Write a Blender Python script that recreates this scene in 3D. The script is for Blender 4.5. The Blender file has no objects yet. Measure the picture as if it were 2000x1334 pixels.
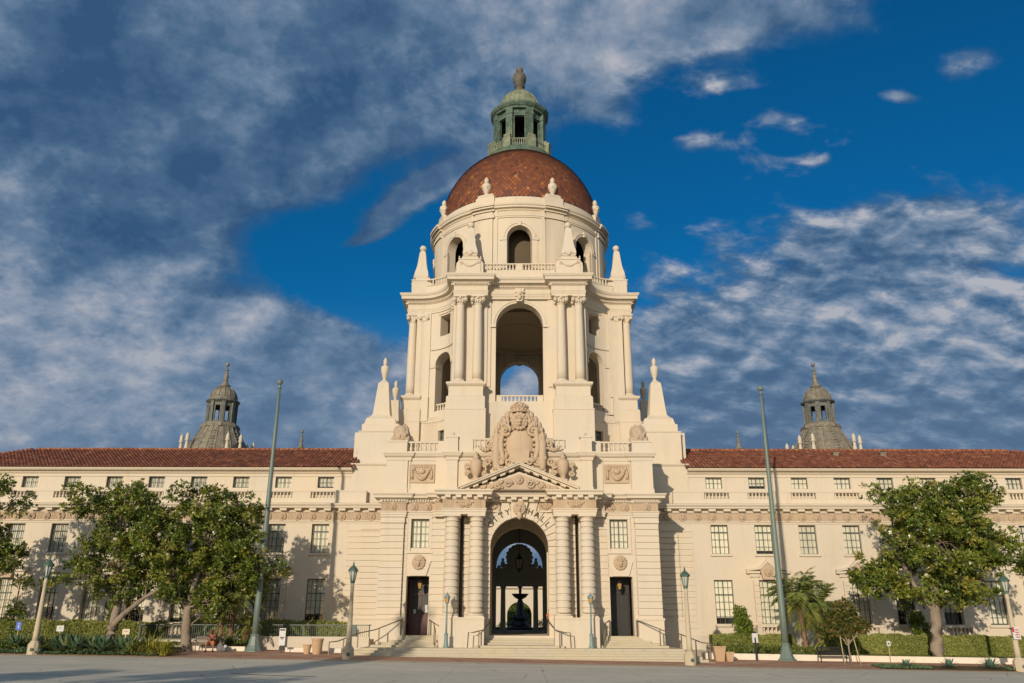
import bpy, bmesh, math, random
from mathutils import Vector, Matrix
random.seed(7)
rad = math.radians
scene = bpy.context.scene
col = scene.collection

# ------------------------------------------------------------------ camera
def make_camera():
    p, y, r = rad(18.9), rad(0.55), rad(0.2)
    fw = Vector((-math.sin(y)*math.cos(p), math.cos(y)*math.cos(p), math.sin(p)))
    rt = Vector((math.cos(y), math.sin(y), 0.0))
    up = rt.cross(fw)
    rt2 = math.cos(r)*rt + math.sin(r)*up
    up2 = -math.sin(r)*rt + math.cos(r)*up
    m = Matrix(((rt2.x, up2.x, -fw.x, 0.0), (rt2.y, up2.y, -fw.y, -80.0),
                (rt2.z, up2.z, -fw.z, 2.5), (0, 0, 0, 1)))
    cd = bpy.data.cameras.new('camera')
    cd.sensor_width = 36.0; cd.lens = 28.8
    cd.clip_start = 0.1; cd.clip_end = 3000
    co = bpy.data.objects.new('camera', cd); col.objects.link(co)
    co.matrix_world = m
    scene.camera = co
make_camera()

# ------------------------------------------------------------------ sun and exposure
SUN_EL, SUN_FROM = rad(14.5), Vector((-0.342, -0.940))
sd = bpy.data.lights.new('sun', 'SUN'); sd.energy = 3.4; sd.angle = rad(0.6); sd.color = (1.0, 0.87, 0.70)
so = bpy.data.objects.new('sun', sd); col.objects.link(so)
tosun = Vector((SUN_FROM.x*math.cos(SUN_EL), SUN_FROM.y*math.cos(SUN_EL), math.sin(SUN_EL)))
so.rotation_euler = tosun.to_track_quat('Z', 'Y').to_euler()
vs = scene.view_settings
vs.view_transform = 'Standard'; vs.look = 'None'; vs.exposure = 0.0; vs.gamma = 1.0; vs.use_curve_mapping = False

# ------------------------------------------------------------------ node helpers
class NT:
    def __init__(s, tree): s.t = tree; s.n = tree.nodes; s.l = tree.links
    def new(s, typ, **kw):
        n = s.n.new(typ)
        for k, v in kw.items(): setattr(n, k, v)
        return n
    def put(s, sock, v):
        if hasattr(v, 'is_output'): s.l.new(v, sock)
        else: sock.default_value = v
    def m(s, op, a, b=None, c=None, clamp=False):
        n = s.new('ShaderNodeMath', operation=op); n.use_clamp = clamp
        s.put(n.inputs[0], a)
        if b is not None: s.put(n.inputs[1], b)
        if c is not None: s.put(n.inputs[2], c)
        return n.outputs[0]
    def vm(s, op, a, b=None):
        n = s.new('ShaderNodeVectorMath', operation=op)
        s.put(n.inputs[0], a)
        if b is not None: s.put(n.inputs[1], b)
        return n.outputs[0]
    def mix(s, f, a, b, mode='MIX'):
        n = s.new('ShaderNodeMix', data_type='RGBA', blend_type=mode)
        s.put(n.inputs[0], f); s.put(n.inputs[6], a); s.put(n.inputs[7], b)
        return n.outputs[2]
    def noise(s, vec, scale, detail=4.0, rough=0.55, dist=0.0):
        n = s.new('ShaderNodeTexNoise')
        if vec is not None: s.l.new(vec, n.inputs['Vector'])
        n.inputs['Scale'].default_value = scale; n.inputs['Detail'].default_value = detail
        n.inputs['Roughness'].default_value = rough; n.inputs['Distortion'].default_value = dist
        return n.outputs['Fac']
    def smooth(s, v, a, b):
        n = s.new('ShaderNodeMapRange', interpolation_type='SMOOTHSTEP')
        s.put(n.inputs[0], v); n.inputs[1].default_value = a; n.inputs[2].default_value = b
        return n.outputs[0]
    def ramp(s, f, stops):
        n = s.new('ShaderNodeValToRGB'); s.l.new(f, n.inputs[0])
        e = n.color_ramp.elements
        while len(e) < len(stops): e.new(0.5)
        for i, (p, c) in enumerate(stops): e[i].position = p; e[i].color = (*c, 1)
        return n.outputs[0]

# ------------------------------------------------------------------ sky: Nishita air with banks of evening cloud
def make_world():
    w = bpy.data.worlds.new('World'); scene.world = w; w.use_nodes = True
    T = NT(w.node_tree); T.n.clear()
    out = T.new('ShaderNodeOutputWorld'); bg = T.new('ShaderNodeBackground')
    T.l.new(bg.outputs[0], out.inputs[0]); bg.inputs[1].default_value = 0.1
    sky = T.new('ShaderNodeTexSky', sky_type='NISHITA')
    sky.sun_disc = False; sky.sun_elevation = SUN_EL; sky.sun_rotation = rad(200)
    sky.air_density = 1.0; sky.dust_density = 0.6; sky.ozone_density = 2.5
    tc = T.new('ShaderNodeTexCoord'); d = tc.outputs['Generated']
    sp = T.new('ShaderNodeSeparateXYZ'); T.l.new(d, sp.inputs[0])
    dx, dy, dz = sp.outputs
    front = T.smooth(dy, -0.25, 0.45)
    # direction measured as slopes eastward (gx) and upward (gz)
    yy = T.m('MAXIMUM', T.m('ABSOLUTE', dy), 0.08)
    gx = T.m('DIVIDE', dx, yy); gz = T.m('DIVIDE', dz, yy)
    cv = T.new('ShaderNodeCombineXYZ'); T.put(cv.inputs[0], gx); T.put(cv.inputs[1], gz); T.put(cv.inputs[2], front)
    g = cv.outputs[0]
    banks = SKY_BANKS
    cov = None
    for (x, z, rx, rz, rot, amp) in banks:
        c, s_ = math.cos(rad(rot)), math.sin(rad(rot))
        ax = T.m('SUBTRACT', gx, x); az = T.m('SUBTRACT', gz, z)
        u = T.m('MULTIPLY_ADD', ax, c/rx, T.m('MULTIPLY', az, s_/rx))
        v = T.m('MULTIPLY_ADD', az, c/rz, T.m('MULTIPLY', ax, -s_/rz))
        q = T.m('MULTIPLY_ADD', u, u, T.m('MULTIPLY', v, v))
        e = T.m('MULTIPLY', T.m('POWER', 2.718, T.m('MULTIPLY', q, -1.0)), amp)
        cov = e if cov is None else T.m('ADD', cov, e)
    # cloud-deck coordinates: noise is stretched with the perspective of a flat deck
    den = T.m('MAXIMUM', T.m('ADD', dz, 0.45), 0.05)
    px = T.m('DIVIDE', dx, den); py = T.m('DIVIDE', dy, den)
    cp = T.new('ShaderNodeCombineXYZ'); T.put(cp.inputs[0], px); T.put(cp.inputs[1], py); cp.inputs[2].default_value = 3.7
    p = cp.outputs[0]
    p2 = T.vm('ADD', p, (-0.030, -0.055, 0.0))
    puff = T.m('MULTIPLY', T.smooth(gx, 0.05, 0.22), T.smooth(gz, 0.88, 0.72))   # small cells to the right, soft sheets elsewhere
    def nz(vec, sc, det, ro, di, amp): return T.m('MULTIPLY', T.m('SUBTRACT', T.noise(vec, sc, det, ro, di), 0.5), amp)
    def cells(vec):
        w = T.vm('MULTIPLY', vec, (0.82, 1.18, 1.0))
        return T.m('ADD', nz(w, 19.0, 6.0, 0.56, 0.25, 3.4), nz(w, 6.0, 3.0, 0.5, 0.0, 1.1))
    def field(vec):
        soft = T.m('ADD', nz(vec, 3.6, 10.0, 0.60, 0.0, 3.1), nz(vec, 10.0, 7.0, 0.62, 0.2, 1.35))
        return soft, cells(vec)
    def blend(a, b): return T.m('ADD', a, T.m('MULTIPLY', T.m('SUBTRACT', b, a), puff))
    s1, c1 = field(p); s2, _ = field(p2); c2 = cells(T.vm('ADD', p, (-0.014, -0.030, 0.0)))
    f1 = blend(s1, c1); f2 = blend(s2, c2)
    back = T.m('MULTIPLY', T.m('SUBTRACT', 1.0, front), 0.5)
    tot = T.m('ADD', T.m('ADD', cov, blend(s1, T.m('MULTIPLY', c1, 0.62))), T.m('SUBTRACT', back, 0.62))
    dens = T.smooth(tot, -0.22, 0.60)
    # the west and top sides of each puff catch the low sun
    lit = T.m('MULTIPLY_ADD', T.m('SUBTRACT', f1, f2), T.m('MULTIPLY_ADD', puff, -0.18, 0.80), 0.41)
    lit = T.m('ADD', lit, T.m('MULTIPLY', T.m('SUBTRACT', 1.0, puff), nz(p, 26.0, 6.0, 0.65, 0.3, 0.34)))
    thick = T.smooth(tot, 0.5, 2.0)
    big = T.noise(p, 2.6, 7.0, 0.6)
    lit = T.m('SUBTRACT', lit, T.m('MULTIPLY', thick, 0.14))
    lit = T.m('ADD', lit, T.m('MULTIPLY', T.m('SUBTRACT', big, 0.5), 1.5))
    lit = T.m('SUBTRACT', lit, T.m('MULTIPLY', T.m('SUBTRACT', 1.0, T.smooth(tot, 0.0, 0.9)), 0.22))
    lit = T.m('ADD', lit, T.m('MULTIPLY', puff, T.m('SUBTRACT', 0.12, T.m('MULTIPLY', T.smooth(gz, 0.40, 0.18), 0.22))))
    lit = T.m('ADD', lit, T.m('MULTIPLY', T.m('MULTIPLY', T.smooth(gz, 0.55, 0.3), T.smooth(gx, 0.1, -0.2)), 0.27), clamp=True)
    cloud = T.ramp(lit, [(0.0, (0.38, 0.92, 1.95)), (0.30, (0.72, 1.42, 2.5)), (0.55, (1.45, 2.2, 3.3)), (0.8, (2.9, 3.4, 4.3)), (1.0, (4.6, 4.7, 5.1))])
    cloud = T.mix(T.m('MULTIPLY', T.smooth(gz, 0.46, 0.14), 0.42), cloud, (1.75, 2.45, 3.5, 1))
    blue = T.mix(1.0, sky.outputs[0], (0.03, 0.55, 0.88, 1), 'MULTIPLY')
    blue = T.mix(T.smooth(gz, 0.42, 0.10), blue, (1.0, 2.25, 4.0, 1))
    air = T.mix(front, sky.outputs[0], blue)
    cloud = T.mix(front, T.mix(1.0, cloud, (3.2, 2.6, 2.05, 1), 'MULTIPLY'), cloud)
    res = T.mix(T.m('MULTIPLY', dens, 0.94), air, cloud)
    T.l.new(res, bg.inputs[0])
# slope centre (x, z), radii, tilt, strength of each bank of cloud
SKY_BANKS = [(-.62, .80, .46, .26, 0, 1.4), (.02, .86, .42, .10, -3, 1.2), (.33, .87, .22, .07, 10, 1.15), (.10, .745, .10, .05, -10, .45),
    (-.58, .58, .30, .16, 0, 1.15), (-.27, .63, .20, .065, 22, 1.1), (-.66, .34, .27, .24, 0, 1.35), (-.45, .22, .30, .10, 0, 1.1),
    (-.27, .345, .16, .042, -16, 1.1), (-.27, .24, .20, .095, -5, 1.2), (-.15, .55, .085, .022, 36, 1.9), (-.205, .490, .05, .013, 22, 1.4), (-.12, .575, .06, .02, 20, .8),
    (-.04, .63, .10, .04, 15, .7), (-.27, .465, .15, .06, -15, -.75), (-.12, .42, .12, .07, 0, -.6),
    (.54, .50, .23, .075, 8, 1.15), (.47, .37, .30, .115, 0, 1.35), (.22, .29, .16, .085, 0, 1.15), (.55, .21, .40, .13, 0, 1.8),
    (.15, .19, .14, .09, 0, 1.2), (0, .10, .30, .06, 0, 1.9), (0, .26, .06, .03, 0, .8),
    (.28, .735, .05, .02, 0, .75), (.27, .635, .06, .017, 8, .85), (.38, .675, .06, .026, -15, .75),
    (.65, .77, .07, .03, 35, .75), (.55, .71, .028, .013, -10, .9), (.41, .61, .03, .012, 0, .7), (.34, .61, .04, .012, 0, .65), (.12, .70, .06, .03, -15, .6)]
make_world()
# ------------------------------------------------------------------ mesh building
class MB:
    def __init__(s): s.v = []; s.f = []; s.t = []; s.sm = []; s.cur = 0.0; s.smooth = False
    def add(s, vs, fs, tint=None):
        o = len(s.v); s.v.extend(vs)
        for f in fs:
            s.f.append([i+o for i in f]); s.t.append(s.cur if tint is None else tint); s.sm.append(s.smooth)
    def quad(s, a, b, c, d): s.add([a, b, c, d], [(0, 1, 2, 3)])
    def box(s, x0, x1, y0, y1, z0, z1):
        s.add([(x0,y0,z0),(x1,y0,z0),(x1,y1,z0),(x0,y1,z0),(x0,y0,z1),(x1,y0,z1),(x1,y1,z1),(x0,y1,z1)],
              [(0,3,2,1),(4,5,6,7),(0,1,5,4),(1,2,6,5),(2,3,7,6),(3,0,4,7)])
    def frustum(s, x0, x1, y0, y1, z0, X0, X1, Y0, Y1, z1):
        s.add([(x0,y0,z0),(x1,y0,z0),(x1,y1,z0),(x0,y1,z0),(X0,Y0,z1),(X1,Y0,z1),(X1,Y1,z1),(X0,Y1,z1)],
              [(0,3,2,1),(4,5,6,7),(0,1,5,4),(1,2,6,5),(2,3,7,6),(3,0,4,7)])
    def lathe(s, prof, c=(0,0,0), n=16, rot=0.0, smooth=None, cap=True):
        old = s.smooth
        if smooth is not None: s.smooth = smooth
        vs = []; fs = []
        for (r, z) in prof:
            for k in range(n):
                a = rot+2*math.pi*k/n
                vs.append((c[0]+r*math.cos(a), c[1]+r*math.sin(a), c[2]+z))
        for i in range(len(prof)-1):
            for k in range(n):
                k2 = (k+1) % n
                fs.append((i*n+k, i*n+k2, (i+1)*n+k2, (i+1)*n+k))
        if cap:
            if prof[0][0] > 1e-4: fs.append(tuple(range(n-1, -1, -1)))
            if prof[-1][0] > 1e-4: fs.append(tuple((len(prof)-1)*n+k for k in range(n)))
        s.add(vs, fs); s.smooth = old
    def ball(s, c, r, n=10, m=6, sc=(1,1,1), rot=None):
        old = s.smooth; s.smooth = True
        vs = []; fs = []
        for i in range(m+1):
            th = math.pi*i/m
            for k in range(n):
                a = 2*math.pi*k/n
                p = Vector((math.sin(th)*math.cos(a)*r*sc[0], math.sin(th)*math.sin(a)*r*sc[1], -math.cos(th)*r*sc[2]))
                if rot is not None: p = rot @ p
                vs.append((c[0]+p.x, c[1]+p.y, c[2]+p.z))
        for i in range(m):
            for k in range(n):
                k2 = (k+1) % n
                fs.append((i*n+k, i*n+k2, (i+1)*n+k2, (i+1)*n+k))
        s.add(vs, fs); s.smooth = old
    def tube(s, pts, rads, n=8, smooth=True):
        if not hasattr(rads, '__len__'): rads = [rads]*len(pts)
        pts = [Vector(p) for p in pts]
        vs = []; fs = []
        ref = Vector((0.13, 0.31, 0.94))
        for i, p in enumerate(pts):
            t = (pts[min(i+1, len(pts)-1)]-pts[max(i-1, 0)])
            if t.length < 1e-6: t = Vector((0, 0, 1))
            t.normalize()
            rf = ref if abs(t.dot(ref)) < 0.95 else Vector((1, 0, 0))
            u = t.cross(rf).normalized(); w = t.cross(u)
            for k in range(n):
                a = 2*math.pi*k/n
                q = p+(u*math.cos(a)+w*math.sin(a))*rads[i]
                vs.append(tuple(q))
        for i in range(len(pts)-1):
            for k in range(n):
                k2 = (k+1) % n
                fs.append((i*n+k, i*n+k2, (i+1)*n+k2, (i+1)*n+k))
        fs.append(tuple(range(n-1, -1, -1))); fs.append(tuple((len(pts)-1)*n+k for k in range(n)))
        old = s.smooth; s.smooth = smooth; s.add(vs, fs); s.smooth = old
    def prism(s, poly, a, b, axis='y'):
        n = len(poly)
        def P(u, v, w):
            return (u, w, v) if axis == 'y' else ((u, v, w) if axis == 'z' else (w, u, v))
        vs = [P(u, v, a) for u, v in poly]+[P(u, v, b) for u, v in poly]
        fs = [tuple(range(n)), tuple(range(2*n-1, n-1, -1))]
        for k in range(n):
            k2 = (k+1) % n
            fs.append((k, n+k, n+k2, k2))
        s.add(vs, fs)
    def merge(s, o, mat=None):
        vs = o.v if mat is None else [tuple(mat @ Vector(p)) for p in o.v]
        k = len(s.v); s.v.extend(vs)
        for f, t, sm in zip(o.f, o.t, o.sm):
            s.f.append([i+k for i in f]); s.t.append(t); s.sm.append(sm)
    def panel(s, s0, s1, z0, z1, ops, t, fm, ns=1, ends=True):
        cuts = set(round(s0+(s1-s0)*i/ns, 5) for i in range(ns+1))
        for (c, hw, zb, zs, kind) in ops:
            cuts.add(round(c-hw, 5)); cuts.add(round(c+hw, 5))
            if kind == 'arch':
                for k in range(1, 16): cuts.add(round(c-hw*math.cos(math.pi*k/16), 5))
        cs = sorted(cuts); cs = [cs[0]]+[b for a, b in zip(cs, cs[1:]) if b-a > 1e-4]
        def top(o, x):
            if o[4] == 'arch': return o[3]+math.sqrt(max(0.0, o[1]**2-(x-o[0])**2))
            return o[3]
        for a, b in zip(cs, cs[1:]):
            m = (a+b)/2
            lo = sorted([o for o in ops if abs(m-o[0]) < o[1]], key=lambda o: o[2])
            ca = cb = z0
            for o in lo:
                if o[2] > ca+1e-5:
                    for dp in (0, t): s.quad(fm(a,dp,ca), fm(b,dp,cb), fm(b,dp,o[2]), fm(a,dp,o[2]))
                    s.quad(fm(a,0,o[2]), fm(b,0,o[2]), fm(b,t,o[2]), fm(a,t,o[2]))
                ca, cb = top(o, a), top(o, b)
                s.quad(fm(a,0,ca), fm(a,t,ca), fm(b,t,cb), fm(b,0,cb))
            for dp in (0, t): s.quad(fm(a,dp,ca), fm(b,dp,cb), fm(b,dp,z1), fm(a,dp,z1))
            s.quad(fm(a,0,z1), fm(b,0,z1), fm(b,t,z1), fm(a,t,z1))
        for o in ops:
            for x in (o[0]-o[1], o[0]+o[1]):
                zt = o[3]
                s.quad(fm(x,0,o[2]), fm(x,t,o[2]), fm(x,t,zt), fm(x,0,zt))
        if ends:
            for x in (s0, s1): s.quad(fm(x,0,z0), fm(x,t,z0), fm(x,t,z1), fm(x,0,z1))
    def sweep(s, path, prof, closed=False):
        n = len(path); pos = []
        for i in range(n):
            p = Vector(path[i])
            ns = []
            if closed or i > 0:
                d = p-Vector(path[i-1]); d.normalize(); ns.append(Vector((d.y, -d.x)))
            if closed or i < n-1:
                d = Vector(path[(i+1) % n])-p; d.normalize(); ns.append(Vector((d.y, -d.x)))
            if len(ns) == 2: m = (ns[0]+ns[1])/max(0.25, 1+ns[0].dot(ns[1]))
            else: m = ns[0]
            pos.append((p, m))
        k = len(prof); vs = []; fs = []
        for p, m in pos:
            for (o, z) in prof:
                q = p+m*o; vs.append((q.x, q.y, z))
        for i in range(n if closed else n-1):
            j = (i+1) % n
            for a in range(k-1):
                fs.append((i*k+a, j*k+a, j*k+a+1, i*k+a+1))
        if not closed:
            fs.append(tuple(range(k))); fs.append(tuple((n-1)*k+a for a in range(k-1, -1, -1)))
        s.add(vs, fs)
    def along(s, path, pitch, w, o0, o1, z0, z1, closed=False, off=0.5):
        pts = [Vector(p) for p in path]
        if closed: pts.append(pts[0])
        for a, b in zip(pts, pts[1:]):
            L = (b-a).length
            if L < pitch*0.6: cnt = 1 if L > w else 0
            else: cnt = max(1, int(round(L/pitch)))
            if not cnt: continue
            d = (b-a)/L; nn = Vector((d.y, -d.x))
            for i in range(cnt):
                c = a+d*(L*(i+off)/cnt)
                q = [c-d*w/2+nn*o0, c+d*w/2+nn*o0, c+d*w/2+nn*o1, c-d*w/2+nn*o1]
                s.add([(p.x,p.y,z0) for p in q]+[(p.x,p.y,z1) for p in q],
                      [(0,3,2,1),(4,5,6,7),(0,1,5,4),(1,2,6,5),(2,3,7,6),(3,0,4,7)])
    def build(s, name, mat, parent=None, recalc=True, loc=None):
        me = bpy.data.meshes.new(name); me.from_pydata(s.v, [], s.f); me.update()
        if recalc:
            bm = bmesh.new(); bm.from_mesh(me); bmesh.ops.recalc_face_normals(bm, faces=bm.faces); bm.to_mesh(me); bm.free()
        me.polygons.foreach_set('use_smooth', s.sm)
        if any(s.t):
            a = me.attributes.new('tint', 'FLOAT', 'FACE'); a.data.foreach_set('value', s.t)
        me.materials.append(mat)
        o = bpy.data.objects.new(name, me); col.objects.link(o)
        if parent is not None: o.parent = parent
        if loc is not None: o.location = loc
        return o

def tag(o, label, cat, group=None, kind=None):
    if label: o['label'] = label
    if cat: o['category'] = cat
    if group: o['group'] = group
    if kind: o['kind'] = kind
    return o
def empty(name, loc, label, cat, group=None, rz=0.0):
    o = bpy.data.objects.new(name, None); col.objects.link(o)
    o.location = loc; o.rotation_euler = (0, 0, rz); o.empty_display_size = 0.3
    return tag(o, label, cat, group)
def structure(o): o['kind'] = 'structure'; return o
def dup(o, parent=None, **kw):
    c = o.copy(); col.objects.link(c)
    if parent is not None: c.parent = parent
    for ch in list(o.children): dup(ch, c)
    for k, v in kw.items():
        if k in ('location', 'rotation_euler', 'scale'): setattr(c, k, v)
        else: c[k] = v
    return c
def arc(cx, cy, r, a0, a1, n): return [(cx+r*math.cos(rad(a0+(a1-a0)*i/n)), cy+r*math.sin(rad(a0+(a1-a0)*i/n))) for i in range(n+1)]
def rot90(pts, k):
    c, s_ = [(1,0),(0,1),(-1,0),(0,-1)][k % 4]
    return [(x*c-y*s_, x*s_+y*c) for x, y in pts]
def flat(y): return lambda s_, dp, z: (s_, y+dp, z)

# ------------------------------------------------------------------ materials
def base_mat(name, rough=0.85, spec=0.3):
    m = bpy.data.materials.new(name); m.use_nodes = True
    T = NT(m.node_tree); b = T.n['Principled BSDF']
    b.inputs['Roughness'].default_value = rough; b.inputs['Specular IOR Level'].default_value = spec
    return m, T, b
def obj_coord(T): return T.new('ShaderNodeTexCoord').outputs['Object']
def world_coord(T): return T.new('ShaderNodeNewGeometry').outputs['Position']
def stretch(T, v, s3): return T.vm('MULTIPLY', v, s3)
def bump(T, b, h, dist, strength=0.5):
    n = T.new('ShaderNodeBump'); n.inputs['Strength'].default_value = strength; n.inputs['Distance'].default_value = dist
    T.l.new(h, n.inputs['Height']); T.l.new(n.outputs[0], b.inputs['Normal'])
def mat_stone(name, c, stain=(0.80, 0.76, 0.70), amt=0.5, rough=0.9, bm=0.01, fine=14.0):
    m, T, b = base_mat(name, rough, 0.2)
    v = world_coord(T)
    n1 = T.noise(v, 0.28, 5, 0.6); n2 = T.noise(stretch(T, v, (1.6, 1.6, 0.16)), 1.0, 6, 0.62); n3 = T.noise(v, fine, 4, 0.6)
    n4 = T.noise(stretch(T, v, (5.0, 5.0, 0.35)), 1.0, 5, 0.65); n5 = T.noise(v, 1.1, 7, 0.68)
    c1 = T.mix(T.smooth(n1, 0.35, 0.7), (c[0], c[1], c[2], 1), (c[0]*1.06, c[1]*1.02, c[2]*0.95, 1))
    c1 = T.mix(T.m('MULTIPLY', T.smooth(n5, 0.50, 0.72), amt*0.55), c1, T.mix(1.0, c1, (0.86, 0.83, 0.79, 1), 'MULTIPLY'))
    c2 = T.mix(T.m('MULTIPLY', T.smooth(n2, 0.50, 0.80), amt), c1, T.mix(1.0, c1, (*stain, 1), 'MULTIPLY'))
    c2 = T.mix(T.m('MULTIPLY', T.smooth(n4, 0.56, 0.78), amt*0.8), c2, T.mix(1.0, c2, (*[x*0.93 for x in stain], 1), 'MULTIPLY'))
    c3 = T.mix(T.m('MULTIPLY', n3, 0.22), c2, T.mix(1.0, c2, (0.78, 0.77, 0.75, 1), 'MULTIPLY'))
    # darker where the surface is concave, as in joints and carving
    crease = T.new('ShaderNodeNewGeometry').outputs['Pointiness']
    c3 = T.mix(T.m('MULTIPLY', T.smooth(crease, 0.49, 0.40), 0.35), c3, T.mix(1.0, c3, (0.6, 0.55, 0.5, 1), 'MULTIPLY'))
    T.l.new(c3, b.inputs['Base Color'])
    bump(T, b, T.m('ADD', T.m('MULTIPLY', n3, 0.6), T.noise(v, 3.0, 3, 0.5)), bm)
    return m
def mat_tint(name, stops, rough=0.6, spec=0.3, trans=0.0, noise=None):
    m, T, b = base_mat(name, rough, spec)
    a = T.new('ShaderNodeAttribute'); a.attribute_name = 'tint'
    c = T.ramp(a.outputs['Fac'], stops)
    if noise:
        n = T.noise(world_coord(T), noise, 4, 0.6)
        c = T.mix(T.smooth(n, 0.45, 0.8), c, T.mix(1.0, c, (0.62, 0.6, 0.6, 1), 'MULTIPLY'))
    T.l.new(c, b.inputs['Base Color'])
    if trans:
        tr = T.new('ShaderNodeBsdfTranslucent'); T.l.new(T.mix(1.0, c, (1.3, 1.25, 0.6, 1), 'MULTIPLY'), tr.inputs[0])
        mx = T.new('ShaderNodeMixShader'); mx.inputs[0].default_value = trans
        T.l.new(b.outputs[0], mx.inputs[1]); T.l.new(tr.outputs[0], mx.inputs[2])
        T.l.new(mx.outputs[0], T.n['Material Output'].inputs[0])
    return m
def mat_plain(name, c, rough=0.6, spec=0.4, metal=0.0, var=0.15, sc=6.0, bm=0.0):
    m, T, b = base_mat(name, rough, spec)
    b.inputs['Metallic'].default_value = metal
    n = T.noise(world_coord(T), sc, 5, 0.6)
    T.l.new(T.mix(n, (*[x*(1+var) for x in c], 1), (*[x*(1-var) for x in c], 1)), b.inputs['Base Color'])
    if bm: bump(T, b, n, bm)
    return m
def mat_patina(name, c1, c2, c3, rough=0.7):
    m, T, b = base_mat(name, rough, 0.3)
    v = world_coord(T)
    n1 = T.noise(v, 1.4, 6, 0.65); n2 = T.noise(stretch(T, v, (4, 4, 0.6)), 1.3, 6, 0.65)
    c = T.mix(T.smooth(n1, 0.38, 0.62), (*c1, 1), (*c2, 1))
    c = T.mix(T.smooth(n2, 0.5, 0.68), c, (*c3, 1))
    T.l.new(c, b.inputs['Base Color']); bump(T, b, n2, 0.02)
    return m
def mat_glass():
    m = bpy.data.materials.new('window_glass'); m.use_nodes = True
    T = NT(m.node_tree); T.n.clear()
    o = T.new('ShaderNodeOutputMaterial'); mx = T.new('ShaderNodeMixShader')
    fr = T.new('ShaderNodeFresnel'); fr.inputs[0].default_value = 1.5
    tr = T.new('ShaderNodeBsdfTransparent'); tr.inputs[0].default_value = (0.98, 0.97, 0.93, 1)
    gl = T.new('ShaderNodeBsdfGlossy'); gl.inputs['Roughness'].default_value = 0.03
    T.l.new(T.m('MULTIPLY', fr.outputs[0], 0.8, clamp=True), mx.inputs[0]); T.l.new(tr.outputs[0], mx.inputs[1]); T.l.new(gl.outputs[0], mx.inputs[2])
    T.l.new(mx.outputs[0], o.inputs[0])
    return m
STONE = mat_stone('cream_plaster', (0.655, 0.57, 0.445), amt=0.40)
STONE_W = mat_stone('weathered_cream_plaster', (0.62, 0.545, 0.43), amt=0.9)
TERRA = mat_stone('pink_cast_stone', (0.53, 0.41, 0.29), stain=(0.72, 0.66, 0.6), amt=0.7, bm=0.02, fine=9.0)
STEP = mat_stone('step_granite', (0.53, 0.465, 0.34), stain=(0.75, 0.75, 0.74), amt=0.7)
def mat_roof():
    m, T, b = base_mat('clay_barrel_tile', 0.75, 0.25)
    a = T.new('ShaderNodeAttribute'); a.attribute_name = 'tint'
    c = T.ramp(a.outputs['Fac'], [(0.0, (0.15, 0.058, 0.036)), (0.35, (0.22, 0.080, 0.045)), (0.7, (0.31, 0.112, 0.058)), (0.9, (0.42, 0.185, 0.095)), (1.0, (0.20, 0.11, 0.08))])
    n = T.noise(world_coord(T), 3.0, 5, 0.6)
    T.l.new(T.mix(T.smooth(n, 0.4, 0.75), c, T.mix(1.0, c, (0.55, 0.52, 0.55, 1), 'MULTIPLY')), b.inputs['Base Color'])
    return m
ROOF = mat_roof()
DOME = mat_tint('glazed_dome_tile', [(0.0, (0.11, 0.052, 0.046)), (0.3, (0.20, 0.078, 0.046)), (0.6, (0.31, 0.108, 0.045)), (0.85, (0.38, 0.14, 0.045)), (1.0, (0.50, 0.24, 0.075))], 0.55, 0.35)
COPPER = mat_patina('green_copper_patina', (0.055, 0.095, 0.07), (0.11, 0.16, 0.115), (0.20, 0.215, 0.14))
FINIAL = mat_patina('brown_grey_bronze', (0.10, 0.085, 0.065), (0.17, 0.145, 0.11), (0.08, 0.08, 0.065))
COPPER_L = mat_patina('pale_copper_patina', (0.17, 0.205, 0.13), (0.27, 0.29, 0.185), (0.20, 0.185, 0.12))
GREYSTONE = mat_patina('grey_lead_sheet', (0.185, 0.16, 0.12), (0.285, 0.25, 0.18), (0.125, 0.12, 0.10))
DARKLEAD = mat_patina('dark_lead_sheet', (0.10, 0.11, 0.10), (0.17, 0.17, 0.145), (0.23, 0.21, 0.16))
FRAME = mat_plain('green_steel_window_frame', (0.075, 0.095, 0.075), 0.5)
GLASS = mat_glass()
def mat_blind():
    m, T, b = base_mat('cream_window_blind', 0.9, 0.1)
    n = T.noise(stretch(T, world_coord(T), (3.5, 1, 0.25)), 1.6, 4, 0.6)
    T.l.new(T.mix(T.m('MULTIPLY_ADD', T.new('ShaderNodeObjectInfo').outputs['Random'], 0.6, T.m('MULTIPLY', n, 0.5)), (0.88, 0.84, 0.70, 1), (0.52, 0.50, 0.42, 1)), b.inputs['Base Color'])
    return m
BLIND = mat_blind()
DARK = mat_plain('unlit_room_dark', (0.03, 0.027, 0.022), 0.9, 0.1)  # near-black colour stands in for the shade of rooms and recesses
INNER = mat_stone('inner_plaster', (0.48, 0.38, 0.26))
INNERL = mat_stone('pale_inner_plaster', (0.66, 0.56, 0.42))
WOOD = mat_plain('red_brown_door_wood', (0.085, 0.020, 0.010), 0.4, 0.5, var=0.35, sc=3.0)
BRONZE = mat_plain('dark_bronze', (0.045, 0.042, 0.038), 0.45, 0.5, 0.6, var=0.4, sc=4.0)
RAILM = mat_plain('brown_bronze_rail', (0.17, 0.13, 0.085), 0.5, 0.5, 0.3)
VERDI = mat_plain('verdigris_metal', (0.085, 0.148, 0.105), 0.5, 0.4, 0.2, var=0.3)
POLEG = mat_plain('grey_green_paint', (0.155, 0.20, 0.165), 0.45, 0.4, 0.0, var=0.1, sc=1.5)
BLUEG = mat_plain('blue_green_paint', (0.20, 0.275, 0.265), 0.5, 0.4, 0.0, var=0.15)
CONC = mat_stone('lamp_concrete', (0.55, 0.46, 0.33), bm=0.004)
GLAZE = mat_plain('milky_lamp_glass', (0.50, 0.50, 0.42), 0.15, 0.5, var=0.1)
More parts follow.
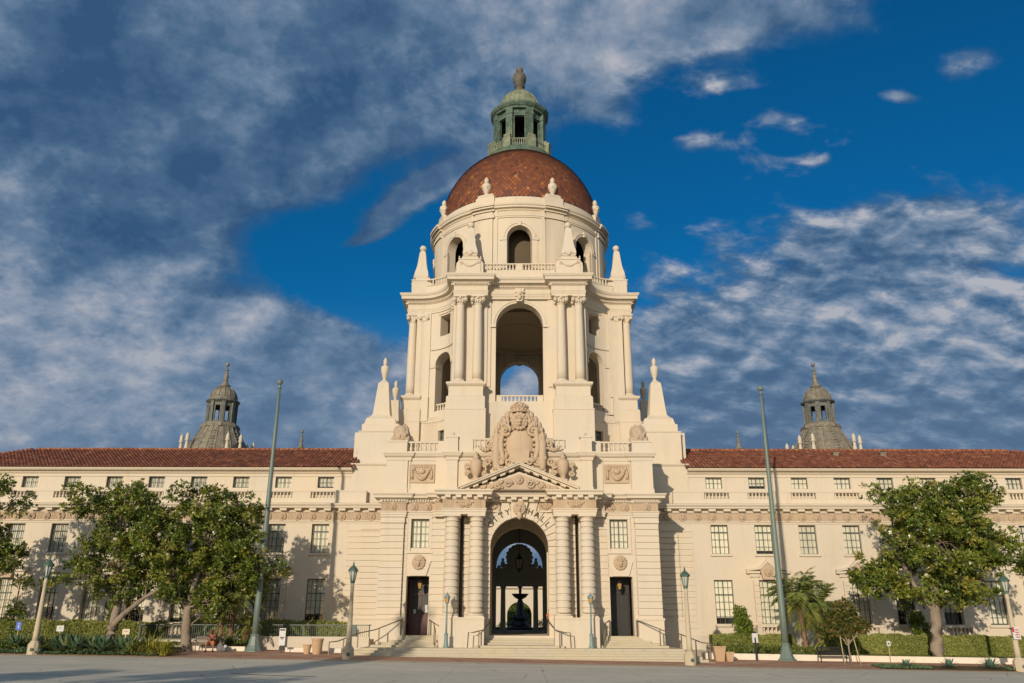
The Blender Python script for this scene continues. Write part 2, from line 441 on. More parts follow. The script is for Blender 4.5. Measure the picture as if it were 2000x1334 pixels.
AMBER = mat_plain('amber_lamp_glass', (0.55, 0.33, 0.08), 0.2, 0.5, var=0.2)
BLACK = mat_plain('black_metal', (0.02, 0.02, 0.02), 0.5, 0.4)
WHITE = mat_plain('white_sign_paint', (0.60, 0.58, 0.54), 0.5, 0.4, var=0.05)
BLUE = mat_plain('blue_sign_paint', (0.02, 0.10, 0.42), 0.4, 0.5, var=0.08)
RED = mat_plain('red_sign_paint', (0.5, 0.04, 0.03), 0.5, 0.4)
POT = mat_plain('tan_clay', (0.52, 0.34, 0.20), 0.8, 0.2, var=0.15)
STAKE = mat_plain('pale_timber', (0.50, 0.40, 0.20), 0.8, 0.2, var=0.2)
LEAF = [(0.0, (0.035, 0.058, 0.011)), (0.3, (0.105, 0.15, 0.020)), (0.6, (0.235, 0.265, 0.034)), (0.78, (0.31, 0.23, 0.05)), (0.93, (0.42, 0.40, 0.09)), (0.96, (0.75, 0.70, 0.52)), (1.0, (0.8, 0.75, 0.6))]
MAGNOLIA = mat_tint('magnolia_leaf', LEAF, 0.38, 0.5, 0.12)
def shades(a, b_, c): return [(0.0, a), (0.5, b_), (1.0, c)]
HEDGE = mat_tint('hedge_leaf', shades((0.10, 0.13, 0.028), (0.27, 0.29, 0.07), (0.45, 0.44, 0.13)), 0.6, 0.3, 0.15)
SHRUB = mat_tint('shrub_leaf', shades((0.05, 0.085, 0.012), (0.15, 0.21, 0.022), (0.34, 0.38, 0.045)), 0.55, 0.3, 0.15)
AUTUMN = mat_tint('bronze_leaf', [(0.0, (0.03, 0.05, 0.01)), (0.5, (0.10, 0.12, 0.02)), (0.75, (0.26, 0.13, 0.03)), (1.0, (0.34, 0.15, 0.04))], 0.5, 0.4, 0.15)
PALM = mat_tint('palm_leaf', shades((0.055, 0.08, 0.02), (0.17, 0.21, 0.05), (0.36, 0.36, 0.09)), 0.5, 0.4, 0.15)
AGAVE = mat_tint('agave_leaf', shades((0.045, 0.085, 0.045), (0.10, 0.16, 0.08), (0.26, 0.28, 0.11)), 0.5, 0.4)
AGAVEB = mat_tint('blue_agave_leaf', shades((0.07, 0.13, 0.10), (0.13, 0.22, 0.16), (0.22, 0.32, 0.22)), 0.5, 0.4)
FLAX = mat_tint('yellow_flax_leaf', shades((0.12, 0.14, 0.02), (0.36, 0.33, 0.05), (0.60, 0.50, 0.10)), 0.5, 0.4, 0.15)
COVER = mat_tint('ground_cover_leaf', shades((0.06, 0.10, 0.045), (0.12, 0.19, 0.09), (0.24, 0.30, 0.14)), 0.6, 0.3, 0.1)
BARK = mat_stone('grey_bark', (0.30, 0.24, 0.18), stain=(0.55, 0.52, 0.5), amt=1.0, bm=0.15, fine=7.0)
PBARK = mat_stone('palm_bark', (0.24, 0.15, 0.09), stain=(0.5, 0.5, 0.5), amt=1.0, bm=0.05, fine=7.0)
# ================================================================== CITY HALL
HALL = empty('city_hall', (0, 0, 0), 'huge cream plaster city hall with red tiled dome, central arch and two long wings', 'building')
def part(mb, name, mat, parent=None): return mb.build(name, mat, parent or HALL)

CORN = lambda z0, z1, o: [(0, z0), (o*0.16, z0), (o*0.16, z0+(z1-z0)*0.18), (o*0.42, z0+(z1-z0)*0.36), (o*0.42, z0+(z1-z0)*0.46),
                          (o*0.86, z0+(z1-z0)*0.5), (o*0.86, z0+(z1-z0)*0.72), (o, z0+(z1-z0)*0.80), (o, z1), (0, z1+0.02)]
SILL = lambda z0, z1, o: [(0, z0), (o*0.5, z0+(z1-z0)*0.25), (o, z0+(z1-z0)*0.45), (o, z1-0.03), (o*0.7, z1), (0, z1)]
BALP = [(0.075, 0), (0.075, 0.06), (0.05, 0.09), (0.085, 0.22), (0.095, 0.33), (0.06, 0.55), (0.042, 0.72), (0.07, 0.80), (0.05, 0.85), (0.075, 0.92), (0.075, 1.0)]
def baluster(mb, c, h, w=1.0):
    mb.lathe([(r*w, z*h) for r, z in BALP], c, 8, smooth=True, cap=False)
def balustrade(mb, pts, z0, z1, pitch=0.29, th=0.13, base=0.1, rail=0.12, w=1.0, gap=0.0):
    pr = [(-th, z1-rail), (th, z1-rail), (th, z1-0.02), (th*0.8, z1), (-th*0.8, z1), (-th, z1-0.02), (-th, z1-rail)]
    mb.sweep(pts, pr)
    mb.sweep(pts, [(-th, z0), (th, z0), (th, z0+base), (-th, z0+base), (-th, z0)])
    ds = [0.0]
    for a, b in zip(pts, pts[1:]): ds.append(ds[-1]+math.dist(a, b))
    L = ds[-1]; n = max(1, int((L-2*gap)/pitch))
    for i in range(n):
        s_ = gap+(L-2*gap)*(i+0.5)/n
        for k in range(len(pts)-1):
            if ds[k] <= s_ <= ds[k+1]:
                f = (s_-ds[k])/(ds[k+1]-ds[k]); x = pts[k][0]+f*(pts[k+1][0]-pts[k][0]); y = pts[k][1]+f*(pts[k+1][1]-pts[k][1])
                baluster(mb, (x, y, z0+base), z1-rail-z0-base, w); break
CRS, CR0 = 0.435, 2.93
def courses(mb, x0, x1, yf, z0, z1, d=0.085, side=None):
    """rusticated courses standing d proud of the wall plane"""
    k = math.floor((z0-CR0)/CRS)
    while CR0+k*CRS < z1:
        a = max(z0, CR0+k*CRS+0.036); b = min(z1, CR0+(k+1)*CRS-0.036)
        if b-a > 0.06: mb.box(x0, x1, yf-d, yf+0.05, a, b)
        k += 1
def urn_prof(h):
    return [(r*h, z*h) for r, z in [(0.12,0),(0.12,0.03),(0.075,0.06),(0.06,0.13),(0.085,0.15),(0.085,0.18),(0.105,0.22),(0.145,0.40),(0.163,0.53),(0.15,0.60),(0.10,0.645),(0.055,0.67),(0.05,0.70),(0.088,0.72),(0.088,0.75),(0.06,0.77),(0.085,0.82),(0.07,0.89),(0.03,0.96),(0.0,1.0)]]
def lion(mb, c, r, ydir=-1):
    x, y, z = c
    for k in range(14):
        a = 2*math.pi*k/14
        mb.ball((x+math.cos(a)*r*0.78, y+ydir*0.06*r, z+math.sin(a)*r*0.84), r*0.27, 7, 5)
        a += 0.22
        mb.ball((x+math.cos(a)*r*0.55, y+ydir*0.22*r, z+0.08*r+math.sin(a)*r*0.6), r*0.22, 7, 5)
    mb.ball((x, y+ydir*0.22*r, z), r*0.55, 10, 7, (0.9, 0.7, 1.05))
    mb.ball((x, y+ydir*0.62*r, z-0.16*r), r*0.25, 8, 6, (1.0, 0.8, 0.85))
    mb.ball((x, y+ydir*0.62*r, z+0.08*r), r*0.15, 7, 5, (0.7, 0.9, 1.8))
    mb.ball((x, y+ydir*0.55*r, z-0.45*r), r*0.18, 7, 5, (1.2, 0.8, 0.8))
    for s_ in (-1, 1):
        mb.ball((x+s_*0.26*r, y+ydir*0.58*r, z+0.26*r), r*0.13, 7, 5, (1.3, 0.8, 0.6))
        mb.ball((x+s_*0.46*r, y+ydir*0.35*r, z+0.5*r), r*0.16, 7, 5)
def swag(mb, x0, x1, y, z, drop, r, n=11):
    for i in range(n):
        t = i/(n-1); x = x0+(x1-x0)*t; zz = z-drop*4*t*(1-t)
        rr = r*(0.65+0.75*math.sin(math.pi*t))
        mb.ball((x, y, zz), rr, 7, 5)
        mb.ball((x+r*0.3, y-rr*0.6, zz+rr*0.3), rr*0.5, 6, 4)
def scroll(mb, c, r, turns=1.6, hand=1, th=0.10, a0=0.0, y=None):
    pts = []; n = 18
    for i in range(n+1):
        t = i/n; a = a0+hand*2*math.pi*turns*t; q = r*(1-0.82*t)
        pts.append((c[0]+math.cos(a)*q, c[1]-0.05*t, c[2]+math.sin(a)*q))
    mb.tube(pts, [th*(1-0.5*i/n) for i in range(n+1)], 6)

# ------------------------------------------------------------ windows
def window(cx, yf, z0, z1, hw, t, cols, rows, heavy_h=None, blind=1.0, parent=None):
    yg = yf+t
    f = MB(); b = 0.04
    f.box(cx-hw, cx-hw+b, yg-0.04, yg+0.04, z0, z1); f.box(cx+hw-b, cx+hw, yg-0.04, yg+0.04, z0, z1)
    f.box(cx-hw+b, cx+hw-b, yg-0.038, yg+0.038, z0, z0+b); f.box(cx-hw+b, cx+hw-b, yg-0.038, yg+0.038, z1-b, z1)
    for i in range(1, cols):
        x = cx-hw+2*hw*i/cols; w = 0.026 if (cols % 2 == 0 and i == cols//2) else 0.011
        f.box(x-w, x+w, yg-0.03, yg+0.03, z0+b, z1-b)
    for j in range(1, rows):
        z = z0+(z1-z0)*j/rows; w = 0.030 if heavy_h == j else 0.011
        f.box(cx-hw+b, cx+hw-b, yg-0.027, yg+0.027, z-w, z+w)
    o = part(f, 'window', FRAME, parent)
    p = MB(); p.quad((cx-hw, yg+0.05, z0), (cx+hw, yg+0.05, z0), (cx+hw, yg+0.05, z1), (cx-hw, yg+0.05, z1)); p.build('pane', GLASS, o)
    bl = MB(); zb = z0+(z1-z0)*(1-blind)
    if z1-zb > 0.05:
        n = 10
        for i in range(n):
            xa = cx-hw+2*hw*i/n; xb = cx-hw+2*hw*(i+1)/n; ya = yg+0.13+0.03*(i % 2); yb = yg+0.13+0.03*((i+1) % 2)
            bl.quad((xa, ya, zb), (xb, yb, zb), (xb, yb, z1), (xa, ya, z1))
        bl.build('blind', BLIND, o)
    rm = MB(); rm.box(cx-hw-0.05, cx+hw+0.05, yg+0.2, yg+0.9, z0-0.05, z1+0.05); rm.build('dark_room_backing', DARK, o)  # solid box coloured dark in place of an unlit room
    return o

# ------------------------------------------------------------ WINGS
WC = [15.27+3.35*k for k in range(9)]
W3, W2, W1 = (12.43, 13.37, 0.64), (7.43, 9.58, 0.66), (2.41, 5.53, 0.70)
blinds = random.Random(5)
def wing(sg):
    def X(a, b): return (a, b) if sg > 0 else (-b, -a)
    XE = 47.0
    # lower wall
    w = MB()
    x0, x1 = X(9.66, XE)
    ops = []
    for c in WC:
        ops.append((sg*c, W2[2], W2[0], W2[1], 'rect')); ops.append((sg*c, W1[2], W1[0], W1[1], 'rect'))
    for z in (3.0, 5.5): ops.append((sg*10.35, 0.14, z, z+1.0, 'rect')) if sg > 0 else None
    w.panel(x0, x1, -0.6, 10.9, ops, 0.42, flat(-16.0), 12)
    a, b = X(13.2, XE); w.box(a, b, -15.99, -15.5, 10.9, 11.2)
    xe = sg*XE; w.box(min(xe, xe-sg*0.4), max(xe, xe-sg*0.4), -15.58, -4, -0.6, 13.9)
    part(w, 'wing_wall', STONE)
    if sg > 0:
        d = MB(); d.box(10.15, 10.55, -15.55, -15.2, 2.8, 6.7); part(d, 'slit_recess', DARK)
    # upper storey
    u = MB()
    a, b = X(13.2, XE)
    u.panel(a, b, 11.0, 13.5, [(sg*c, W3[2], W3[0], W3[1], 'rect') for c in WC], 0.35, flat(-15.4), 12)
    part(u, 'upper_wall', STONE)
    pl = MB()
    a, b = X(11.9, XE-0.3)
    pl.box(a, b, -16.02, -15.4, 11.2, 11.56)
    xs = [12.2 if True else 0]
    edges = []
    for c in WC: edges += [c-0.96, c+0.96]
    pts = [11.9]+edges+[XE-0.3]
    for i in range(0, len(pts), 2):
        if pts[i+1]-pts[i] > 0.05:
            p, q = X(pts[i], pts[i+1]); pl.box(p, q, -16.02, -15.7, 11.56, 12.04)
    pl.box(a, b, -16.05, -15.66, 12.04, 12.16)
    part(pl, 'parapet', STONE)
    for c in WC:
        m = MB()
        for i in range(7): baluster(m, (sg*c-0.96+1.92*(i+0.5)/7, -15.86, 11.56), 0.48, 1.0)
        part(m, 'balustrade', STONE)
    # cornice, mutules, frieze
    path = [(x0, -16.0), (x1, -16.0)]
    c = MB(); c.sweep(path, [(0, 10.72), (0.05, 10.72), (0.5, 10.76), (0.5, 10.86), (0.62, 11.0), (0.62, 11.08), (0, 11.2)])
    c.sweep(path, [(0, 10.42), (0.1, 10.42), (0.16, 10.5), (0.16, 10.54), (0, 10.54)])
    c.sweep(path, [(0, 9.66), (0.05, 9.66), (0.05, 9.76), (0.11, 9.80), (0.11, 9.87), (0, 9.87)])
    c.along(path, 1.143, 0.52, 0.0, 0.46, 10.55, 10.73)
    part(c, 'wing_cornice', STONE)
    f = MB(); f.box(x0, x1, -16.04, -15.95, 9.88, 10.42)
    n = int((XE-9.66)/1.143)
    for i in range(n):
        x = sg*(9.66+1.143*(i+0.5)); lion(f, (x, -16.08, 10.14), 0.30)
        for k in range(4):
            xx = x+sg*(0.40+0.11*k); f.box(xx-0.03, xx+0.03, -16.075, -16.03, 9.92, 10.38)
    part(f, 'frieze', TERRA)
    # rusticated pier beside the vestibule
    r = MB()
    p, q = X(9.66, 12.05); r.box(p, q, -16.14, -15.99, 2.75, 9.3); courses(r, p, q, -16.14, 2.9, 9.15)
    r.box(p-0.05, q+0.05, -16.28, -15.99, 9.15, 9.32); r.box(p, q, -16.24, -15.99, 9.32, 9.6)
    p, q = X(9.66, 12.2); r.box(p, q, -16.3, -15.98, -0.6, 2.62); r.box(p, q, -16.36, -15.98, 2.62, 2.76)
    p, q = X(12.06, 13.15); courses(r, p, q, -15.99, 2.1, 9.2, 0.07)
    part(r, 'rusticated_pier', STONE)
    # water table
    t = MB(); p, q = X(12.2, XE); t.sweep([(p, -16.0), (q, -16.0)], [(0, -0.6), (0.10, -0.6), (0.10, 1.5), (0.03, 1.6), (0, 1.6)]); part(t, 'plinth_course', STONE_W)
    # eaves and roof
    e = MB(); p, q = X(13.2, XE+0.0)
    e.sweep([(p, -15.4), (q, -15.4)], [(0, 13.30), (0.07, 13.32), (0.07, 13.5), (0.2, 13.62), (0.2, 13.72), (0.52, 13.76), (0.6, 13.88), (0.6, 13.95), (0, 13.97)])
    part(e, 'eaves_cornice', STONE)
    ro = MB()
    zE, zR, yE, yR = 13.97, 16.42, -16.15, -10.5
    pitch = 0.29; a0, b0 = 13.0, 47.4
    nx = int((b0-a0)/pitch); rows = 14; prof = [0.0, 0.05, 0.08, 0.05, 0.0, -0.015]
    rng = random.Random(11+sg)
    for i in range(nx):
        for j in range(rows):
            ro.cur = min(1.0, max(0.02, rng.gauss(0.45, 0.22)))
            ta, tb = j/rows, (j+1)/rows
            for k in range(6):
                xa = a0+pitch*(i+k/6); xb = a0+pitch*(i+(k+1)/6); ha, hb = prof[k], prof[(k+1) % 6]
                def lim(x, t): return t
                va, vb = [], []
                # the hip at the far end cuts the tile rows
                tm = 1.0 if xb <= 41.9 else max(0.0, (47.4-xb)/5.5)
                if ta >= tm: continue
                tb2 = min(tb, tm)
                def P(x, t, h, up): return (sg*x, yE+(yR-yE)*t, zE+(zR-zE)*t+h+up)
                ro.quad(P(xa, ta, ha, 0.045), P(xb, ta, hb, 0.045), P(xb, tb2, hb, 0.0), P(xa, tb2, ha, 0.0))
                if k in (0, 1, 2, 3): ro.quad(P(xa, ta, ha, 0.045), P(xb, ta, hb, 0.045), P(xb, ta, hb, -0.02), P(xa, ta, ha, -0.02))
    ro.cur = 0.5
    def S(x, y, z): return (sg*x, y, z)
    ro.quad(S(13, yR, zR-0.03), S(41.9, yR, zR-0.03), S(47.4, -4.5, zE), S(13, -4.5, zE))
    ro.add([S(41.9, yR, zR-0.03), S(47.4, yE, zE-0.02), S(47.4, -4.5, zE)], [(0, 1, 2)])
    nr = int((41.9-13)/0.42)
    for i in range(nr):
        ro.cur = 0.62+0.25*rng.random()
        x = sg*(13+0.42*(i+0.5)); ro.tube([(x-0.2, yR, zR+0.03), (x+0.2, yR, zR+0.05)], [0.15, 0.13], 8)
    for i in range(24):
        t = (i+0.5)/24; ro.cur = 0.5+0.3*rng.random()
        ro.ball((sg*(41.9+5.5*t), yR+(yE-yR)*t, zR+(zE-zR)*t+0.05), 0.16, 7, 5)
    part(ro, 'wing_roof', ROOF)
    if sg > 0:
        for x in (26.3, 30.2):
            v = MB(); y = -12.3; z = 15.75
            v.box(x-0.22, x+0.22, y-0.1, y+0.3, z-0.2, z+0.12); v.box(x-0.28, x+0.28, y-0.16, y+0.34, z+0.12, z+0.18)
            part(v, 'roof_vent', GREYSTONE)
    # windows
    for i, c in enumerate(WC):
        bl = [1.0, 1.0, 0.84, 1.0, 0.9, 1.0]
        o3 = blinds.choice(bl); o2 = blinds.choice([1, 1, 0.86, 1, 1, 0.93]); o1 = blinds.choice([1, 0.85, 1, 0.8, 1, 0.66])
        if sg > 0: o1 = [0.86, 1.0, 0.78, 0.95, 0.12, 0.72, 0.97, 0.9, 1][i]; o3 = [1, 0.72, 1, 1, 1, 1, 1, 1, 1][i]; o2 = [1, 0.88, 1, 1, 1, 1, 1, 1, 1][i]
        else: o1 = [0.8, 0.95, 0.7, 0.9, 0.72, 1.0, 0.66, 0.9, 1][i]
        window(sg*c, -15.4, *W3[:2], W3[2], 0.22, 4, 2, None, o3)
        window(sg*c, -16.0, *W2[:2], W2[2], 0.24, 4, 4, 3, o2)
        window(sg*c, -16.0, *W1[:2], W1[2], 0.26, 4, 6, 4, o1)
        s_ = MB(); s_.box(sg*c-W2[2]-0.15, sg*c+W2[2]+0.15, -16.14, -15.78, 7.25, 7.42); part(s_, 'window_sill', STONE)
        if i % 2 == 0:
            s_ = MB(); s_.box(sg*c-W1[2]-0.15, sg*c+W1[2]+0.15, -16.16, -15.78, 2.22, 2.40); part(s_, 'window_sill', STONE)
        else:
            # pedimented surround
            g = MB(); x = sg*c
            for q in (-1, 1):
                p0, p1 = sorted((x+q*0.71, x+q*1.12)); g.box(p0, p1, -16.06, -15.99, 2.41, 5.75); courses(g, p0, p1, -16.06, 2.5, 5.5, 0.07)
                p0, p1 = sorted((x+q*0.62, x+q*1.35)); g.box(p0, p1, -16.16, -15.99, 5.75, 5.98)
            for q in (-1, 1):
                g.prism([(x+q*1.62, 6.16), (x+q*0.55, 6.30), (x, 6.80), (x, 7.02), (x+q*0.62, 6.48), (x+q*1.62, 6.32)], -16.36, -15.98)
            g.box(x-1.62, x-0.62, -16.32, -15.985, 6.0, 6.17); g.box(x+0.62, x+1.62, -16.32, -15.985, 6.0, 6.17)
            part(g, 'window_pediment', STONE)
            kx = MB(); kx.prism([(x-0.40, 5.56), (x+0.40, 5.56), (x+0.58, 6.28), (x, 6.76), (x-0.58, 6.28)], -16.28, -15.97); lion(kx, (x, -16.3, 6.12), 0.32); part(kx, 'lion_keystone', TERRA)
            bb = MB(); bb.box(x-1.25, x-0.9, -16.62, -15.98, 1.55, 2.2); bb.box(x+0.9, x+1.25, -16.62, -15.98, 1.55, 2.2)
            bb.box(x-1.25, x+1.25, -16.66, -15.97, 2.2, 2.36); bb.box(x-1.3, x+1.3, -16.64, -15.99, 1.38, 1.55)
            for k in range(6): baluster(bb, (x-0.75+0.3*k, -16.45, 1.55), 0.65, 1.25)
            part(bb, 'window_balcony', STONE)
wing(1); wing(-1)
# podium behind the vestibule that carries tower and obelisks
pd = MB()
for sg in (-1, 1):
    xa, xb = sorted((sg*6.0, sg*13.19)); pd.box(xa, xb, -13.99, -9.5, -0.6, 14.4); pd.box(xa, xb, -9.5, 13.9, 12.4, 14.4)
    for yy in (-7.5, -1.5, 4.5, 10.5, 13.0): pd.box(*sorted((sg*12.2, sg*13.19)), yy-0.6, yy+0.6, -0.6, 12.4)
pd.box(-6.0, 6.0, -13.99, 13.5, 12.4, 14.4)
for sg in (-1, 1):
    xa, xb = sorted((sg*9.7, sg*13.25)); pd.box(xa, xb, -15.48, -13.95, 10.9, 14.2)
    pp = [(sg*9.7, -15.48), (sg*13.25, -15.48), (sg*13.25, -13.9)]
    if sg < 0: pp = pp[::-1]
    pd.sweep(pp, [(-1.5, 14.15), (0, 14.15), (0.05, 14.2), (0.12, 14.3), (0.12, 14.36), (-1.5, 14.5)])
part(pd, 'podium', STONE)

# ------------------------------------------------------------ OBELISK CORNERS
KO = 71.5/67.5
def corner(sg):
    y0, y1 = -14.0, -5.5
    def X(a, b): return (a, b) if sg > 0 else (-b, -a)
    p = MB(); a, b = X(9.9, 13.2)
    p.box(a, b, y0, y1, 14.4, 17.25); p.sweep([(a, y1), (a, y0), (b, y0), (b, y1)], SILL(14.38, 14.72, 0.16))
    p.sweep([(a, y1), (a, y0), (b, y0), (b, y1)], [(0, 17.22), (0.05, 17.25), (0.05, 17.3), (0, 17.34)])
    a, b = X(13.2, 13.66); p.box(a, b, y0+0.7, y1-0.5, 14.2, 17.2); p.box(a, b, y0+0.72, y1-0.52, 17.2, 17.35)
    # upper stages stand back on the plinth
    M = Matrix.Translation((0, -8.5+12.5*KO, 2.5-2.5*KO)) @ Matrix.Scale(KO, 4)
    y0, y1 = -14.0, -11.0; yc = -12.5; xc = sg*11.58
    u = MB(); a, b = X(9.98, 13.0); u.box(a, b, y0+0.1, y1-0.1, 14.5, 17.95)
    a, b = X(10.2, 12.85); u.frustum(a, b, y0+0.2, y1-0.2, 17.95, *X(10.35, 12.7), y0+0.3, y1-0.3, 18.45)
    for i in range(5):
        t0, t1 = i/5, (i+1)/5
        def W(t): return 1.18-0.48*math.sin(t*math.pi/2)
        u.frustum(xc-W(t0), xc+W(t0), yc-W(t0), yc+W(t0), 18.45+0.6*t0, xc-W(t1), xc+W(t1), yc-W(t1), yc+W(t1), 18.45+0.6*t1)
    p.merge(u, M); part(p, 'obelisk_plinth', STONE)
    o = MB()
    o.frustum(xc-0.70, xc+0.70, yc-0.70, yc+0.70, 19.05, xc-0.43, xc+0.43, yc-0.43, yc+0.43, 21.75)
    o.frustum(xc-0.43, xc+0.43, yc-0.43, yc+0.43, 21.75, xc-0.2, xc+0.2, yc-0.2, yc+0.2, 21.98)
    g = MB(); g.merge(o, M); ob = part(g, 'obelisk', STONE)
    u = MB(); u.lathe(urn_prof(2.2), (xc, yc, 21.95), 14, smooth=True); g = MB(); g.merge(u, M); g.build('urn_finial', STONE, ob)
KU = 82/78
for sg in (-1, 1):
    corner(sg)
    M = Matrix.Translation((0, 2+2*KU, 2.5-2.5*KU)) @ Matrix.Scale(KU, 4)
    q = MB(); xc = sg*12.2
    for i in range(6):
        t0, t1 = i/6, (i+1)/6
        def W(t): return 1.0-0.62*math.sin(t*math.pi/2)**1.3
        q.frustum(xc-W(t0), xc+W(t0), -2-W(t0), -2+W(t0), 17+6.0*t0, xc-W(t1), xc+W(t1), -2-W(t1), -2+W(t1), 17+6.0*t1)
    q.box(xc-1, xc+1, -3, -1, 13.2, 17.0)
    g = MB(); g.merge(q, M); o = part(g, 'flared_pier', STONE)
    u = MB(); u.lathe(urn_prof(2.2), (xc, -2, 22.95), 14, smooth=True); g = MB(); g.merge(u, M); g.build('urn_finial', STONE, o)

# ------------------------------------------------------------ TOWER
ACX = 9.6
def side_path(off_arc=0.0, pf=-10.8, cf=-9.9, px0=2.9, px1=6.0):
    p = [(-px1, -9.6), (-px1, pf), (-px0, pf), (-px0, cf), (px0, cf), (px0, pf), (px1, pf), (px1, -9.6)]
    return p+arc(ACX, -ACX, 3.6-off_arc, 180, 90, 14)[1:-1]
def ring(**k):
    # plan outline of the tower, counter-clockwise
    s_ = side_path(**k); out = []
    for i in range(4): out += rot90(s_, i)
    return out
def arcmap(R):
    def fm(i):
        def g(s_, dp, z):
            th = rad(180)-s_/R
            x, y = ACX+(R+dp)*math.cos(th), -ACX+(R+dp)*math.sin(th)
            (x, y), = rot90([(x, y)], i)
            return (x, y, z)
        return g
    return fm
LARC = 3.7*math.pi/2
# base storey 14 - 19.9 and pedestals 19.9 - 22.5
tb = MB()
base = ring(pf=-11.15, cf=-10.1, px0=2.98, px1=6.4)
for i in range(4):
    pier_l = rot90([(2.98, -9.9), (2.98, -11.15), (6.4, -11.15), (6.4, -9.2)], i)
    pier_r = rot90([(-6.4, -9.2), (-6.4, -11.15), (-2.98, -11.15), (-2.98, -9.9)], i)
    for pp in (pier_l, pier_r):
        tb.sweep(pp, [(-1.0, 13.9), (0.06, 13.9), (0.06, 19.85), (0.10, 19.87), (0.10, 19.95), (-1.0, 19.96)])
        tb.sweep(pp, [(-1.0, 19.95), (-0.02, 19.95), (-0.02, 21.0), (-0.10, 21.1), (-0.20, 21.18), (-0.20, 22.0), (-0.12, 22.06), (0.02, 22.2), (0.02, 22.36), (-0.1, 22.42), (-1.0, 22.44)])
    f = flat(-10.2)
    tb.panel(-3.0, 3.0, 13.9, 20.85, [], 0.6, lambda s_, dp, z, i=i: (*rot90([(s_, -10.2+dp)], i)[0], z), 1)
    tb.panel(0.0, LARC, 13.9, 20.3, [(LARC*0.5, 0.55, 17.85, 18.95, 'rect')], 0.6, arcmap(3.55)(i), 14)
    tb.panel(0.0, LARC, 19.8, 19.95, [], 0.3, arcmap(3.49)(i), 14)
part(tb, 'tower_base', STONE)
for i in range(4):
    g = arcmap(3.55)(i); m = MB(); c = LARC*0.5; dep = 0.3
    def pl(s0, s1, z0, z1, d0=dep): m.add([g(s0,d0,z0),g(s1,d0,z0),g(s1,d0,z1),g(s0,d0,z1),g(s0,d0+.07,z0),g(s1,d0+.07,z0),g(s1,d0+.07,z1),g(s0,d0+.07,z1)], [(0,1,2,3),(4,5,6,7),(0,1,5,4),(3,2,6,7),(0,3,7,4),(1,2,6,5)])
    pl(c-.55, c-.49, 17.85, 18.95); pl(c+.49, c+.55, 17.85, 18.95); pl(c-.49, c+.49, 17.85, 17.92); pl(c-.49, c+.49, 18.88, 18.95)
    for q in (-.25, 0, .25): pl(c+q-.02, c+q+.02, 17.92, 18.88)
    pl(c-.49, c+.49, 18.38, 18.42)
    o = part(m, 'window', FRAME)
    m = MB(); m.quad(g(c-.5, .40, 17.9), g(c+.5, .40, 17.9), g(c+.5, .40, 18.9), g(c-.5, .40, 18.9)); m.build('pane', GLASS, o)
    m = MB(); m.quad(g(c-.5, .46, 17.9), g(c+.5, .46, 17.9), g(c+.5, .46, 18.9), g(c-.5, .46, 18.9)); m.build('blind', BLIND, o)
# main storey walls
tw = MB()
for i in range(4):
    fm = lambda s_, dp, z, i=i: (*rot90([(s_, -9.6+dp)], i)[0], z)
    tw.panel(-2.95, 2.95, 20.85, 31.2, [(0, 2.15, 20.86, 28.2, 'arch')], 1.3, fm, 6)
    for sg in (-1, 1):
        a, b = sorted((sg*2.93, sg*6.03))
        tw.panel(a, b, 20.0, 31.2, [], 0.9, lambda s_, dp, z, i=i: (*rot90([(s_, -9.85+dp)], i)[0], z), 1)
        a, b = sorted((sg*2.6, sg*2.93))
        tw.panel(a, b, 22.3, 31.0, [], 0.3, lambda s_, dp, z, i=i: (*rot90([(s_, -9.72+dp)], i)[0], z), 1)
    g = arcmap(3.7)(i)
    tw.panel(0.0, LARC, 19.9, 31.2, [(LARC/2, 1.12, 20.86, 25.3, 'arch'), (LARC/2, 0.72, 28.15, 30.2, 'rect')], 1.15, g, 16)
    g2 = arcmap(3.58)(i)
    for s0, s1 in ((0.0, 1.15), (LARC-1.15, LARC)):
        tw.panel(s0*0.97, s1*0.97, 19.95, 22.3, [], 0.3, arcmap(3.42)(i), 3)
        tw.panel(s0*0.97, s1*0.97, 22.3, 31.1, [], 0.3, g2, 3)
    # string course and hood over the niche arch
    tw.panel(1.2, LARC-1.2, 26.85, 27.0, [], 0.3, arcmap(3.6)(i), 8)
    for zz in (30.35,): tw.panel(LARC/2-0.95, LARC/2+0.95, zz, zz+0.14, [], 0.3, arcmap(3.62)(i), 4)
    for q in (-1, 1):
        s0, s1 = sorted((LARC/2+q*1.12, LARC/2+q*1.75)); tw.panel(s0, s1, 25.1, 25.35, [], 0.5, arcmap(3.6)(i), 3)
# archivolts
def archivolt(mb, fm, c, zs, r0, r1, pr, n=24):
    for k in range(n):
        a0, a1 = math.pi*k/n, math.pi*(k+1)/n
        def p(a, r, d): return fm(c-math.cos(a)*r, d, zs+math.sin(a)*r)
        mb.quad(p(a0,r0,-pr), p(a1,r0,-pr), p(a1,r1,-pr), p(a0,r1,-pr))
        mb.quad(p(a0,r1,-pr), p(a1,r1,-pr), p(a1,r1,0.02), p(a0,r1,0.02))
        mb.quad(p(a0,r0,-pr), p(a1,r0,-pr), p(a1,r0,0.02), p(a0,r0,0.02))
for i in range(4):
    fm = lambda s_, dp, z, i=i: (*rot90([(s_, -9.6+dp)], i)[0], z)
    archivolt(tw, fm, 0, 28.2, 2.15, 2.32, 0.05); archivolt(tw, fm, 0, 28.2, 2.32, 2.47, 0.11)
    for q in (-1, 1):
        s0, s1 = sorted((q*2.15, q*2.75)); tw.panel(s0, s1, 27.95, 28.22, [], 0.4, lambda s_, dp, z, i=i: (*rot90([(s_, -9.76+dp)], i)[0], z), 1)
    archivolt(tw, arcmap(3.7)(i), LARC/2, 25.3, 1.12, 1.32, 0.09, 16)
part(tw, 'tower_wall', STONE)
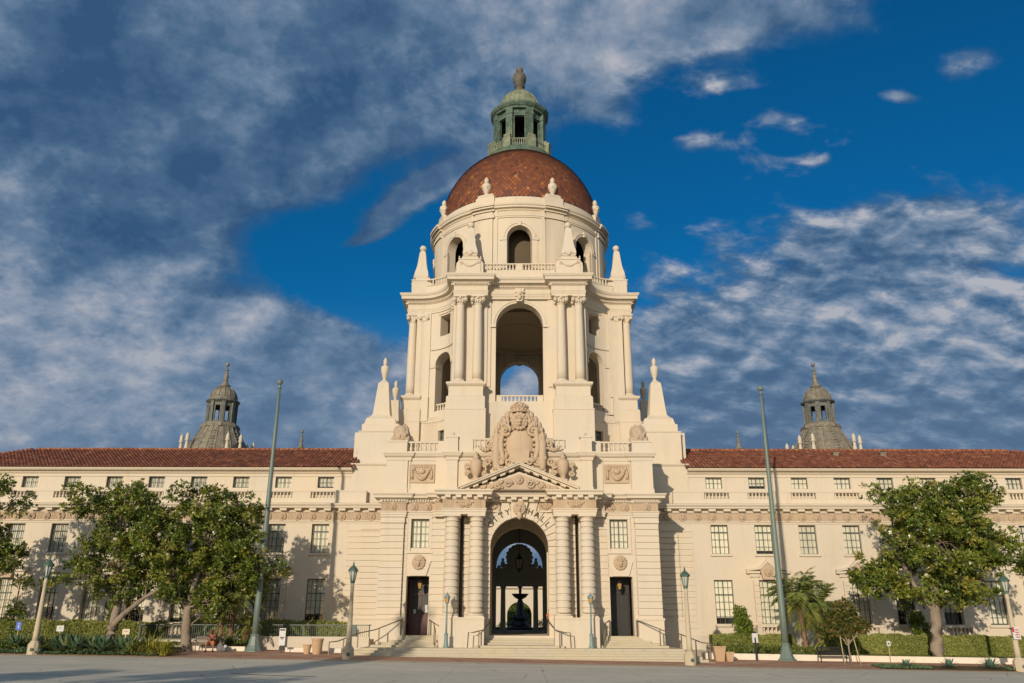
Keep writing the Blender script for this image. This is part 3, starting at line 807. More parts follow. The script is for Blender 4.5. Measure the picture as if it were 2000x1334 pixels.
INR = [(x, y) for x, y in ring(off_arc=-0.7, pf=-9.4, cf=-9.3)]
ti = MB(); ti.prism(INR, 20.6, 20.84, 'z'); part(ti, 'belvedere_floor', STONE_W)
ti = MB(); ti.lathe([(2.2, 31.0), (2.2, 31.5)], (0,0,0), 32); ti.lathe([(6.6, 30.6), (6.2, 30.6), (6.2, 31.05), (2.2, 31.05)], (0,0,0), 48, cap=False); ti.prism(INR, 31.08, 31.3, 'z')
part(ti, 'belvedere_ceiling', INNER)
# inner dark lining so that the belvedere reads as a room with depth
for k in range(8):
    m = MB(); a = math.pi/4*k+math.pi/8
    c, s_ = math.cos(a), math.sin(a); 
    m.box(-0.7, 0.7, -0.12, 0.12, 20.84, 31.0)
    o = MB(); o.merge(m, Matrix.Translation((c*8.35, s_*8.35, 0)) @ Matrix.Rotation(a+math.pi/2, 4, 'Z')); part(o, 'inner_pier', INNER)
# belvedere balustrades
for i in range(4):
    m = MB(); p = rot90([(-2.12, -9.2), (2.12, -9.2)], i); balustrade(m, p, 20.86, 21.65, 0.34, 0.12, 0.12, 0.13, 1.25, 0.55)
    for q in (-1, 1):
        s0, s1 = sorted((q*1.58, q*2.12)); m.panel(s0, s1, 20.98, 21.52, [], 0.2, lambda s_, dp, z, i=i: (*rot90([(s_, -9.3+dp)], i)[0], z), 1)
    part(m, 'balustrade', STONE)
    g = arcmap(3.95)(i); cc = 3.95*math.pi/4
    m = MB(); pts = [g(cc+1.1*(k/4-1), 0, 0)[:2] for k in range(9)]; balustrade(m, pts[::-1], 20.86, 21.6, 0.3, 0.1, 0.1, 0.12, 1.1); part(m, 'balustrade', STONE)
# columns of the tower
def tower_column():
    s_ = MB(); s_.smooth = True
    s_.lathe([(0.43, 0.34), (0.425, 1.2), (0.42, 3.0), (0.40, 5.0), (0.365, 7.0), (0.36, 7.45)], (0,0,0), 24, smooth=True)
    o = s_.build('column', STONE, HALL)
    b = MB(); b.box(-0.54, 0.54, -0.54, 0.54, 0.0, 0.12); b.lathe([(0.53, 0.12), (0.56, 0.17), (0.53, 0.22), (0.47, 0.25), (0.50, 0.30), (0.46, 0.34)], (0,0,0), 24, smooth=True); b.build('column_base', STONE, o)
    c = MB(); c.lathe([(0.37, 7.4), (0.42, 7.43), (0.37, 7.47), (0.37, 7.6), (0.42, 7.75), (0.50, 7.95), (0.50, 8.05)], (0,0,0), 20, smooth=True)
    for q in (-1, 1):
        for y in (-1, 1):
            c.tube([(q*0.5, y*0.26, 7.82), (q*0.5, y*0.54, 7.82)], 0.19, 10); c.tube([(q*0.5, y*0.53, 7.82), (q*0.5, y*0.57, 7.82)], 0.08, 8)
            c.ball((q*0.22, y*0.42, 7.68), 0.1, 6, 5, (1, 0.6, 1.6)); c.ball((q*0.42, y*0.22, 7.68), 0.1, 6, 5, (0.6, 1, 1.6))
    for y in (-1, 1): c.ball((0, y*0.5, 7.98), 0.13, 7, 5); c.ball((0, y*0.43, 7.7), 0.1, 6, 5, (1, 0.6, 1.6))
    c.box(-0.60, 0.60, -0.60, 0.60, 8.05, 8.2); c.build('capital', STONE, o)
    return o
TC = tower_column(); first = True
for i in range(4):
    for x in (-5.38, -3.77, 3.77, 5.38):
        (px, py), = rot90([(x, -10.32)], i)
        o = TC if first else dup(TC, HALL); first = False
        o.location = (px, py, 22.44); o.rotation_euler = (0, 0, math.pi/2*i)
    for x in (-6.02, 6.02):   # pilaster caps at the niche
        pass
# entablature
te = MB(); R0 = ring()
te.sweep(R0, [(-0.9, 30.64), (0.0, 30.64), (0.0, 30.84), (0.04, 30.86), (0.04, 31.02), (0.08, 31.06), (0.08, 31.12), (0.0, 31.14), (0.0, 31.62), (-0.9, 31.62)], True)
part(te, 'tower_frieze', STONE)
tcn = MB()
tcn.sweep(R0, [(-1.0, 31.60), (0.05, 31.60), (0.12, 31.68), (0.12, 31.86), (0.24, 31.90), (0.28, 31.98), (0.58, 32.02), (0.58, 32.26), (0.66, 32.34), (0.74, 32.5), (0.74, 32.58), (-1.0, 32.72)], True)
tcn.along(R0, 0.21, 0.115, 0.10, 0.25, 31.70, 31.86, True)
part(tcn, 'tower_cornice', STONE)
for i in range(4):
    g = MB(); 
    m = MB(); m.prism([(-0.26, 30.36), (0.26, 30.36), (0.42, 31.62), (-0.42, 31.62)], -10.12, -9.58); 
    m.smooth = True
    m.ball((0, -10.2, 31.1), 0.34, 10, 7, (0.85, 0.6, 1.15)); m.ball((0, -10.42, 31.0), 0.1, 6, 5, (0.8, 1, 1.6)); m.ball((0, -10.25, 30.72), 0.2, 8, 5, (0.9, 0.7, 1.2))
    for q in (-1, 1): m.ball((q*0.3, -10.15, 31.25), 0.17, 7, 5); m.ball((q*0.13, -10.38, 31.14), 0.07, 6, 4); m.ball((q*0.28, -10.12, 30.9), 0.15, 7, 5)
    g.merge(m, Matrix.Rotation(math.pi/2*i, 4, 'Z')); part(g, 'keystone_mask', STONE)
# capitals over the pilasters in the niche
for i in range(4):
    for s_ in (0.42, 3.58*math.pi/2-0.42):
        g = arcmap(3.58)(i); m = MB()
        x, y, z = g(s_, -0.05, 0)
        th = math.atan2(g(s_, 1, 0)[1]-y, g(s_, 1, 0)[0]-x)
        k = MB(); k.box(-0.12, 0.25, -0.46, 0.46, 30.3, 30.6)
        for q in (-1, 1): k.tube([(-0.22, q*0.36, 30.15), (0.1, q*0.36, 30.15)], 0.16, 8)
        k.box(-0.03, 0.2, -0.4, 0.4, 29.9, 30.3)
        m.merge(k, Matrix.Translation((x, y, 0)) @ Matrix.Rotation(th, 4, 'Z')); part(m, 'pilaster_capital', STONE)
# terrace + attic balustrade + pedestals + attic obelisks
tr = MB(); tr.prism([(x, y) for x, y in ring(off_arc=-0.5, pf=-10.0)], 32.4, 32.7, 'z'); part(tr, 'terrace', STONE_W)
for i in range(4):
    m = MB(); p = rot90([(-3.3, -9.55), (3.3, -9.55)], i)
    m.sweep(p, [(-0.2, 32.7), (0.2, 32.7), (0.2, 33.5), (0.14, 33.56), (-0.2, 33.56)]); balustrade(m, p, 33.56, 34.34, 0.3, 0.13, 0.08, 0.13, 1.2, 0.15)
    m.panel(-0.25, 0.25, 33.6, 34.3, [], 0.24, lambda s_, dp, z, i=i: (*rot90([(s_, -9.69+dp)], i)[0], z), 1)
    part(m, 'balustrade', STONE)
    m = MB(); a = arc(ACX, -ACX, 3.75, 172, 98, 12); a = rot90(a, i)
    m.sweep(a, [(-0.2, 32.7), (0.15, 32.7), (0.15, 33.5), (-0.2, 33.56)]); balustrade(m, a, 33.56, 34.3, 0.3, 0.12, 0.08, 0.13, 1.15, 0.5)
    part(m, 'balustrade', STONE)
    for sg in (-1, 1):
        m = MB(); xc = sg*4.6
        m.box(xc-1.25, xc+1.25, -10.5, -8.6, 32.6, 33.95); m.box(xc-1.0, xc+1.0, -10.58, -8.7, 33.0, 34.3); m.box(xc-1.06, xc+1.06, -10.64, -8.64, 34.3, 34.42)
        for q in (-1, 1):
            xx, xy = sorted((xc+q*1.0, xc+q*1.25)); m.frustum(xx, xy, -10.5, -8.7, 33.95, xc+q*1.0-0.01, xc+q*1.0+0.01, -10.5, -8.7, 34.3)
            m.tube([(xc+q*1.0, -10.4, 34.42), (xc+q*1.0, -10.4, 34.62)], [0.07, 0.05], 6); m.ball((xc+q*1.0, -10.4, 34.68), 0.08, 6, 5)
        m.sweep([(xc-0.75, -8.9), (xc-0.75, -10.35), (xc+0.75, -10.35), (xc+0.75, -8.9)], [(-0.6, 34.42), (0.0, 34.42), (0.0, 34.7), (-0.1, 34.8), (-0.6, 34.8)])
        swag(m, xc-0.72, xc+0.72, -10.6, 34.05, 0.36, 0.085, 13); 
        for q in (-1, 1): scroll(m, (xc+q*0.78, -10.6, 34.0), 0.17, 1.2, q, 0.06)
        g = MB(); g.merge(m, Matrix.Rotation(math.pi/2*i, 4, 'Z')); part(g, 'obelisk_pedestal', STONE)
        m = MB(); r2 = math.sqrt(2)
        pr = [(0.58, 0), (0.66, 0.12), (0.69, 0.35), (0.65, 0.65), (0.55, 1.0), (0.46, 1.45), (0.38, 2.1), (0.30, 2.85), (0.27, 3.0), (0.22, 3.1)]
        m.lathe([(r*r2, z) for r, z in pr], (xc, -9.75, 34.75), 4, rad(45))
        m.lathe([(0.2, 3.08), (0.2, 3.2)], (xc, -9.75, 34.75), 10); m.ball((xc, -9.75, 34.75+3.48), 0.33, 14, 9)
        m.ball((xc, -10.45, 35.1), 0.28, 9, 6, (1, 0.5, 1)); swag(m, xc-0.6, xc+0.6, -10.45, 35.0, -0.12, 0.09, 7)
        g = MB(); g.merge(m, Matrix.Rotation(math.pi/2*i, 4, 'Z')); part(g, 'attic_obelisk', STONE)
# ------------------------------------------------------------ DRUM
RD = 9.0
def drum(s_, dp, z):
    a = s_/RD-math.pi/2
    return ((RD-dp)*math.cos(a), (RD-dp)*math.sin(a), z)
def drumr(R): return lambda s_, dp, z: ((R-dp)*math.cos(s_/RD-math.pi/2), (R-dp)*math.sin(s_/RD-math.pi/2), z)
CIR = 2*math.pi*RD
dr = MB()
dr.panel(-CIR/16, CIR*15/16, 32.6, 40.4, [(CIR*k/8, 1.2, 34.2, 37.4, 'arch') for k in range(8)], 0.9, drum, 96, False)
for k in range(8):
    c = CIR*k/8
    archivolt(dr, drum, c, 37.4, 1.2, 1.42, 0.10, 20); archivolt(dr, drum, c, 37.4, 1.42, 1.55, 0.16, 20)
    for q in (-1, 1):
        s0, s1 = sorted((c+q*1.2, c+q*1.85)); dr.panel(s0, s1, 37.1, 37.4, [], 0.3, drumr(RD+0.12), 3)
        s0, s1 = sorted((c+q*1.2, c+q*1.75)); dr.panel(s0, s1, 33.5, 37.1, [], 0.3, drumr(RD+0.06), 3)
        s0, s1 = sorted((c+q*2.12, c+q*2.5)); dr.panel(s0, s1, 33.5, 40.3, [], 0.3, drumr(RD+0.10), 3)
    c2 = c+CIR/16; dr.panel(c2-0.95, c2+0.95, 33.5, 40.3, [], 0.3, drumr(RD+0.17), 6)
    dr.panel(c-0.16, c+0.16, 38.55, 39.1, [], 0.3, drumr(RD+0.24), 1)
part(dr, 'drum', STONE)
m = MB(); m.lathe([(RD-0.95, 33.0), (RD-0.95, 40.0)], (0,0,0), 48, smooth=True, cap=False) if False else None
m.lathe([(7.0, 32.8), (7.0, 40.4)], (0,0,0), 40, smooth=True, cap=True); part(m, 'drum_shade_shell', mat_stone('shade_brown_plaster', (0.13, 0.10, 0.065)))  # shell added behind the openings, its colour darkened for the drum's inner shade
m = MB()
CP = [(RD-0.2, 39.5), (RD+0.10, 39.5), (RD+0.10, 39.62), (RD+0.16, 39.66), (RD+0.16, 39.78), (RD+0.02, 39.8), (RD+0.02, 40.22), (RD+0.12, 40.28), (RD+0.14, 40.4), (RD+0.40, 40.46), (RD+0.40, 40.62), (RD+0.5, 40.7), (RD+0.54, 40.86), (RD+0.0, 40.98), (8.75, 41.0)]
m.lathe(CP, (0,0,0), 128, cap=False)
for k in range(8):
    c2 = CIR*k/8+CIR/16
    for j in range(8):
        s0, s1 = c2-1.15+2.3*j/8, c2-1.15+2.3*(j+1)/8
        for (z0, z1, R) in ((39.5, 39.8, RD+0.30), (40.22, 40.42, RD+0.30), (40.46, 40.64, RD+0.56), (40.64, 40.90, RD+0.68)):
            m.panel(s0, s1, z0, z1, [], 0.5, drumr(R), 1)
part(m, 'drum_cornice', STONE)
m = MB(); m.lathe([(8.85, 40.9), (8.85, 41.55), (8.75, 41.62), (8.75, 41.9), (8.6, 42.02), (8.1, 42.04)], (0,0,0), 96, cap=False); part(m, 'dome_curb', STONE)
for k in range(8):
    a = rad(22.5+45*k-90)
    m = MB(); m.box(-1.0, 1.0, -0.35, 0.45, 0, 0.85); m.frustum(-1.0, 1.0, -0.35, 0.45, 0.85, -0.62, 0.62, -0.3, 0.35, 1.0); m.box(-0.55, 0.55, -0.34, 0.34, 1.0, 1.2)
    for q in (-1, 1): m.tube([(q*0.66, -0.3, 1.02), (q*0.66, 0.35, 1.02)], 0.2, 10)
    M = Matrix.Translation((8.55*math.cos(a), 8.55*math.sin(a), 41.2)) @ Matrix.Rotation(a+math.pi/2, 4, 'Z')
    g = MB(); g.merge(m, M); o = part(g, 'urn_pedestal', STONE)
    m = MB(); m.lathe([(r*1.36, z) for r, z in urn_prof(2.15)], (0, 0, 1.15), 12, smooth=True)
    for q in range(6):
        t = math.pi*q/3; m.ball((math.cos(t)*0.36, math.sin(t)*0.36, 2.05), 0.14, 6, 5)
    g = MB(); g.merge(m, M); g.build('urn_finial', STONE, o)
# ------------------------------------------------------------ DOME with scale tiles
def dome_r(z):
    t = max(0.0, min(1.0, (z-42.0)/9.25)); return 8.5*math.sqrt(max(0.0, 1-t*t))
dm = MB(); rng = random.Random(3)
prof = []
N = 400; zs = [42.0+9.25*math.sin(math.pi/2*i/N) for i in range(N+1)]
L = [0.0]
for a, b in zip(zs, zs[1:]): L.append(L[-1]+math.hypot(b-a, dome_r(b)-dome_r(a)))
def at(l):
    l = min(l, L[-1]-1e-6)
    lo, hi = 0, N
    while hi-lo > 1:
        mid = (lo+hi)//2
        if L[mid] <= l: lo = mid
        else: hi = mid
    f = (l-L[lo])/(L[hi]-L[lo]); z = zs[lo]+f*(zs[hi]-zs[lo]); return dome_r(z), z
rowh = 0.25; nt = 126; j = 0
dm.smooth = True
core = [(at(L[-1]*i/40)[0]-0.05, at(L[-1]*i/40)[1]) for i in range(41)]
dm.cur = 0.02; dm.lathe(core, (0,0,0), 96, smooth=True, cap=False); dm.smooth = False
while True:
    l0 = j*rowh
    r0, z0 = at(l0)
    if r0 < 3.5: break
    rm, zm = at(l0+rowh*0.55); r2, z2 = at(l0+rowh*2.0); r1, z1 = at(l0+rowh)
    for k in range(nt):
        a = 2*math.pi*(k+0.5*(j % 2))/nt; h = math.pi/nt
        # scales nearer the bottom catch more bright glazes
        dm.cur = min(1.0, max(0.02, rng.gauss(0.42, 0.15)+(0.36 if rng.random() < 0.12 else 0)-(0.2 if rng.random() < 0.12 else 0)))
        def P(r, ang, z): return (r*math.cos(ang), r*math.sin(ang), z)
        dm.quad(P(r0+0.085, a, z0+0.01), P(r1+0.05, a+h*0.93, z1), P(r2-0.01, a, z2), P(r1+0.05, a-h*0.93, z1))
    j += 1
part(dm, 'dome', DOME)
# ------------------------------------------------------------ LANTERN
ln = MB()
ln.lathe([(3.3, 49.5), (4.0, 49.72), (4.12, 49.85), (4.15, 50.05), (4.04, 50.25), (3.75, 50.4), (3.7, 50.75), (3.3, 50.8), (2.2, 50.85)], (0,0,0), 64, cap=False)
RL = 2.75
def lt(R): return lambda s_, dp, z: ((R-dp)*math.cos(s_-math.pi/2), (R-dp)*math.sin(s_-math.pi/2), z)
for k in range(8):
    a = 2*math.pi*k/8
    M = Matrix.Rotation(a, 4, 'Z')
    m = MB(); m.panel(-1.14, 1.14, 50.8, 56.0, [(0, 0.56, 50.85, 55.05, 'rect')], 0.35, lambda s_, dp, z: (s_, -2.66+dp, z), 2)
    m.box(-0.72, 0.72, -2.74, -2.6, 55.05, 55.2)
    ln.merge(m, M)
    M2 = Matrix.Rotation(a+rad(22.5), 4, 'Z')
    m = MB(); m.box(-0.40, 0.40, -3.08, -2.6, 50.8, 55.3); m.box(-0.46, 0.46, -3.14, -2.6, 50.8, 51.9); m.box(-0.46, 0.46, -3.13, -2.6, 55.2, 55.4); m.box(-0.42, 0.42, -3.10, -2.6, 55.4, 56.0)
    ln.merge(m, M2)
lan = part(ln, 'lantern', COPPER); lan.location.z = 0.30; lan.scale = (0.975, 0.975, 1)
m = MB(); m.lathe([(3.6, 49.6), (4.02, 49.7), (4.02, 50.05), (3.6, 50.1)], (0,0,0), 64, cap=False); part(m, 'lantern_curb', STONE_W)
m = MB()
oct_ = []
for k in range(8):
    for (x, y) in ((-0.46, -3.02), (0.46, -3.02)):
        a = 2*math.pi*k/8+rad(22.5); oct_.append((x*math.cos(a)-y*math.sin(a), x*math.sin(a)+y*math.cos(a)))
m.sweep(oct_, [(-0.5, 55.9), (0.05, 55.9), (0.08, 56.1), (0.2, 56.16), (0.34, 56.35), (0.38, 56.5), (0.38, 56.62), (0.1, 56.75), (-0.8, 56.8)], True)
m.build('lantern_cornice', COPPER, lan)
m = MB()
for k in range(8):
    a = 2*math.pi*k/8
    g = MB(); balustrade(g, [(-0.95, -3.2), (0.95, -3.2)], 50.8, 51.85, 0.24, 0.10, 0.12, 0.12, 1.1, 0.1)
    g2 = MB(); g2.merge(g, Matrix.Rotation(a, 4, 'Z')); m.merge(g2)
    g = MB(); g.box(-0.42, 0.42, -3.72, -3.0, 50.7, 51.95); g.box(-0.36, 0.36, -3.75, -3.1, 51.95, 52.2); g.box(-0.30, 0.30, -3.4, -3.0, 52.2, 52.5)
    m.merge(g, Matrix.Rotation(a+rad(22.5), 4, 'Z'))
m.build('lantern_balustrade', COPPER_L, lan)
m = MB(); pr = [(2.5, 56.7)]+[(2.42*math.cos(rad(t)), 56.95+2.9*math.sin(rad(t))) for t in range(0, 78, 6)]+[(0.62, 59.85), (0.62, 60.0)]
m.lathe(pr, (0,0,0), 48, smooth=True)
for k in range(24):
    a = 2*math.pi*k/24
    m.tube([(2.44*math.cos(rad(t))*math.cos(a), 2.44*math.cos(rad(t))*math.sin(a), 56.95+2.92*math.sin(rad(t))) for t in range(0, 76, 6)], 0.05, 5)
m.lathe([(2.62, 56.7), (2.62, 56.9), (2.5, 57.0), (2.3, 57.0)], (0,0,0), 48, cap=False)
m.build('lantern_cap', COPPER_L, lan)
m = MB(); m.lathe([(0.75, 59.85), (0.75, 60.0), (0.50, 60.1), (0.42, 60.45), (0.62, 60.6), (0.62, 60.75), (0.5, 60.85), (0.62, 61.1), (0.78, 61.5), (0.80, 61.85), (0.70, 62.25), (0.45, 62.5), (0.32, 62.65), (0.42, 62.72), (0.42, 62.85), (0.36, 62.9), (0.42, 63.0), (0.40, 63.1), (0.2, 63.2), (0.17, 63.2), (0.1, 63.3), (0, 63.4)], (0,0,0), 20, smooth=True)
m.build('urn_finial', FINIAL, lan)
m = MB(); m.lathe([(2.2, 56.3), (2.2, 56.5)], (0,0,0), 24); m.build('lantern_ceiling', DARK, lan)

# ================================================================== VESTIBULE
vb = None
def X2(sg, a, b): return (a, b) if sg > 0 else (-b, -a)
for sg in (-1, 1):
    vb = MB()
    a, b = X2(sg, 5.2, 9.66)
    vb.panel(a, b, 0.0, 11.0, [(sg*6.96, 0.775, 1.63, 5.46, 'rect'), (sg*6.93, 0.62, 7.34, 9.31, 'rect')], 0.7, flat(-21.6), 2)
    xo = sg*9.66; vb.box(min(xo, xo-sg*0.5), max(xo, xo-sg*0.5), -20.9, -13.9, 0, 11.0)
    a, b = X2(sg, 8.05, 9.66)
    vb.box(a, b, -21.78, -21.58, 2.75, 9.1); courses(vb, a, b, -21.78, 2.9, 9.0)
    for z0, z1, d in ((9.02, 9.2, 0.12), (9.2, 9.4, 0.05)): vb.box(a-0.04, b+0.04, -21.83-d, -21.58, z0, z1)
    vb.box(a-0.05, b+0.05, -21.92, -21.59, 0, 2.62); vb.box(a-0.1, b+0.1, -21.97, -21.59, 2.62, 2.77)
    xo = sg*9.66; side = MB()
    k = 0
    while CR0+k*CRS < 9.0:
        vb.box(min(xo, xo+sg*0.05), max(xo, xo+sg*0.05), -21.7, -16.3, CR0+k*CRS+0.03, CR0+(k+1)*CRS-0.03); k += 1
    a, b = X2(sg, 7.8, 8.0); courses(vb, a, b, -21.58, 2.9, 9.35, 0.06); vb.box(a, b, -21.7, -21.58, 1.0, 2.8)
    a, b = X2(sg, 5.2, 6.12); courses(vb, a, b, -21.6, 2.9, 9.35, 0.07); vb.box(a, b, -21.68, -21.58, 0.9, 2.85)
    a, b = X2(sg, 7.74, 7.79); vb.box(a, b, -21.66, -21.58, 1.6, 5.46)
    a, b = X2(sg, 6.12, 6.18); vb.box(a, b, -21.66, -21.58, 1.6, 5.46)
    # window architrave
    for q in (-1, 1):
        p, r_ = sorted((sg*6.93+q*0.64, sg*6.93+q*0.83)); vb.box(p, r_, -21.68, -21.58, 7.1, 9.32)
    vb.box(sg*6.93-0.83, sg*6.93+0.83, -21.70, -21.58, 9.32, 9.55)
    vb.box(sg*6.93-0.9, sg*6.93+0.9, -21.72, -21.58, 6.98, 7.12)
    vb.prism([(sg*6.96-0.55, 5.48), (sg*6.96+0.55, 5.48), (sg*6.96+0.85, 6.45), (sg*6.96-0.85, 6.45)], -21.72, -21.58)
    m = MB(); lion(m, (sg*6.94, -21.75, 6.37), 0.46); part(m, 'lion_mask', TERRA)
    window(sg*6.93, -21.6, 7.34, 9.31, 0.62, 0.22, 4, 4, None, 1.0)
    part(vb, 'vestibule_wall', STONE)
# portal wall
pw = MB()
pw.panel(-3.45, 3.45, 0.85, 9.5, [(0, 2.0, 1.64, 7.4, 'arch')], 0.6, flat(-22.0), 4)
for sg in (-1, 1):
    a, b = X2(sg, 4.1, 5.2); pw.box(a, b, -22.0, -20.9, 0.85, 9.5); courses(pw, a, b, -22.0, 2.9, 9.35)
    a, b = X2(sg, 3.8, 4.15); pw.box(a, b, -20.4, -20.2, 0.85, 9.5); a, b = X2(sg, 3.452, 3.86); pw.box(a, b, -22.0, -20.2, 0.85, 9.5)
    a, b = X2(sg, 2.0, 3.86); courses(pw, a, b, -22.0, 2.9, 7.3)
    a, b = X2(sg, 2.95, 3.86); courses(pw, a, b, -22.0, 7.3, 9.35)
    xo = sg*5.2; 
    k = 0
    while CR0+k*CRS < 9.2:
        pw.box(min(xo, xo+sg*0.05), max(xo, xo+sg*0.05), -22.0, -21.6, CR0+k*CRS+0.03, CR0+(k+1)*CRS-0.03); k += 1
    a, b = X2(sg, 2.0, 3.45); pw.box(a, b, -22.06, -21.95, 0.85, 2.8)
nv = 17
for k in range(nv):
    if k in (8,): continue
    a0, a1 = math.pi*k/nv+0.016, math.pi*(k+1)/nv-0.016
    am = abs((k+0.5)/nv-0.5)
    ro = 2.98 if am < 0.33 else 2.85
    pts = [(-math.cos(a)*r, 7.4+math.sin(a)*r) for r, a in ((2.0, a0), (2.0, (a0+a1)/2), (2.0, a1))]+[(-math.cos(a)*r, min(9.83, 7.4+math.sin(a)*r)) for r, a in ((ro, a1), (ro, (a0+a1)/2), (ro, a0))]
    pw.prism(pts, -22.11, -21.98)
for q in (-1, 1):
    pw.prism([(q*0.55, 9.3), (q*1.0, 9.15), (q*1.3, 10.42), (q*0.72, 10.42)], -22.16, -21.9)
pw.prism([(-0.36, 9.38), (0.36, 9.38), (0.62, 10.5), (-0.62, 10.5)], -22.3, -21.9)
pw.box(-2.33, 2.33, -22.0, -21.3, 9.5, 10.5)
part(pw, 'portal_wall', STONE)
m = MB(); lion(m, (0, -22.42, 9.98), 0.44); m.ball((0, -22.5, 9.5), 0.22, 9, 6, (0.9, 0.8, 1.4)); part(m, 'keystone_mask', TERRA)
# banded portal columns on pedestals
def portal_column():
    s_ = MB(); pr = [(0.50, 0.28)]
    k = 0; z0 = 2.95
    while CR0+k*CRS < 9.0:
        a = max(0.28, CR0+k*CRS-2.78); b = min(6.2, CR0+(k+1)*CRS-2.78)
        r = 0.50-0.05*max(0, (a-1.5))/5
        if b-a > 0.1: pr += [(r-0.075, a+0.0), (r-0.075, a+0.035), (r, a+0.06), (r, b-0.06), (r-0.075, b-0.035), (r-0.075, b)]
        k += 1
    pr.append((0.42, 6.25))
    s_.lathe(pr[1:], (0,0,0), 28); o = s_.build('column', STONE, HALL)
    b_ = MB(); b_.box(-0.58, 0.58, -0.58, 0.58, 0, 0.1); b_.lathe([(0.57, 0.1), (0.59, 0.16), (0.55, 0.22), (0.52, 0.24)], (0,0,0), 24, smooth=True); b_.build('column_base', STONE, o)
    c = MB(); c.lathe([(0.45, 6.22), (0.49, 6.25), (0.45, 6.28), (0.45, 6.4), (0.55, 6.5), (0.57, 6.52)], (0,0,0), 24, smooth=True); c.box(-0.60, 0.60, -0.60, 0.60, 6.52, 6.66); c.build('capital', STONE, o)
    return o
PC = portal_column()
for i, x in enumerate((-4.6, -2.92, 2.92, 4.6)):
    o = PC if i == 0 else dup(PC, HALL)
    o.location = (x, -22.95, 2.78)
for sg in (-1, 1):
    m = MB(); a, b = X2(sg, 2.3, 5.22); m.box(a, b, -23.62, -21.99, 0.6, 2.66); m.box(a-0.02, b+0.02, -23.66, -21.99, 2.66, 2.78); part(m, 'column_pedestal', STONE)
# entablature of vestibule and portal
EP = [(-9.72, -15.9), (-9.72, -21.85), (-7.95, -21.85), (-7.95, -21.66), (-5.95, -21.66), (-5.95, -22.1), (-5.24, -22.1), (-5.24, -23.5), (-2.32, -23.5), (-2.32, -22.35),
      (2.32, -22.35), (2.32, -23.5), (5.24, -23.5), (5.24, -22.1), (5.95, -22.1), (5.95, -21.66), (7.95, -21.66), (7.95, -21.85), (9.72, -21.85), (9.72, -15.9)]
EL = EP[:9]+[(-2.32, -22.02)]; ER = [(2.32, -22.02)]+EP[11:]
m = MB()
for pp in (EL, ER): m.sweep(pp, [(-0.9, 9.44), (0.0, 9.44), (0.0, 9.58), (0.04, 9.60), (0.04, 9.74), (0.09, 9.78), (0.09, 9.84), (-0.9, 9.86)])
for sg in (-1, 1): m.box(*X2(sg, 1.42, 2.4), -22.2, -21.9, 9.74, 9.86)
part(m, 'architrave', STONE)
m = MB()
for pp in (EL, ER): m.sweep(pp, [(-0.9, 9.845), (0.0, 9.845), (0.0, 10.42), (-0.9, 10.42)])
for sg in (-1, 1): m.box(*X2(sg, 1.36, 2.34), -22.17, -21.95, 9.862, 10.43)
for x in (-8.9, 8.9, -7.4, 7.4, -6.45, 6.45): lion(m, (x, -21.86 if abs(x) > 8 else -21.68, 10.13), 0.29)
for x in (-3.78, 3.78):
    lion(m, (x-0.15, -23.52, 10.13), 0.25); lion(m, (x+0.25, -23.52, 10.12), 0.24); swag(m, x-0.5, x+0.6, -23.55, 10.25, 0.2, 0.1, 8)
for x in (-1.85, 1.85): lion(m, (x, -22.2, 10.13), 0.24); swag(m, x-0.36, x+0.36, -22.24, 10.2, 0.18, 0.08, 7)
def flutes(x0, x1, y):
    x = x0
    while x < x1: m.box(x, x+0.06, y-0.04, y+0.02, 9.9, 10.38); x += 0.125
for q in (-1, 1):
    for a, b, y in ((9.2, 9.7, -21.85), (8.0, 8.55, -21.85), (6.78, 7.05, -21.66), (4.55, 5.2, -23.5), (2.36, 3.1, -23.5)):
        p, r_ = sorted((q*a, q*b)); flutes(p, r_, y)
part(m, 'frieze', TERRA)
m = MB()
EPs = [EP[0:7], EP[12:20][::1]]
side_l = [(-9.72, -15.9), (-9.72, -21.85), (-7.95, -21.85), (-7.95, -21.66), (-5.95, -21.66), (-5.95, -22.1), (-5.3, -22.1)]
side_r = [(-x, y) for x, y in side_l[::-1]]
for p in (side_l, side_r):
    m.sweep(p, [(-0.9, 10.40), (0.06, 10.40), (0.1, 10.46), (0.1, 10.62), (0.22, 10.64), (0.26, 10.70), (0.46, 10.72), (0.46, 10.86), (0.56, 10.98), (0.56, 11.04), (-0.9, 11.14)])
    m.along(p, 0.19, 0.11, 0.08, 0.23, 10.48, 10.62)
cen = EP[6:14]
m.sweep(cen, [(-0.9, 10.42), (0.05, 10.42), (0.09, 10.50), (0.09, 10.70), (0.44, 10.72), (0.44, 10.86), (0.55, 10.98), (0.55, 11.06), (-0.9, 11.12)])
m.along(cen, 0.72, 0.38, 0.05, 0.40, 10.52, 10.72)
part(m, 'vestibule_cornice', STONE)
# pediment
m = MB()
m.prism([(-3.55, 11.1), (3.55, 11.1), (0, 12.35)], -23.35, -22.1)
for q in (-1, 1):
    dx, dz = 3.95, 1.62; l = math.hypot(dx, dz)
    def rk(o0, o1, t0, t1): 
        return [(q*(3.98-dx*t0)+0, 11.10+dz*t0+o0), (q*(3.98-dx*t1), 11.10+dz*t1+o0), (q*(3.98-dx*t1), 11.10+dz*t1+o1), (q*(3.98-dx*t0), 11.10+dz*t0+o1)]
    m.prism(rk(-0.10, 0.0, 0.0, 1.007), -23.72, -22.0); m.prism(rk(0.0, 0.12, -0.02, 1.007), -23.98, -22.0); m.prism(rk(0.12, 0.20, -0.04, 1.007), -24.06, -22.0)
    for k in range(6):
        t = (k+0.6)/6.4; m.prism(rk(-0.22, -0.09, t-0.045, t+0.045), -23.74, -23.3)
part(m, 'pediment', STONE)
m = MB()
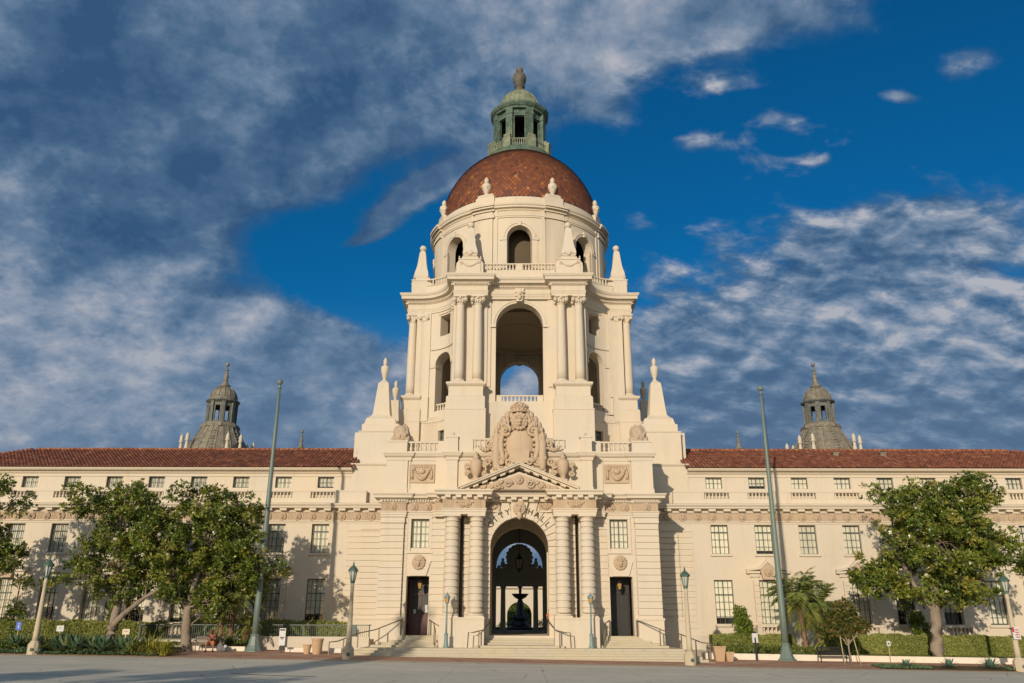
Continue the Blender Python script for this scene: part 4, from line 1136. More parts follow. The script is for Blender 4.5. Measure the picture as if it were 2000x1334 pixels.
m.prism([(-3.0, 11.14), (3.0, 11.14), (0, 12.2)], -23.42, -23.3)
lion(m, (0, -23.5, 11.78), 0.28)
rng = random.Random(2)
for q in (-1, 1):
    scroll(m, (q*0.75, -23.5, 11.5), 0.28, 1.4, -q, 0.09); scroll(m, (q*1.5, -23.5, 11.36), 0.2, 1.3, q, 0.08)
    for k in range(18):
        x = 0.5+rng.random()*2.1; zz = 11.2+rng.random()*max(0.05, (2.9-x)*0.27); m.ball((q*x, -23.46, zz), 0.07+rng.random()*0.07, 6, 5, (1.3, 0.7, 1))
part(m, 'tympanum_relief', TERRA)
# attic
at_ = MB()
for sg in (-1, 1):
    a, b = X2(sg, 5.0, 9.5); at_.box(a, b, -21.15, -13.9, 11.0, 13.75)
    a, b = X2(sg, 8.05, 9.56); at_.box(a, b, -21.3, -21.1, 11.0, 13.75); at_.box(a-0.05, b+0.05, -21.36, -21.1, 11.0, 11.5)
    a, b = X2(sg, 7.85, 8.0); at_.box(a, b, -21.22, -21.1, 11.0, 13.75)
    a, b = X2(sg, 5.0, 6.0); at_.box(a, b, -21.25, -21.1, 11.0, 13.75)
    a, b = X2(sg, 5.0, 8.05); at_.box(a, b, -21.24, -21.1, 11.0, 11.45)
    pth = [(-9.56, -13.9), (-9.56, -21.3), (-7.85, -21.3), (-7.85, -21.16), (-5.1, -21.16)]
    if sg > 0: pth = [(-x, y) for x, y in pth[::-1]]
    at_.sweep(pth, [(-0.5, 13.5), (0.03, 13.5), (0.06, 13.62), (0.06, 13.72), (0.2, 13.82), (0.26, 13.95), (0.3, 14.0), (0.3, 14.08), (-0.5, 14.12)])
    # balustrade parapet
    m = MB(); a, b = X2(sg, 5.9, 8.15)
    balustrade(m, [(a, -21.1), (b, -21.1)], 14.1, 14.94, 0.31, 0.13, 0.1, 0.13, 1.3, 0.1); part(m, 'balustrade', STONE)
    a, b = X2(sg, 8.15, 9.55); at_.box(a, b, -21.32, -19.5, 14.1, 14.86); at_.box(a-0.05, b+0.05, -21.37, -19.45, 14.86, 14.98)
    a, b = X2(sg, 5.2, 5.9); at_.box(a, b, -21.3, -20.6, 14.1, 14.95)
    a, b = X2(sg, 9.2, 9.5); at_.box(a, b, -19.5, -14, 14.1, 14.9)
    m = MB(); a, b = X2(sg, 6.1, 7.94)
    m.box(a, b, -21.2, -21.1, 11.92, 13.27); m.box(a, b, -21.25, -21.1, 13.15, 13.27); m.box(a, b, -21.25, -21.1, 11.92, 12.02); m.box(a, a+0.1, -21.25, -21.1, 12.02, 13.15); m.box(b-0.1, b, -21.25, -21.1, 12.02, 13.15)
    c = (a+b)/2; swag(m, c-0.55, c+0.55, -21.28, 12.85, 0.62, 0.12, 15)
    for q in (-1, 1):
        m.ball((c+q*0.6, -21.25, 12.95), 0.12, 7, 5); m.tube([(c+q*0.68, -21.24, 12.9), (c+q*0.72, -21.26, 12.5), (c+q*0.68, -21.24, 12.2)], [0.06, 0.09, 0.1], 7)
    for k in range(7): m.ball((c-0.6+0.2*k, -21.22, 13.05), 0.07, 6, 4)
    m.ball((c, -21.25, 12.75), 0.2, 8, 6, (1.2, 0.6, 1))
    part(m, 'relief_panel', TERRA)
    m = MB(); x = sg*8.72; rng = random.Random(9)
    m.lathe([(0.58, 0), (0.60, 0.3), (0.56, 0.7), (0.42, 1.05), (0.22, 1.25), (0, 1.32)], (x, -20.6, 14.95), 12, smooth=True)
    for k in range(46):
        t = rng.random(); a_ = rng.random()*2*math.pi; r_ = 0.58*math.sqrt(max(0, 1-(t*0.95)**2.2)); m.ball((x+r_*math.cos(a_), -20.6+r_*math.sin(a_), 15.0+t*1.22), 0.10+0.07*rng.random(), 6, 5, (1, 1, 1.5))
    for q in (-1, 1): m.ball((x+q*0.5, -20.9, 15.1), 0.22, 7, 5)
    part(m, 'carved_finial', TERRA)
at_.box(-5.2, 5.2, -22.15, -14.0, 11.0, 13.6)
pth = [(-5.18, -20.5), (-5.18, -22.35), (-4.36, -22.35), (-4.36, -22.17), (4.36, -22.17), (4.36, -22.35), (5.18, -22.35), (5.18, -20.5)]
for q in (-1, 1):
    a, b = X2(q, 4.38, 5.16); at_.box(a, b, -22.33, -22.1, 11.0, 13.5); at_.box(a-0.04, b+0.04, -22.38, -22.1, 11.0, 11.45)
    at_.box(a, b, -22.33, -20.9, 14.0, 15.0); at_.box(a-0.05, b+0.05, -22.38, -20.85, 15.0, 15.12)
    m = MB(); m.tube([(q*4.77, -21.6, 15.1), (q*4.77, -21.6, 15.35)], [0.06, 0.04], 6); m.ball((q*4.77, -21.6, 15.42), 0.1, 7, 5); part(m, 'floodlight', STONE)
    a, b = X2(q, 3.3, 4.38); at_.box(a, b, -22.15, -21.6, 14.0, 14.9)
    m = MB(); a, b = X2(q, 1.9, 3.4); balustrade(m, [(a, -21.95), (b, -21.95)], 14.0, 15.0, 0.31, 0.13, 0.22, 0.13, 1.3, 0.05); part(m, 'balustrade', STONE)
    a, b = X2(q, 1.9, 4.38); at_.box(a, b, -22.12, -21.75, 14.86, 15.0) if False else None
at_.sweep(pth, [(-0.6, 13.35), (0.03, 13.35), (0.06, 13.45), (0.06, 13.55), (0.2, 13.66), (0.26, 13.80), (0.3, 13.86), (0.3, 13.94), (-0.6, 14.0)])
part(at_, 'attic', STONE)
# cartouche
ct = MB(); yc = -22.55
ct.prism([(-1.75, 12.0), (1.75, 12.0), (1.95, 14.0), (1.7, 15.4), (1.05, 16.35), (0.5, 16.75), (-0.5, 16.75), (-1.05, 16.35), (-1.7, 15.4), (-1.95, 14.0)], -22.5, -22.1)
ct.ball((0, yc, 14.35), 1.05, 18, 12, (1.0, 0.42, 1.25))                     # the shield
ct.prism([(-0.62, 13.05), (0.62, 13.05), (0.72, 13.95), (-0.72, 13.95)], -23.0, -22.4)
lion(ct, (0, -22.9, 16.05), 0.62)
for k in range(12):
    a = math.pi*k/11; ct.ball((math.cos(a)*0.62, -22.75, 16.85+math.sin(a)*0.05), 0.13, 7, 5)
ct.lathe([(0.60, 16.72), (0.64, 16.78), (0.60, 16.85), (0.60, 17.0), (0.66, 17.05), (0.60, 17.12), (0.52, 17.14)], (0, -22.55, 0), 18)
for k in range(14):
    a = 2*math.pi*k/14; ct.ball((0.58*math.cos(a), -22.55+0.58*math.sin(a), 17.16), 0.10, 7, 5, (1, 1, 1.3)); ct.ball((0.62*math.cos(a+.2), -22.55+0.62*math.sin(a+.2), 16.93), 0.07, 6, 4)
for k in range(6):
    a = math.pi*2*k/6; ct.tube([(0.5*math.cos(a), -22.55+0.5*math.sin(a), 17.1), (0.38*math.cos(a), -22.55+0.38*math.sin(a), 17.38), (0, -22.55, 17.5)], 0.07, 5)
ct.ball((0, -22.55, 17.3), 0.4, 12, 8, (1, 1, 0.6)); ct.ball((0, -22.55, 17.52), 0.1, 8, 5)
rng = random.Random(4)
for q in (-1, 1):
    ct.lathe([(0.24, 0), (0.24, 0.25), (0.27, 0.35), (0.29, 1.2), (0.30, 2.0), (0.24, 2.1), (0.2, 2.5), (0.10, 2.75), (0, 2.9)], (q*1.62, -22.75, 12.55), 12, smooth=True)
    ct.box(q*1.62-0.15, q*1.62+0.15, -22.9, -22.5, 12.1, 12.6)
    scroll(ct, (q*1.0, -22.85, 15.35), 0.42, 1.5, q, 0.15, math.pi/2); scroll(ct, (q*1.28, -22.8, 13.2), 0.34, 1.5, -q, 0.14); scroll(ct, (q*2.15, -22.6, 14.5), 0.3, 1.4, q, 0.13); scroll(ct, (q*2.2, -22.6, 13.2), 0.3, 1.4, -q, 0.13)
    scroll(ct, (q*0.75, -22.95, 13.1), 0.26, 1.4, q, 0.12)
    pts = [(q*(1.05+0.25*math.sin(t*3)), -22.85, 13.2+2.2*t) for t in [i/8 for i in range(9)]]
    ct.tube(pts, [0.12, 0.16, 0.18, 0.2, 0.2, 0.18, 0.16, 0.14, 0.12], 8)
    for (z, w) in ((16.55, 0.85), (16.2, 1.15), (15.8, 1.4), (15.4, 1.6), (15.0, 1.75), (14.6, 1.9), (12.75, 1.25), (12.5, 0.8)):
        ct.ball((q*w, -22.55, z), 0.24, 8, 6, (0.9, 0.8, 1.3)); ct.ball((q*(w-0.3), -22.75, z-0.1), 0.2, 8, 6, (0.8, 0.8, 1.4))
    for k in range(30):
        z = 12.5+rng.random()*3.7; w = (1.9 if z < 14.6 else 1.9-(z-14.6)*0.55)*(0.62+0.38*rng.random()); ct.ball((q*w, -22.75-0.15*rng.random(), z), 0.08+0.09*rng.random(), 6, 5, (1, 1, 1.4))
    ct.ball((q*2.6, -22.4, 12.7), 0.2, 8, 5); ct.ball((q*2.4, -22.4, 12.35), 0.25, 8, 5); swag(ct, q*1.9, q*2.9, -22.55, 14.3, 0.25, 0.12, 7)
for k in range(22):
    a = 2*math.pi*k/22; ct.ball((1.06*math.cos(a), -22.72, 14.35+1.3*math.sin(a)), 0.12+0.04*(k % 2), 7, 5, (1, 1.3, 1))
for k in range(70):
    a = rng.uniform(0, 2*math.pi); w = rng.uniform(1.15, 1.75); zz = 14.6+w*1.15*math.sin(a)
    if 12.6 < zz < 16.4: ct.ball((w*math.cos(a), -22.62-0.2*rng.random(), zz), 0.07+0.08*rng.random(), 6, 5, (1, 1, 1.5))
for k in range(16):
    ct.ball(((rng.random()-0.5)*1.1, -23.0, 12.55+0.35*rng.random()), 0.09+0.07*rng.random(), 6, 5)
part(ct, 'cartouche', TERRA)
for q in (-1, 1):
    m = MB(); x = q*3.05
    m.lathe([(0.26, 0), (0.26, 0.08), (0.16, 0.18), (0.22, 0.3), (0.36, 0.55), (0.44, 1.0), (0.42, 1.3), (0.24, 1.42), (0.17, 1.5), (0.22, 1.55), (0.22, 1.62), (0.12, 1.7), (0.14, 1.85), (0.0, 2.05)], (x, -22.75, 11.9), 14, smooth=True)
    m.box(x-0.3, x+0.3, -23.05, -22.45, 11.4, 11.92)
    for s_ in (-1, 1):
        scroll(m, (x+s_*0.62, -22.7, 12.9), 0.2, 1.3, s_, 0.10); scroll(m, (x+s_*0.6, -22.7, 12.35), 0.2, 1.3, -s_, 0.10); m.tube([(x+s_*0.6, -22.7, 12.3), (x+s_*0.72, -22.7, 12.65), (x+s_*0.58, -22.7, 13.0)], 0.09, 6)
    part(m, 'carved_urn', TERRA)
# lettering
def lettering():
    dg = None; m = MB()
    for ch, a in zip('CITYHALL', (-53.1, -42.2, -30.8, -19.3, 18.2, 29.8, 41.2, 52.4)):
        cu = bpy.data.curves.new('letter', 'FONT'); cu.body = ch; cu.size = 0.54; cu.align_x = 'CENTER'; cu.align_y = 'CENTER'; cu.extrude = 0.05 if abs(a) < 35 else 0.02; cu.offset = 0.010
        o = bpy.data.objects.new('letter', cu); col.objects.link(o); bpy.context.view_layer.update()
        me = bpy.data.meshes.new_from_object(o.evaluated_get(bpy.context.evaluated_depsgraph_get()))
        M = Matrix.Translation((2.46*math.sin(rad(a)), -22.13 if abs(a) < 35 else -22.105, 7.4+2.46*math.cos(rad(a)))) @ Matrix.Rotation(rad(a), 4, 'Y') @ Matrix.Rotation(rad(90), 4, 'X')
        g = MB(); g.add([tuple(M @ v.co) for v in me.vertices], [tuple(p.vertices) for p in me.polygons]); m.merge(g)
        bpy.data.objects.remove(o); bpy.data.meshes.remove(me); bpy.data.curves.remove(cu)
    return part(m, 'lettering', mat_plain('incised_letter', (0.10, 0.075, 0.05), 0.8, 0.1))
lettering()
# ------------------------------------------------------------ vestibule interior and passage to the courtyard
m = MB(); m.box(-9.6, 9.6, -21.9, 14.2, 1.2, 1.63); m.box(-6.0, 6.0, 14.2, 20, 1.2, 1.6); part(m, 'porch_floor', STEP)
m = MB()
for sg in (-1, 1):
    a, b = X2(sg, 2.6, 3.1); m.box(a, b, -20.4, -14, 1.63, 11); 
    a, b = X2(sg, 5.0, 5.9); m.box(a, b, -14, -9.5, 1.63, 12.4)
    for yy in (-6.0, 0.0, 6.0, 12.4): m.box(a, b, yy-0.7, yy+0.7, 1.63, 12.4)
    a, b = X2(sg, 2.6, 5.9); m.panel(a, b, 1.63, 12.4, [], 0.6, flat(-14.5), 1)
    a, b = X2(sg, 8.3, 8.6); m.box(a, b, -20.9, -13.9, 1.63, 11)
    a, b = X2(sg, 3.1, 8.3); m.box(a, b, -16.4, -16.2, 1.63, 11)
m.panel(-2.65, 2.65, 1.63, 12.4, [(0, 2.1, 1.64, 7.3, 'arch')], 1.0, flat(-15.6), 2)
m.box(-9.0, 9.0, -20.85, -14, 11.0, 11.3)
m.panel(-5.9, 5.9, 1.63, 12.4, [(0, 2.55, 1.64, 8.35, 'arch')], 1.0, flat(13.4), 2)
part(m, 'inner_wall', INNERL)
m = MB(); m.box(-2.6, 2.6, 13.7, 14.3, 6.2, 7.0); m.box(-2.6, 2.6, 13.6, 14.4, 6.85, 7.02)
for x in (-1.78, 1.78, ): m.lathe([(0.34, 1.63), (0.34, 1.8), (0.29, 1.85), (0.25, 6.0), (0.33, 6.1), (0.33, 6.2)], (x, 14.0, 0), 16, smooth=True)
m.box(-2.55, 2.55, 13.8, 14.2, 7.0, 8.15)
m.ball((0, 14, 9.3), 1.45, 16, 10, (1.0, 0.3, 1.0))
for k in range(18):
    a = 2*math.pi*k/18; m.ball((1.36*math.cos(a), 14, 9.3+1.3*math.sin(a)), 0.2, 7, 5)
m.ball((0, 13.7, 9.2), 0.6, 10, 7, (1, 0.4, 1.2))
for q in (-1, 1):
    m.ball((q*1.83, 14, 8.55), 0.27, 8, 6, (1, 1, 1.5)); m.ball((q*1.83, 14, 9.05), 0.17, 8, 6); m.ball((q*1.3, 14, 8.3), 0.35, 8, 5, (1.2, 0.6, 1)); m.ball((q*2.25, 14, 8.25), 0.22, 8, 5)
part(m, 'courtyard_screen', INNERL)
m = MB(); m.box(-7.72, -6.2, -19.9, -19.8, 1.63, 3.0)
m.box(-7.72, -7.55, -19.9, -19.8, 3.0, 5.3); m.box(-6.95, -6.85, -19.9, -19.8, 3.0, 4.3); m.box(-6.35, -6.2, -19.9, -19.8, 3.0, 5.3); m.box(-7.55, -6.35, -19.9, -19.8, 4.25, 4.4); m.box(-7.0, -6.92, -19.96, -19.9, 1.63, 3.0)
dd = part(m, 'door', WOOD)
m = MB(); m.box(-7.55, -6.35, -19.84, -19.82, 3.0, 5.3); m.build('door_glass', BRONZE, dd)
for x, z in ((-7.3, 3.05), (-6.5, 3.35), (-6.48, 3.1)):
    m = MB(); m.box(x-0.09, x+0.09, -19.94, -19.915, z, z+0.26); m.build('paper_notice', WHITE, dd)
for x in (-1.98, 1.78):
    m = MB(); s_ = 1 if x < 0 else -1
    m.box(-2.62 if x < 0 else 2.5, -2.5 if x < 0 else 2.62, -19.6, -18.4, 2.7, 4.3); part(m, 'notice_board', BRONZE)
m = MB(); m.box(6.25, 7.7, -19.9, -19.8, 1.63, 5.46); m.box(6.3, 6.94, -19.96, -19.9, 1.75, 4.3); m.box(6.98, 7.62, -19.96, -19.9, 1.75, 4.3); m.box(6.25, 7.7, -19.97, -19.9, 4.36, 4.5); part(m, 'door', BRONZE)
# arcade closing the courtyard
m = MB(); m.panel(-44, 44, 0, 8.0, [(x, 2.0, 1.0, 3.6, 'arch') for x in range(-40, 41, 8)], 0.8, flat(60), 22); m.sweep([(-44, 60), (44, 60)], SILL(7.5, 8.05, 0.4)); part(m, 'arcade_wall', STONE)
# ------------------------------------------------------------ stair towers at the four corners of the courtyard
def stair_tower():
    m = MB(); m.lathe([(5.4, 0), (5.4, 23.4), (5.7, 23.6), (5.7, 24.0), (4.4, 24.1)], (0,0,0), 8, rad(22.5)); o = part(m, 'stair_tower', STONE)
    m = MB()
    m.lathe([(4.6, 24.0), (4.5, 24.6), (4.2, 25.4), (3.75, 26.3), (3.2, 27.2), (2.75, 28.0), (2.5, 28.6)], (0,0,0), 24, cap=False)
    for k in range(24):
        a = 2*math.pi*k/24; m.tube([(r*math.cos(a), r*math.sin(a), z) for r, z in ((4.61, 24.0), (4.52, 24.6), (4.22, 25.4), (3.77, 26.3), (3.22, 27.2), (2.77, 28.0), (2.52, 28.6))], 0.07, 5)
    for k in (2, 6, 10, 14, 18, 22):
        for j in range(9):
            t = j/8; z = 24.7+3.5*t; r = 4.5-1.85*t**1.25; a = 2*math.pi*(k+0.5)/24; m.tube([(r*math.cos(a-.07), r*math.sin(a-.07), z), (r*math.cos(a+.07), r*math.sin(a+.07), z)], 0.05, 4)
    m.lathe([(2.4, 28.5), (2.75, 28.55), (2.8, 28.8), (2.6, 29.15), (2.3, 29.3), (1.4, 29.3)], (0,0,0), 8, rad(22.5))
    m.build('bell_roof', GREYSTONE, o)
    m = MB()
    for k in range(8):
        M = Matrix.Rotation(2*math.pi*k/8, 4, 'Z'); g = MB(); g.panel(-0.78, 0.78, 29.3, 32.4, [(0, 0.34, 29.5, 31.7, 'rect')], 0.25, lambda s_, dp, z: (s_, -1.84+dp, z), 2); m.merge(g, M)
        g = MB(); g.box(-0.26, 0.26, -2.14, -1.8, 29.3, 32.3); m.merge(g, Matrix.Rotation(2*math.pi*(k+.5)/8, 4, 'Z'))
    m.lathe([(2.0, 32.2), (2.15, 32.3), (2.35, 32.45), (2.35, 32.6), (1.9, 32.75)], (0,0,0), 24)
    m.build('lantern_drum', DARKLEAD, o)
    m = MB(); m.lathe([(2.0, 32.65), (1.98, 32.9)]+[(1.9*math.cos(rad(t)), 33.0+1.85*math.sin(rad(t))) for t in range(0, 80, 8)]+[(0.5, 34.85), (0.75, 34.9), (0.78, 35.0), (0.5, 35.2), (0.36, 35.5), (0.3, 35.8), (0.36, 35.9), (0.2, 36.0), (0.33, 36.2), (0.36, 36.5), (0.2, 36.9), (0.15, 37.3), (0.3, 37.35), (0.3, 37.42), (0.12, 37.5), (0.1, 37.9)], (0,0,0), 20, smooth=True)
    for k in range(16):
        a = 2*math.pi*k/16; m.tube([(1.92*math.cos(rad(t))*math.cos(a), 1.92*math.cos(rad(t))*math.sin(a), 33.0+1.87*math.sin(rad(t))) for t in range(0, 76, 8)], 0.05, 5)
    m.ball((0, 0, 38.25), 0.3, 12, 8); m.build('lantern_cap', GREYSTONE, o)
    for k in range(4):
        for q in (-1, 1):
            a = rad(45+90*k+q*11); g = MB(); g.lathe([(0.55, 0), (0.5, 0.2), (0.28, 0.6), (0.2, 1.3), (0.2, 1.6), (0.34, 1.68), (0.34, 1.8), (0.2, 1.88), (0.28, 2.1), (0.22, 2.5), (0.0, 2.85)], (5.0*math.cos(a), 5.0*math.sin(a), 24.4), 10, smooth=True)
            g.build('pinnacle', STONE_W, o)
    return o
ST = stair_tower()
for i, (x, y) in enumerate(((-43, 35), (43, 35), (-43.3, 80), (43.3, 80))):
    o = ST if i == 0 else dup(ST, HALL)
    o.location = (x, y, 0)
# ================================================================== GROUND
def G(x, y):
    """height of the street and pavement: falls gently to the south, rises towards the steps"""
    b = 0.06 if y < -30.0 else 0.215+(min(y, -24.0)+30.0)*0.04
    return b-0.0125*x
def sheet(x0, x1, y0, y1, f, nx=8, ny=8):
    m = MB()
    for i in range(nx):
        for j in range(ny):
            xa, xb = x0+(x1-x0)*i/nx, x0+(x1-x0)*(i+1)/nx; ya, yb = y0+(y1-y0)*j/ny, y0+(y1-y0)*(j+1)/ny
            m.quad((xa,ya,f(xa,ya)), (xb,ya,f(xb,ya)), (xb,yb,f(xb,yb)), (xa,yb,f(xa,yb)))
    return m
def mat_road():
    m, T, b = base_mat('worn_concrete_road', 0.9, 0.15)
    v = world_coord(T)
    n1 = T.noise(v, 0.22, 5, 0.6); n2 = T.noise(stretch(T, v, (0.05, 1.1, 1)), 0.6, 5, 0.6); n3 = T.noise(v, 16, 3, 0.6); n4 = T.noise(v, 2.0, 6, 0.65)
    c = T.mix(T.smooth(n1, 0.3, 0.7), (0.76, 0.69, 0.54, 1), (0.66, 0.61, 0.48, 1))
    c = T.mix(T.m('MULTIPLY', T.smooth(n2, 0.45, 0.7), 0.4), c, (0.48, 0.46, 0.39, 1))
    c = T.mix(T.m('MULTIPLY', T.smooth(n4, 0.55, 0.75), 0.3), c, (0.42, 0.40, 0.33, 1))
    vo = T.new('ShaderNodeTexVoronoi', feature='DISTANCE_TO_EDGE'); T.l.new(T.vm('ADD', v, T.vm('MULTIPLY', T.new('ShaderNodeTexNoise').outputs['Color'], (0, 0, 0))), vo.inputs['Vector']); vo.inputs['Scale'].default_value = 0.21
    cr = T.m('MULTIPLY', T.m('LESS_THAN', vo.outputs['Distance'], 0.006), T.smooth(T.noise(v, 0.3, 3, 0.5), 0.45, 0.6))
    c = T.mix(T.m('MULTIPLY', cr, 0.5), c, (0.16, 0.15, 0.13, 1))
    n6 = T.noise(v, 0.75, 6, 0.7)
    c = T.mix(T.m('MULTIPLY', T.smooth(n6, 0.56, 0.72), 0.4), c, (0.33, 0.32, 0.27, 1))
    # slab joints
    sp = T.new('ShaderNodeSeparateXYZ'); T.l.new(v, sp.inputs[0])
    def joint(x, period, w, ph):
        f = T.m('ABSOLUTE', T.m('SUBTRACT', T.m('FRACT', T.m('DIVIDE', T.m('ADD', x, ph), period)), 0.5)); return T.m('LESS_THAN', f, w/period)
    j = T.m('MAXIMUM', joint(sp.outputs[0], 4.6, 0.012, 1.1), joint(sp.outputs[1], 4.2, 0.03, 0.5))
    c = T.mix(T.m('MULTIPLY', j, 0.45), c, (0.12, 0.11, 0.09, 1))
    c = T.mix(T.m('MULTIPLY', n3, 0.25), c, T.mix(1.0, c, (0.7, 0.7, 0.7, 1), 'MULTIPLY'))
    T.l.new(c, b.inputs['Base Color']); bump(T, b, n3, 0.006)
    return m
def mat_brick():
    m, T, b = base_mat('red_brick_paving', 0.85, 0.2)
    v = world_coord(T)
    br = T.new('ShaderNodeTexBrick'); T.l.new(v, br.inputs['Vector']); br.inputs['Scale'].default_value = 1.0
    br.inputs['Brick Width'].default_value = 0.22; br.inputs['Row Height'].default_value = 0.11; br.inputs['Mortar Size'].default_value = 0.006
    br.inputs['Color1'].default_value = (0.44, 0.21, 0.13, 1); br.inputs['Color2'].default_value = (0.55, 0.30, 0.19, 1); br.inputs['Mortar'].default_value = (0.33, 0.26, 0.18, 1)
    n = T.noise(v, 0.9, 5, 0.6)
    c = T.mix(T.smooth(n, 0.45, 0.75), br.outputs['Color'], T.mix(1.0, br.outputs['Color'], (0.75, 0.72, 0.7, 1), 'MULTIPLY'))
    # pale stone bands crossing the brick on the diagonal
    sp = T.new('ShaderNodeSeparateXYZ'); T.l.new(v, sp.inputs[0])
    def band(e, per, w):
        f = T.m('ABSOLUTE', T.m('SUBTRACT', T.m('FRACT', T.m('DIVIDE', e, per)), 0.5)); return T.m('LESS_THAN', f, w/per)
    bb = T.m('MAXIMUM', band(T.m('ADD', sp.outputs[0], T.m('MULTIPLY', sp.outputs[1], 1.2)), 7.0, 0.16), band(T.m('SUBTRACT', sp.outputs[0], T.m('MULTIPLY', sp.outputs[1], 1.2)), 7.0, 0.16))
    bb = T.m('MAXIMUM', bb, band(T.m('ADD', sp.outputs[1], 0.6), 3.0, 0.12))
    c = T.mix(bb, c, (0.52, 0.40, 0.28, 1))
    T.l.new(c, b.inputs['Base Color'])
    return m
ROAD, BRICK = mat_road(), mat_brick()
SOIL = mat_plain('planting_soil', (0.16, 0.11, 0.06), 0.95, 0.1, var=0.4, sc=5.0)
LAWN = mat_plain('lawn_turf', (0.13, 0.13, 0.035), 0.95, 0.1, var=0.5, sc=3.0)
KERB = mat_stone('kerb_concrete', (0.56, 0.49, 0.37), stain=(0.5, 0.48, 0.46), amt=1.0)
LOWW = mat_stone('pale_low_wall', (0.80, 0.72, 0.58), bm=0.004)
m = MB(); m.quad((-1500, -1500, -1.6), (1500, -1500, -1.6), (1500, 1500, -1.6), (-1500, 1500, -1.6)); structure(m.build('ground', mat_plain('distant_ground', (0.22, 0.2, 0.15), 0.95, 0.1)))
structure(sheet(-120, 120, -150, -30.0, G, 12, 12).build('road', ROAD))
structure(sheet(-60, 60, -29.4, -15.5, lambda x, y: G(x, y)+0.004, 12, 15).build('pavement', BRICK))
m = MB()
for i in range(60):
    a, b = -60+2*i, -60+2*(i+1)-0.012
    for k, (x0, x1) in enumerate(((a, b),)):
        y0, y1 = -30.05, -29.38
        m.add([(x0,y0,G(x0,-31)-0.1),(x1,y0,G(x1,-31)-0.1),(x1,y1,G(x1,-31)-0.1),(x0,y1,G(x0,-31)-0.1),
               (x0,y0+0.03,G(x0,-30)),(x1,y0+0.03,G(x1,-30)),(x1,y1,G(x1,-29.4)+0.012),(x0,y1,G(x0,-29.4)+0.012)], [(0,3,2,1),(4,5,6,7),(0,1,5,4),(1,2,6,5),(2,3,7,6),(3,0,4,7)])
structure(m.build('kerb', KERB))
structure(sheet(-60, 60, -30.75, -30.06, lambda x, y: G(x, -31)+0.004, 60, 1).build('gutter', KERB))
m = MB(); m.box(14.3, 16.4, -30.07, -29.99, G(15, -31)+0.01, G(15, -31)+0.10)
structure(m.build('kerb_inlet', BLACK))
m = MB()
for x in (-19.8, 20.6, 36.0): m.tube([(x, -30.08, G(x, -31)+0.07), (x, -29.9, G(x, -31)+0.07)], 0.055, 10)
structure(m.build('kerb_drain_hole', BLACK))
# loop sealed into the roadway
m = MB(); pts = [(-9.3+4.6*math.cos(t), -38.2+2.6*math.sin(t)) for t in [math.pi*0.42+i*math.pi*1.1/30 for i in range(31)]]
m.sweep(pts, [(-0.08, 0.0), (0.08, 0.0)])
m.v = [(x, y, G(x, y)+0.008) for x, y, z in m.v]
m.f = [f for f in m.f if len(f) == 4]; m.t = [0]*len(m.f); m.sm = [False]*len(m.f)
structure(m.build('road_sealing_strip', mat_plain('tar', (0.05, 0.05, 0.048), 0.7, 0.3)))
m = MB()
def slab(x0, x1, y0, y1, d): m.add([(x,y,G(x,-24.0)+z) for z in (-1.0, d) for x, y in ((x0,y0),(x1,y0),(x1,y1),(x0,y1))], [(0,3,2,1),(4,5,6,7),(0,1,5,4),(1,2,6,5),(2,3,7,6),(3,0,4,7)])
slab(13.2, 60, -23.6, -15.9, 0.30); structure(m.build('lawn', LAWN))
m = MB(); slab(-60, -19.6, -23.9, -15.9, 0.40); structure(m.build('planting_bed', SOIL))
m = MB(); slab(-60, -20.9, -29.1, -26.0, 0.10-0.05); m.v = [(x, y, (G(x, y)+0.05 if z > G(x, -24)-0.5 else z)) for x, y, z in m.v]; structure(m.build('verge_soil', SOIL))
m = MB(); slab(22.0, 60, -29.2, -26.2, 0.0); m.v = [(x, y, (G(x, y)+0.03 if z > G(x, -24)-0.5 else z)) for x, y, z in m.v]; structure(m.build('verge_strip', SOIL))
# steps
m = MB()
for i in range(6):
    z = 0.92-0.14*i; y = -24.9-0.4*i; w = 10.15+0.28*i
    m.box(-w-0.02, w+0.25, y, -16.2-0.01*i, z-0.9, z)
for i in range(4):   # central flight to the arch
    z = 1.49-0.142*i; y = -22.15-0.42*i; w = 2.29
    m.box(-w+0.001*i, w-0.001*i, y, -21.85, z-0.6, z)
m.box(-2.9, 2.9, -23.95, -21.87, 0.6, 1.065-0.001)
for sg in (-1, 1):
    for i in range(4):
        z = 1.49-0.142*i; y = -22.05-0.40*i; a, b = X2(sg, 5.26+0.002*i, 8.15+0.52*i)
        m.box(a, b, y, -21.85+0.003*i, 0.5, z)
    a, b = X2(sg, 5.25, 7.9); m.box(a, b, -21.97, -21.4, 0.5, 1.63)
structure(m.build('entrance_steps', STEP))
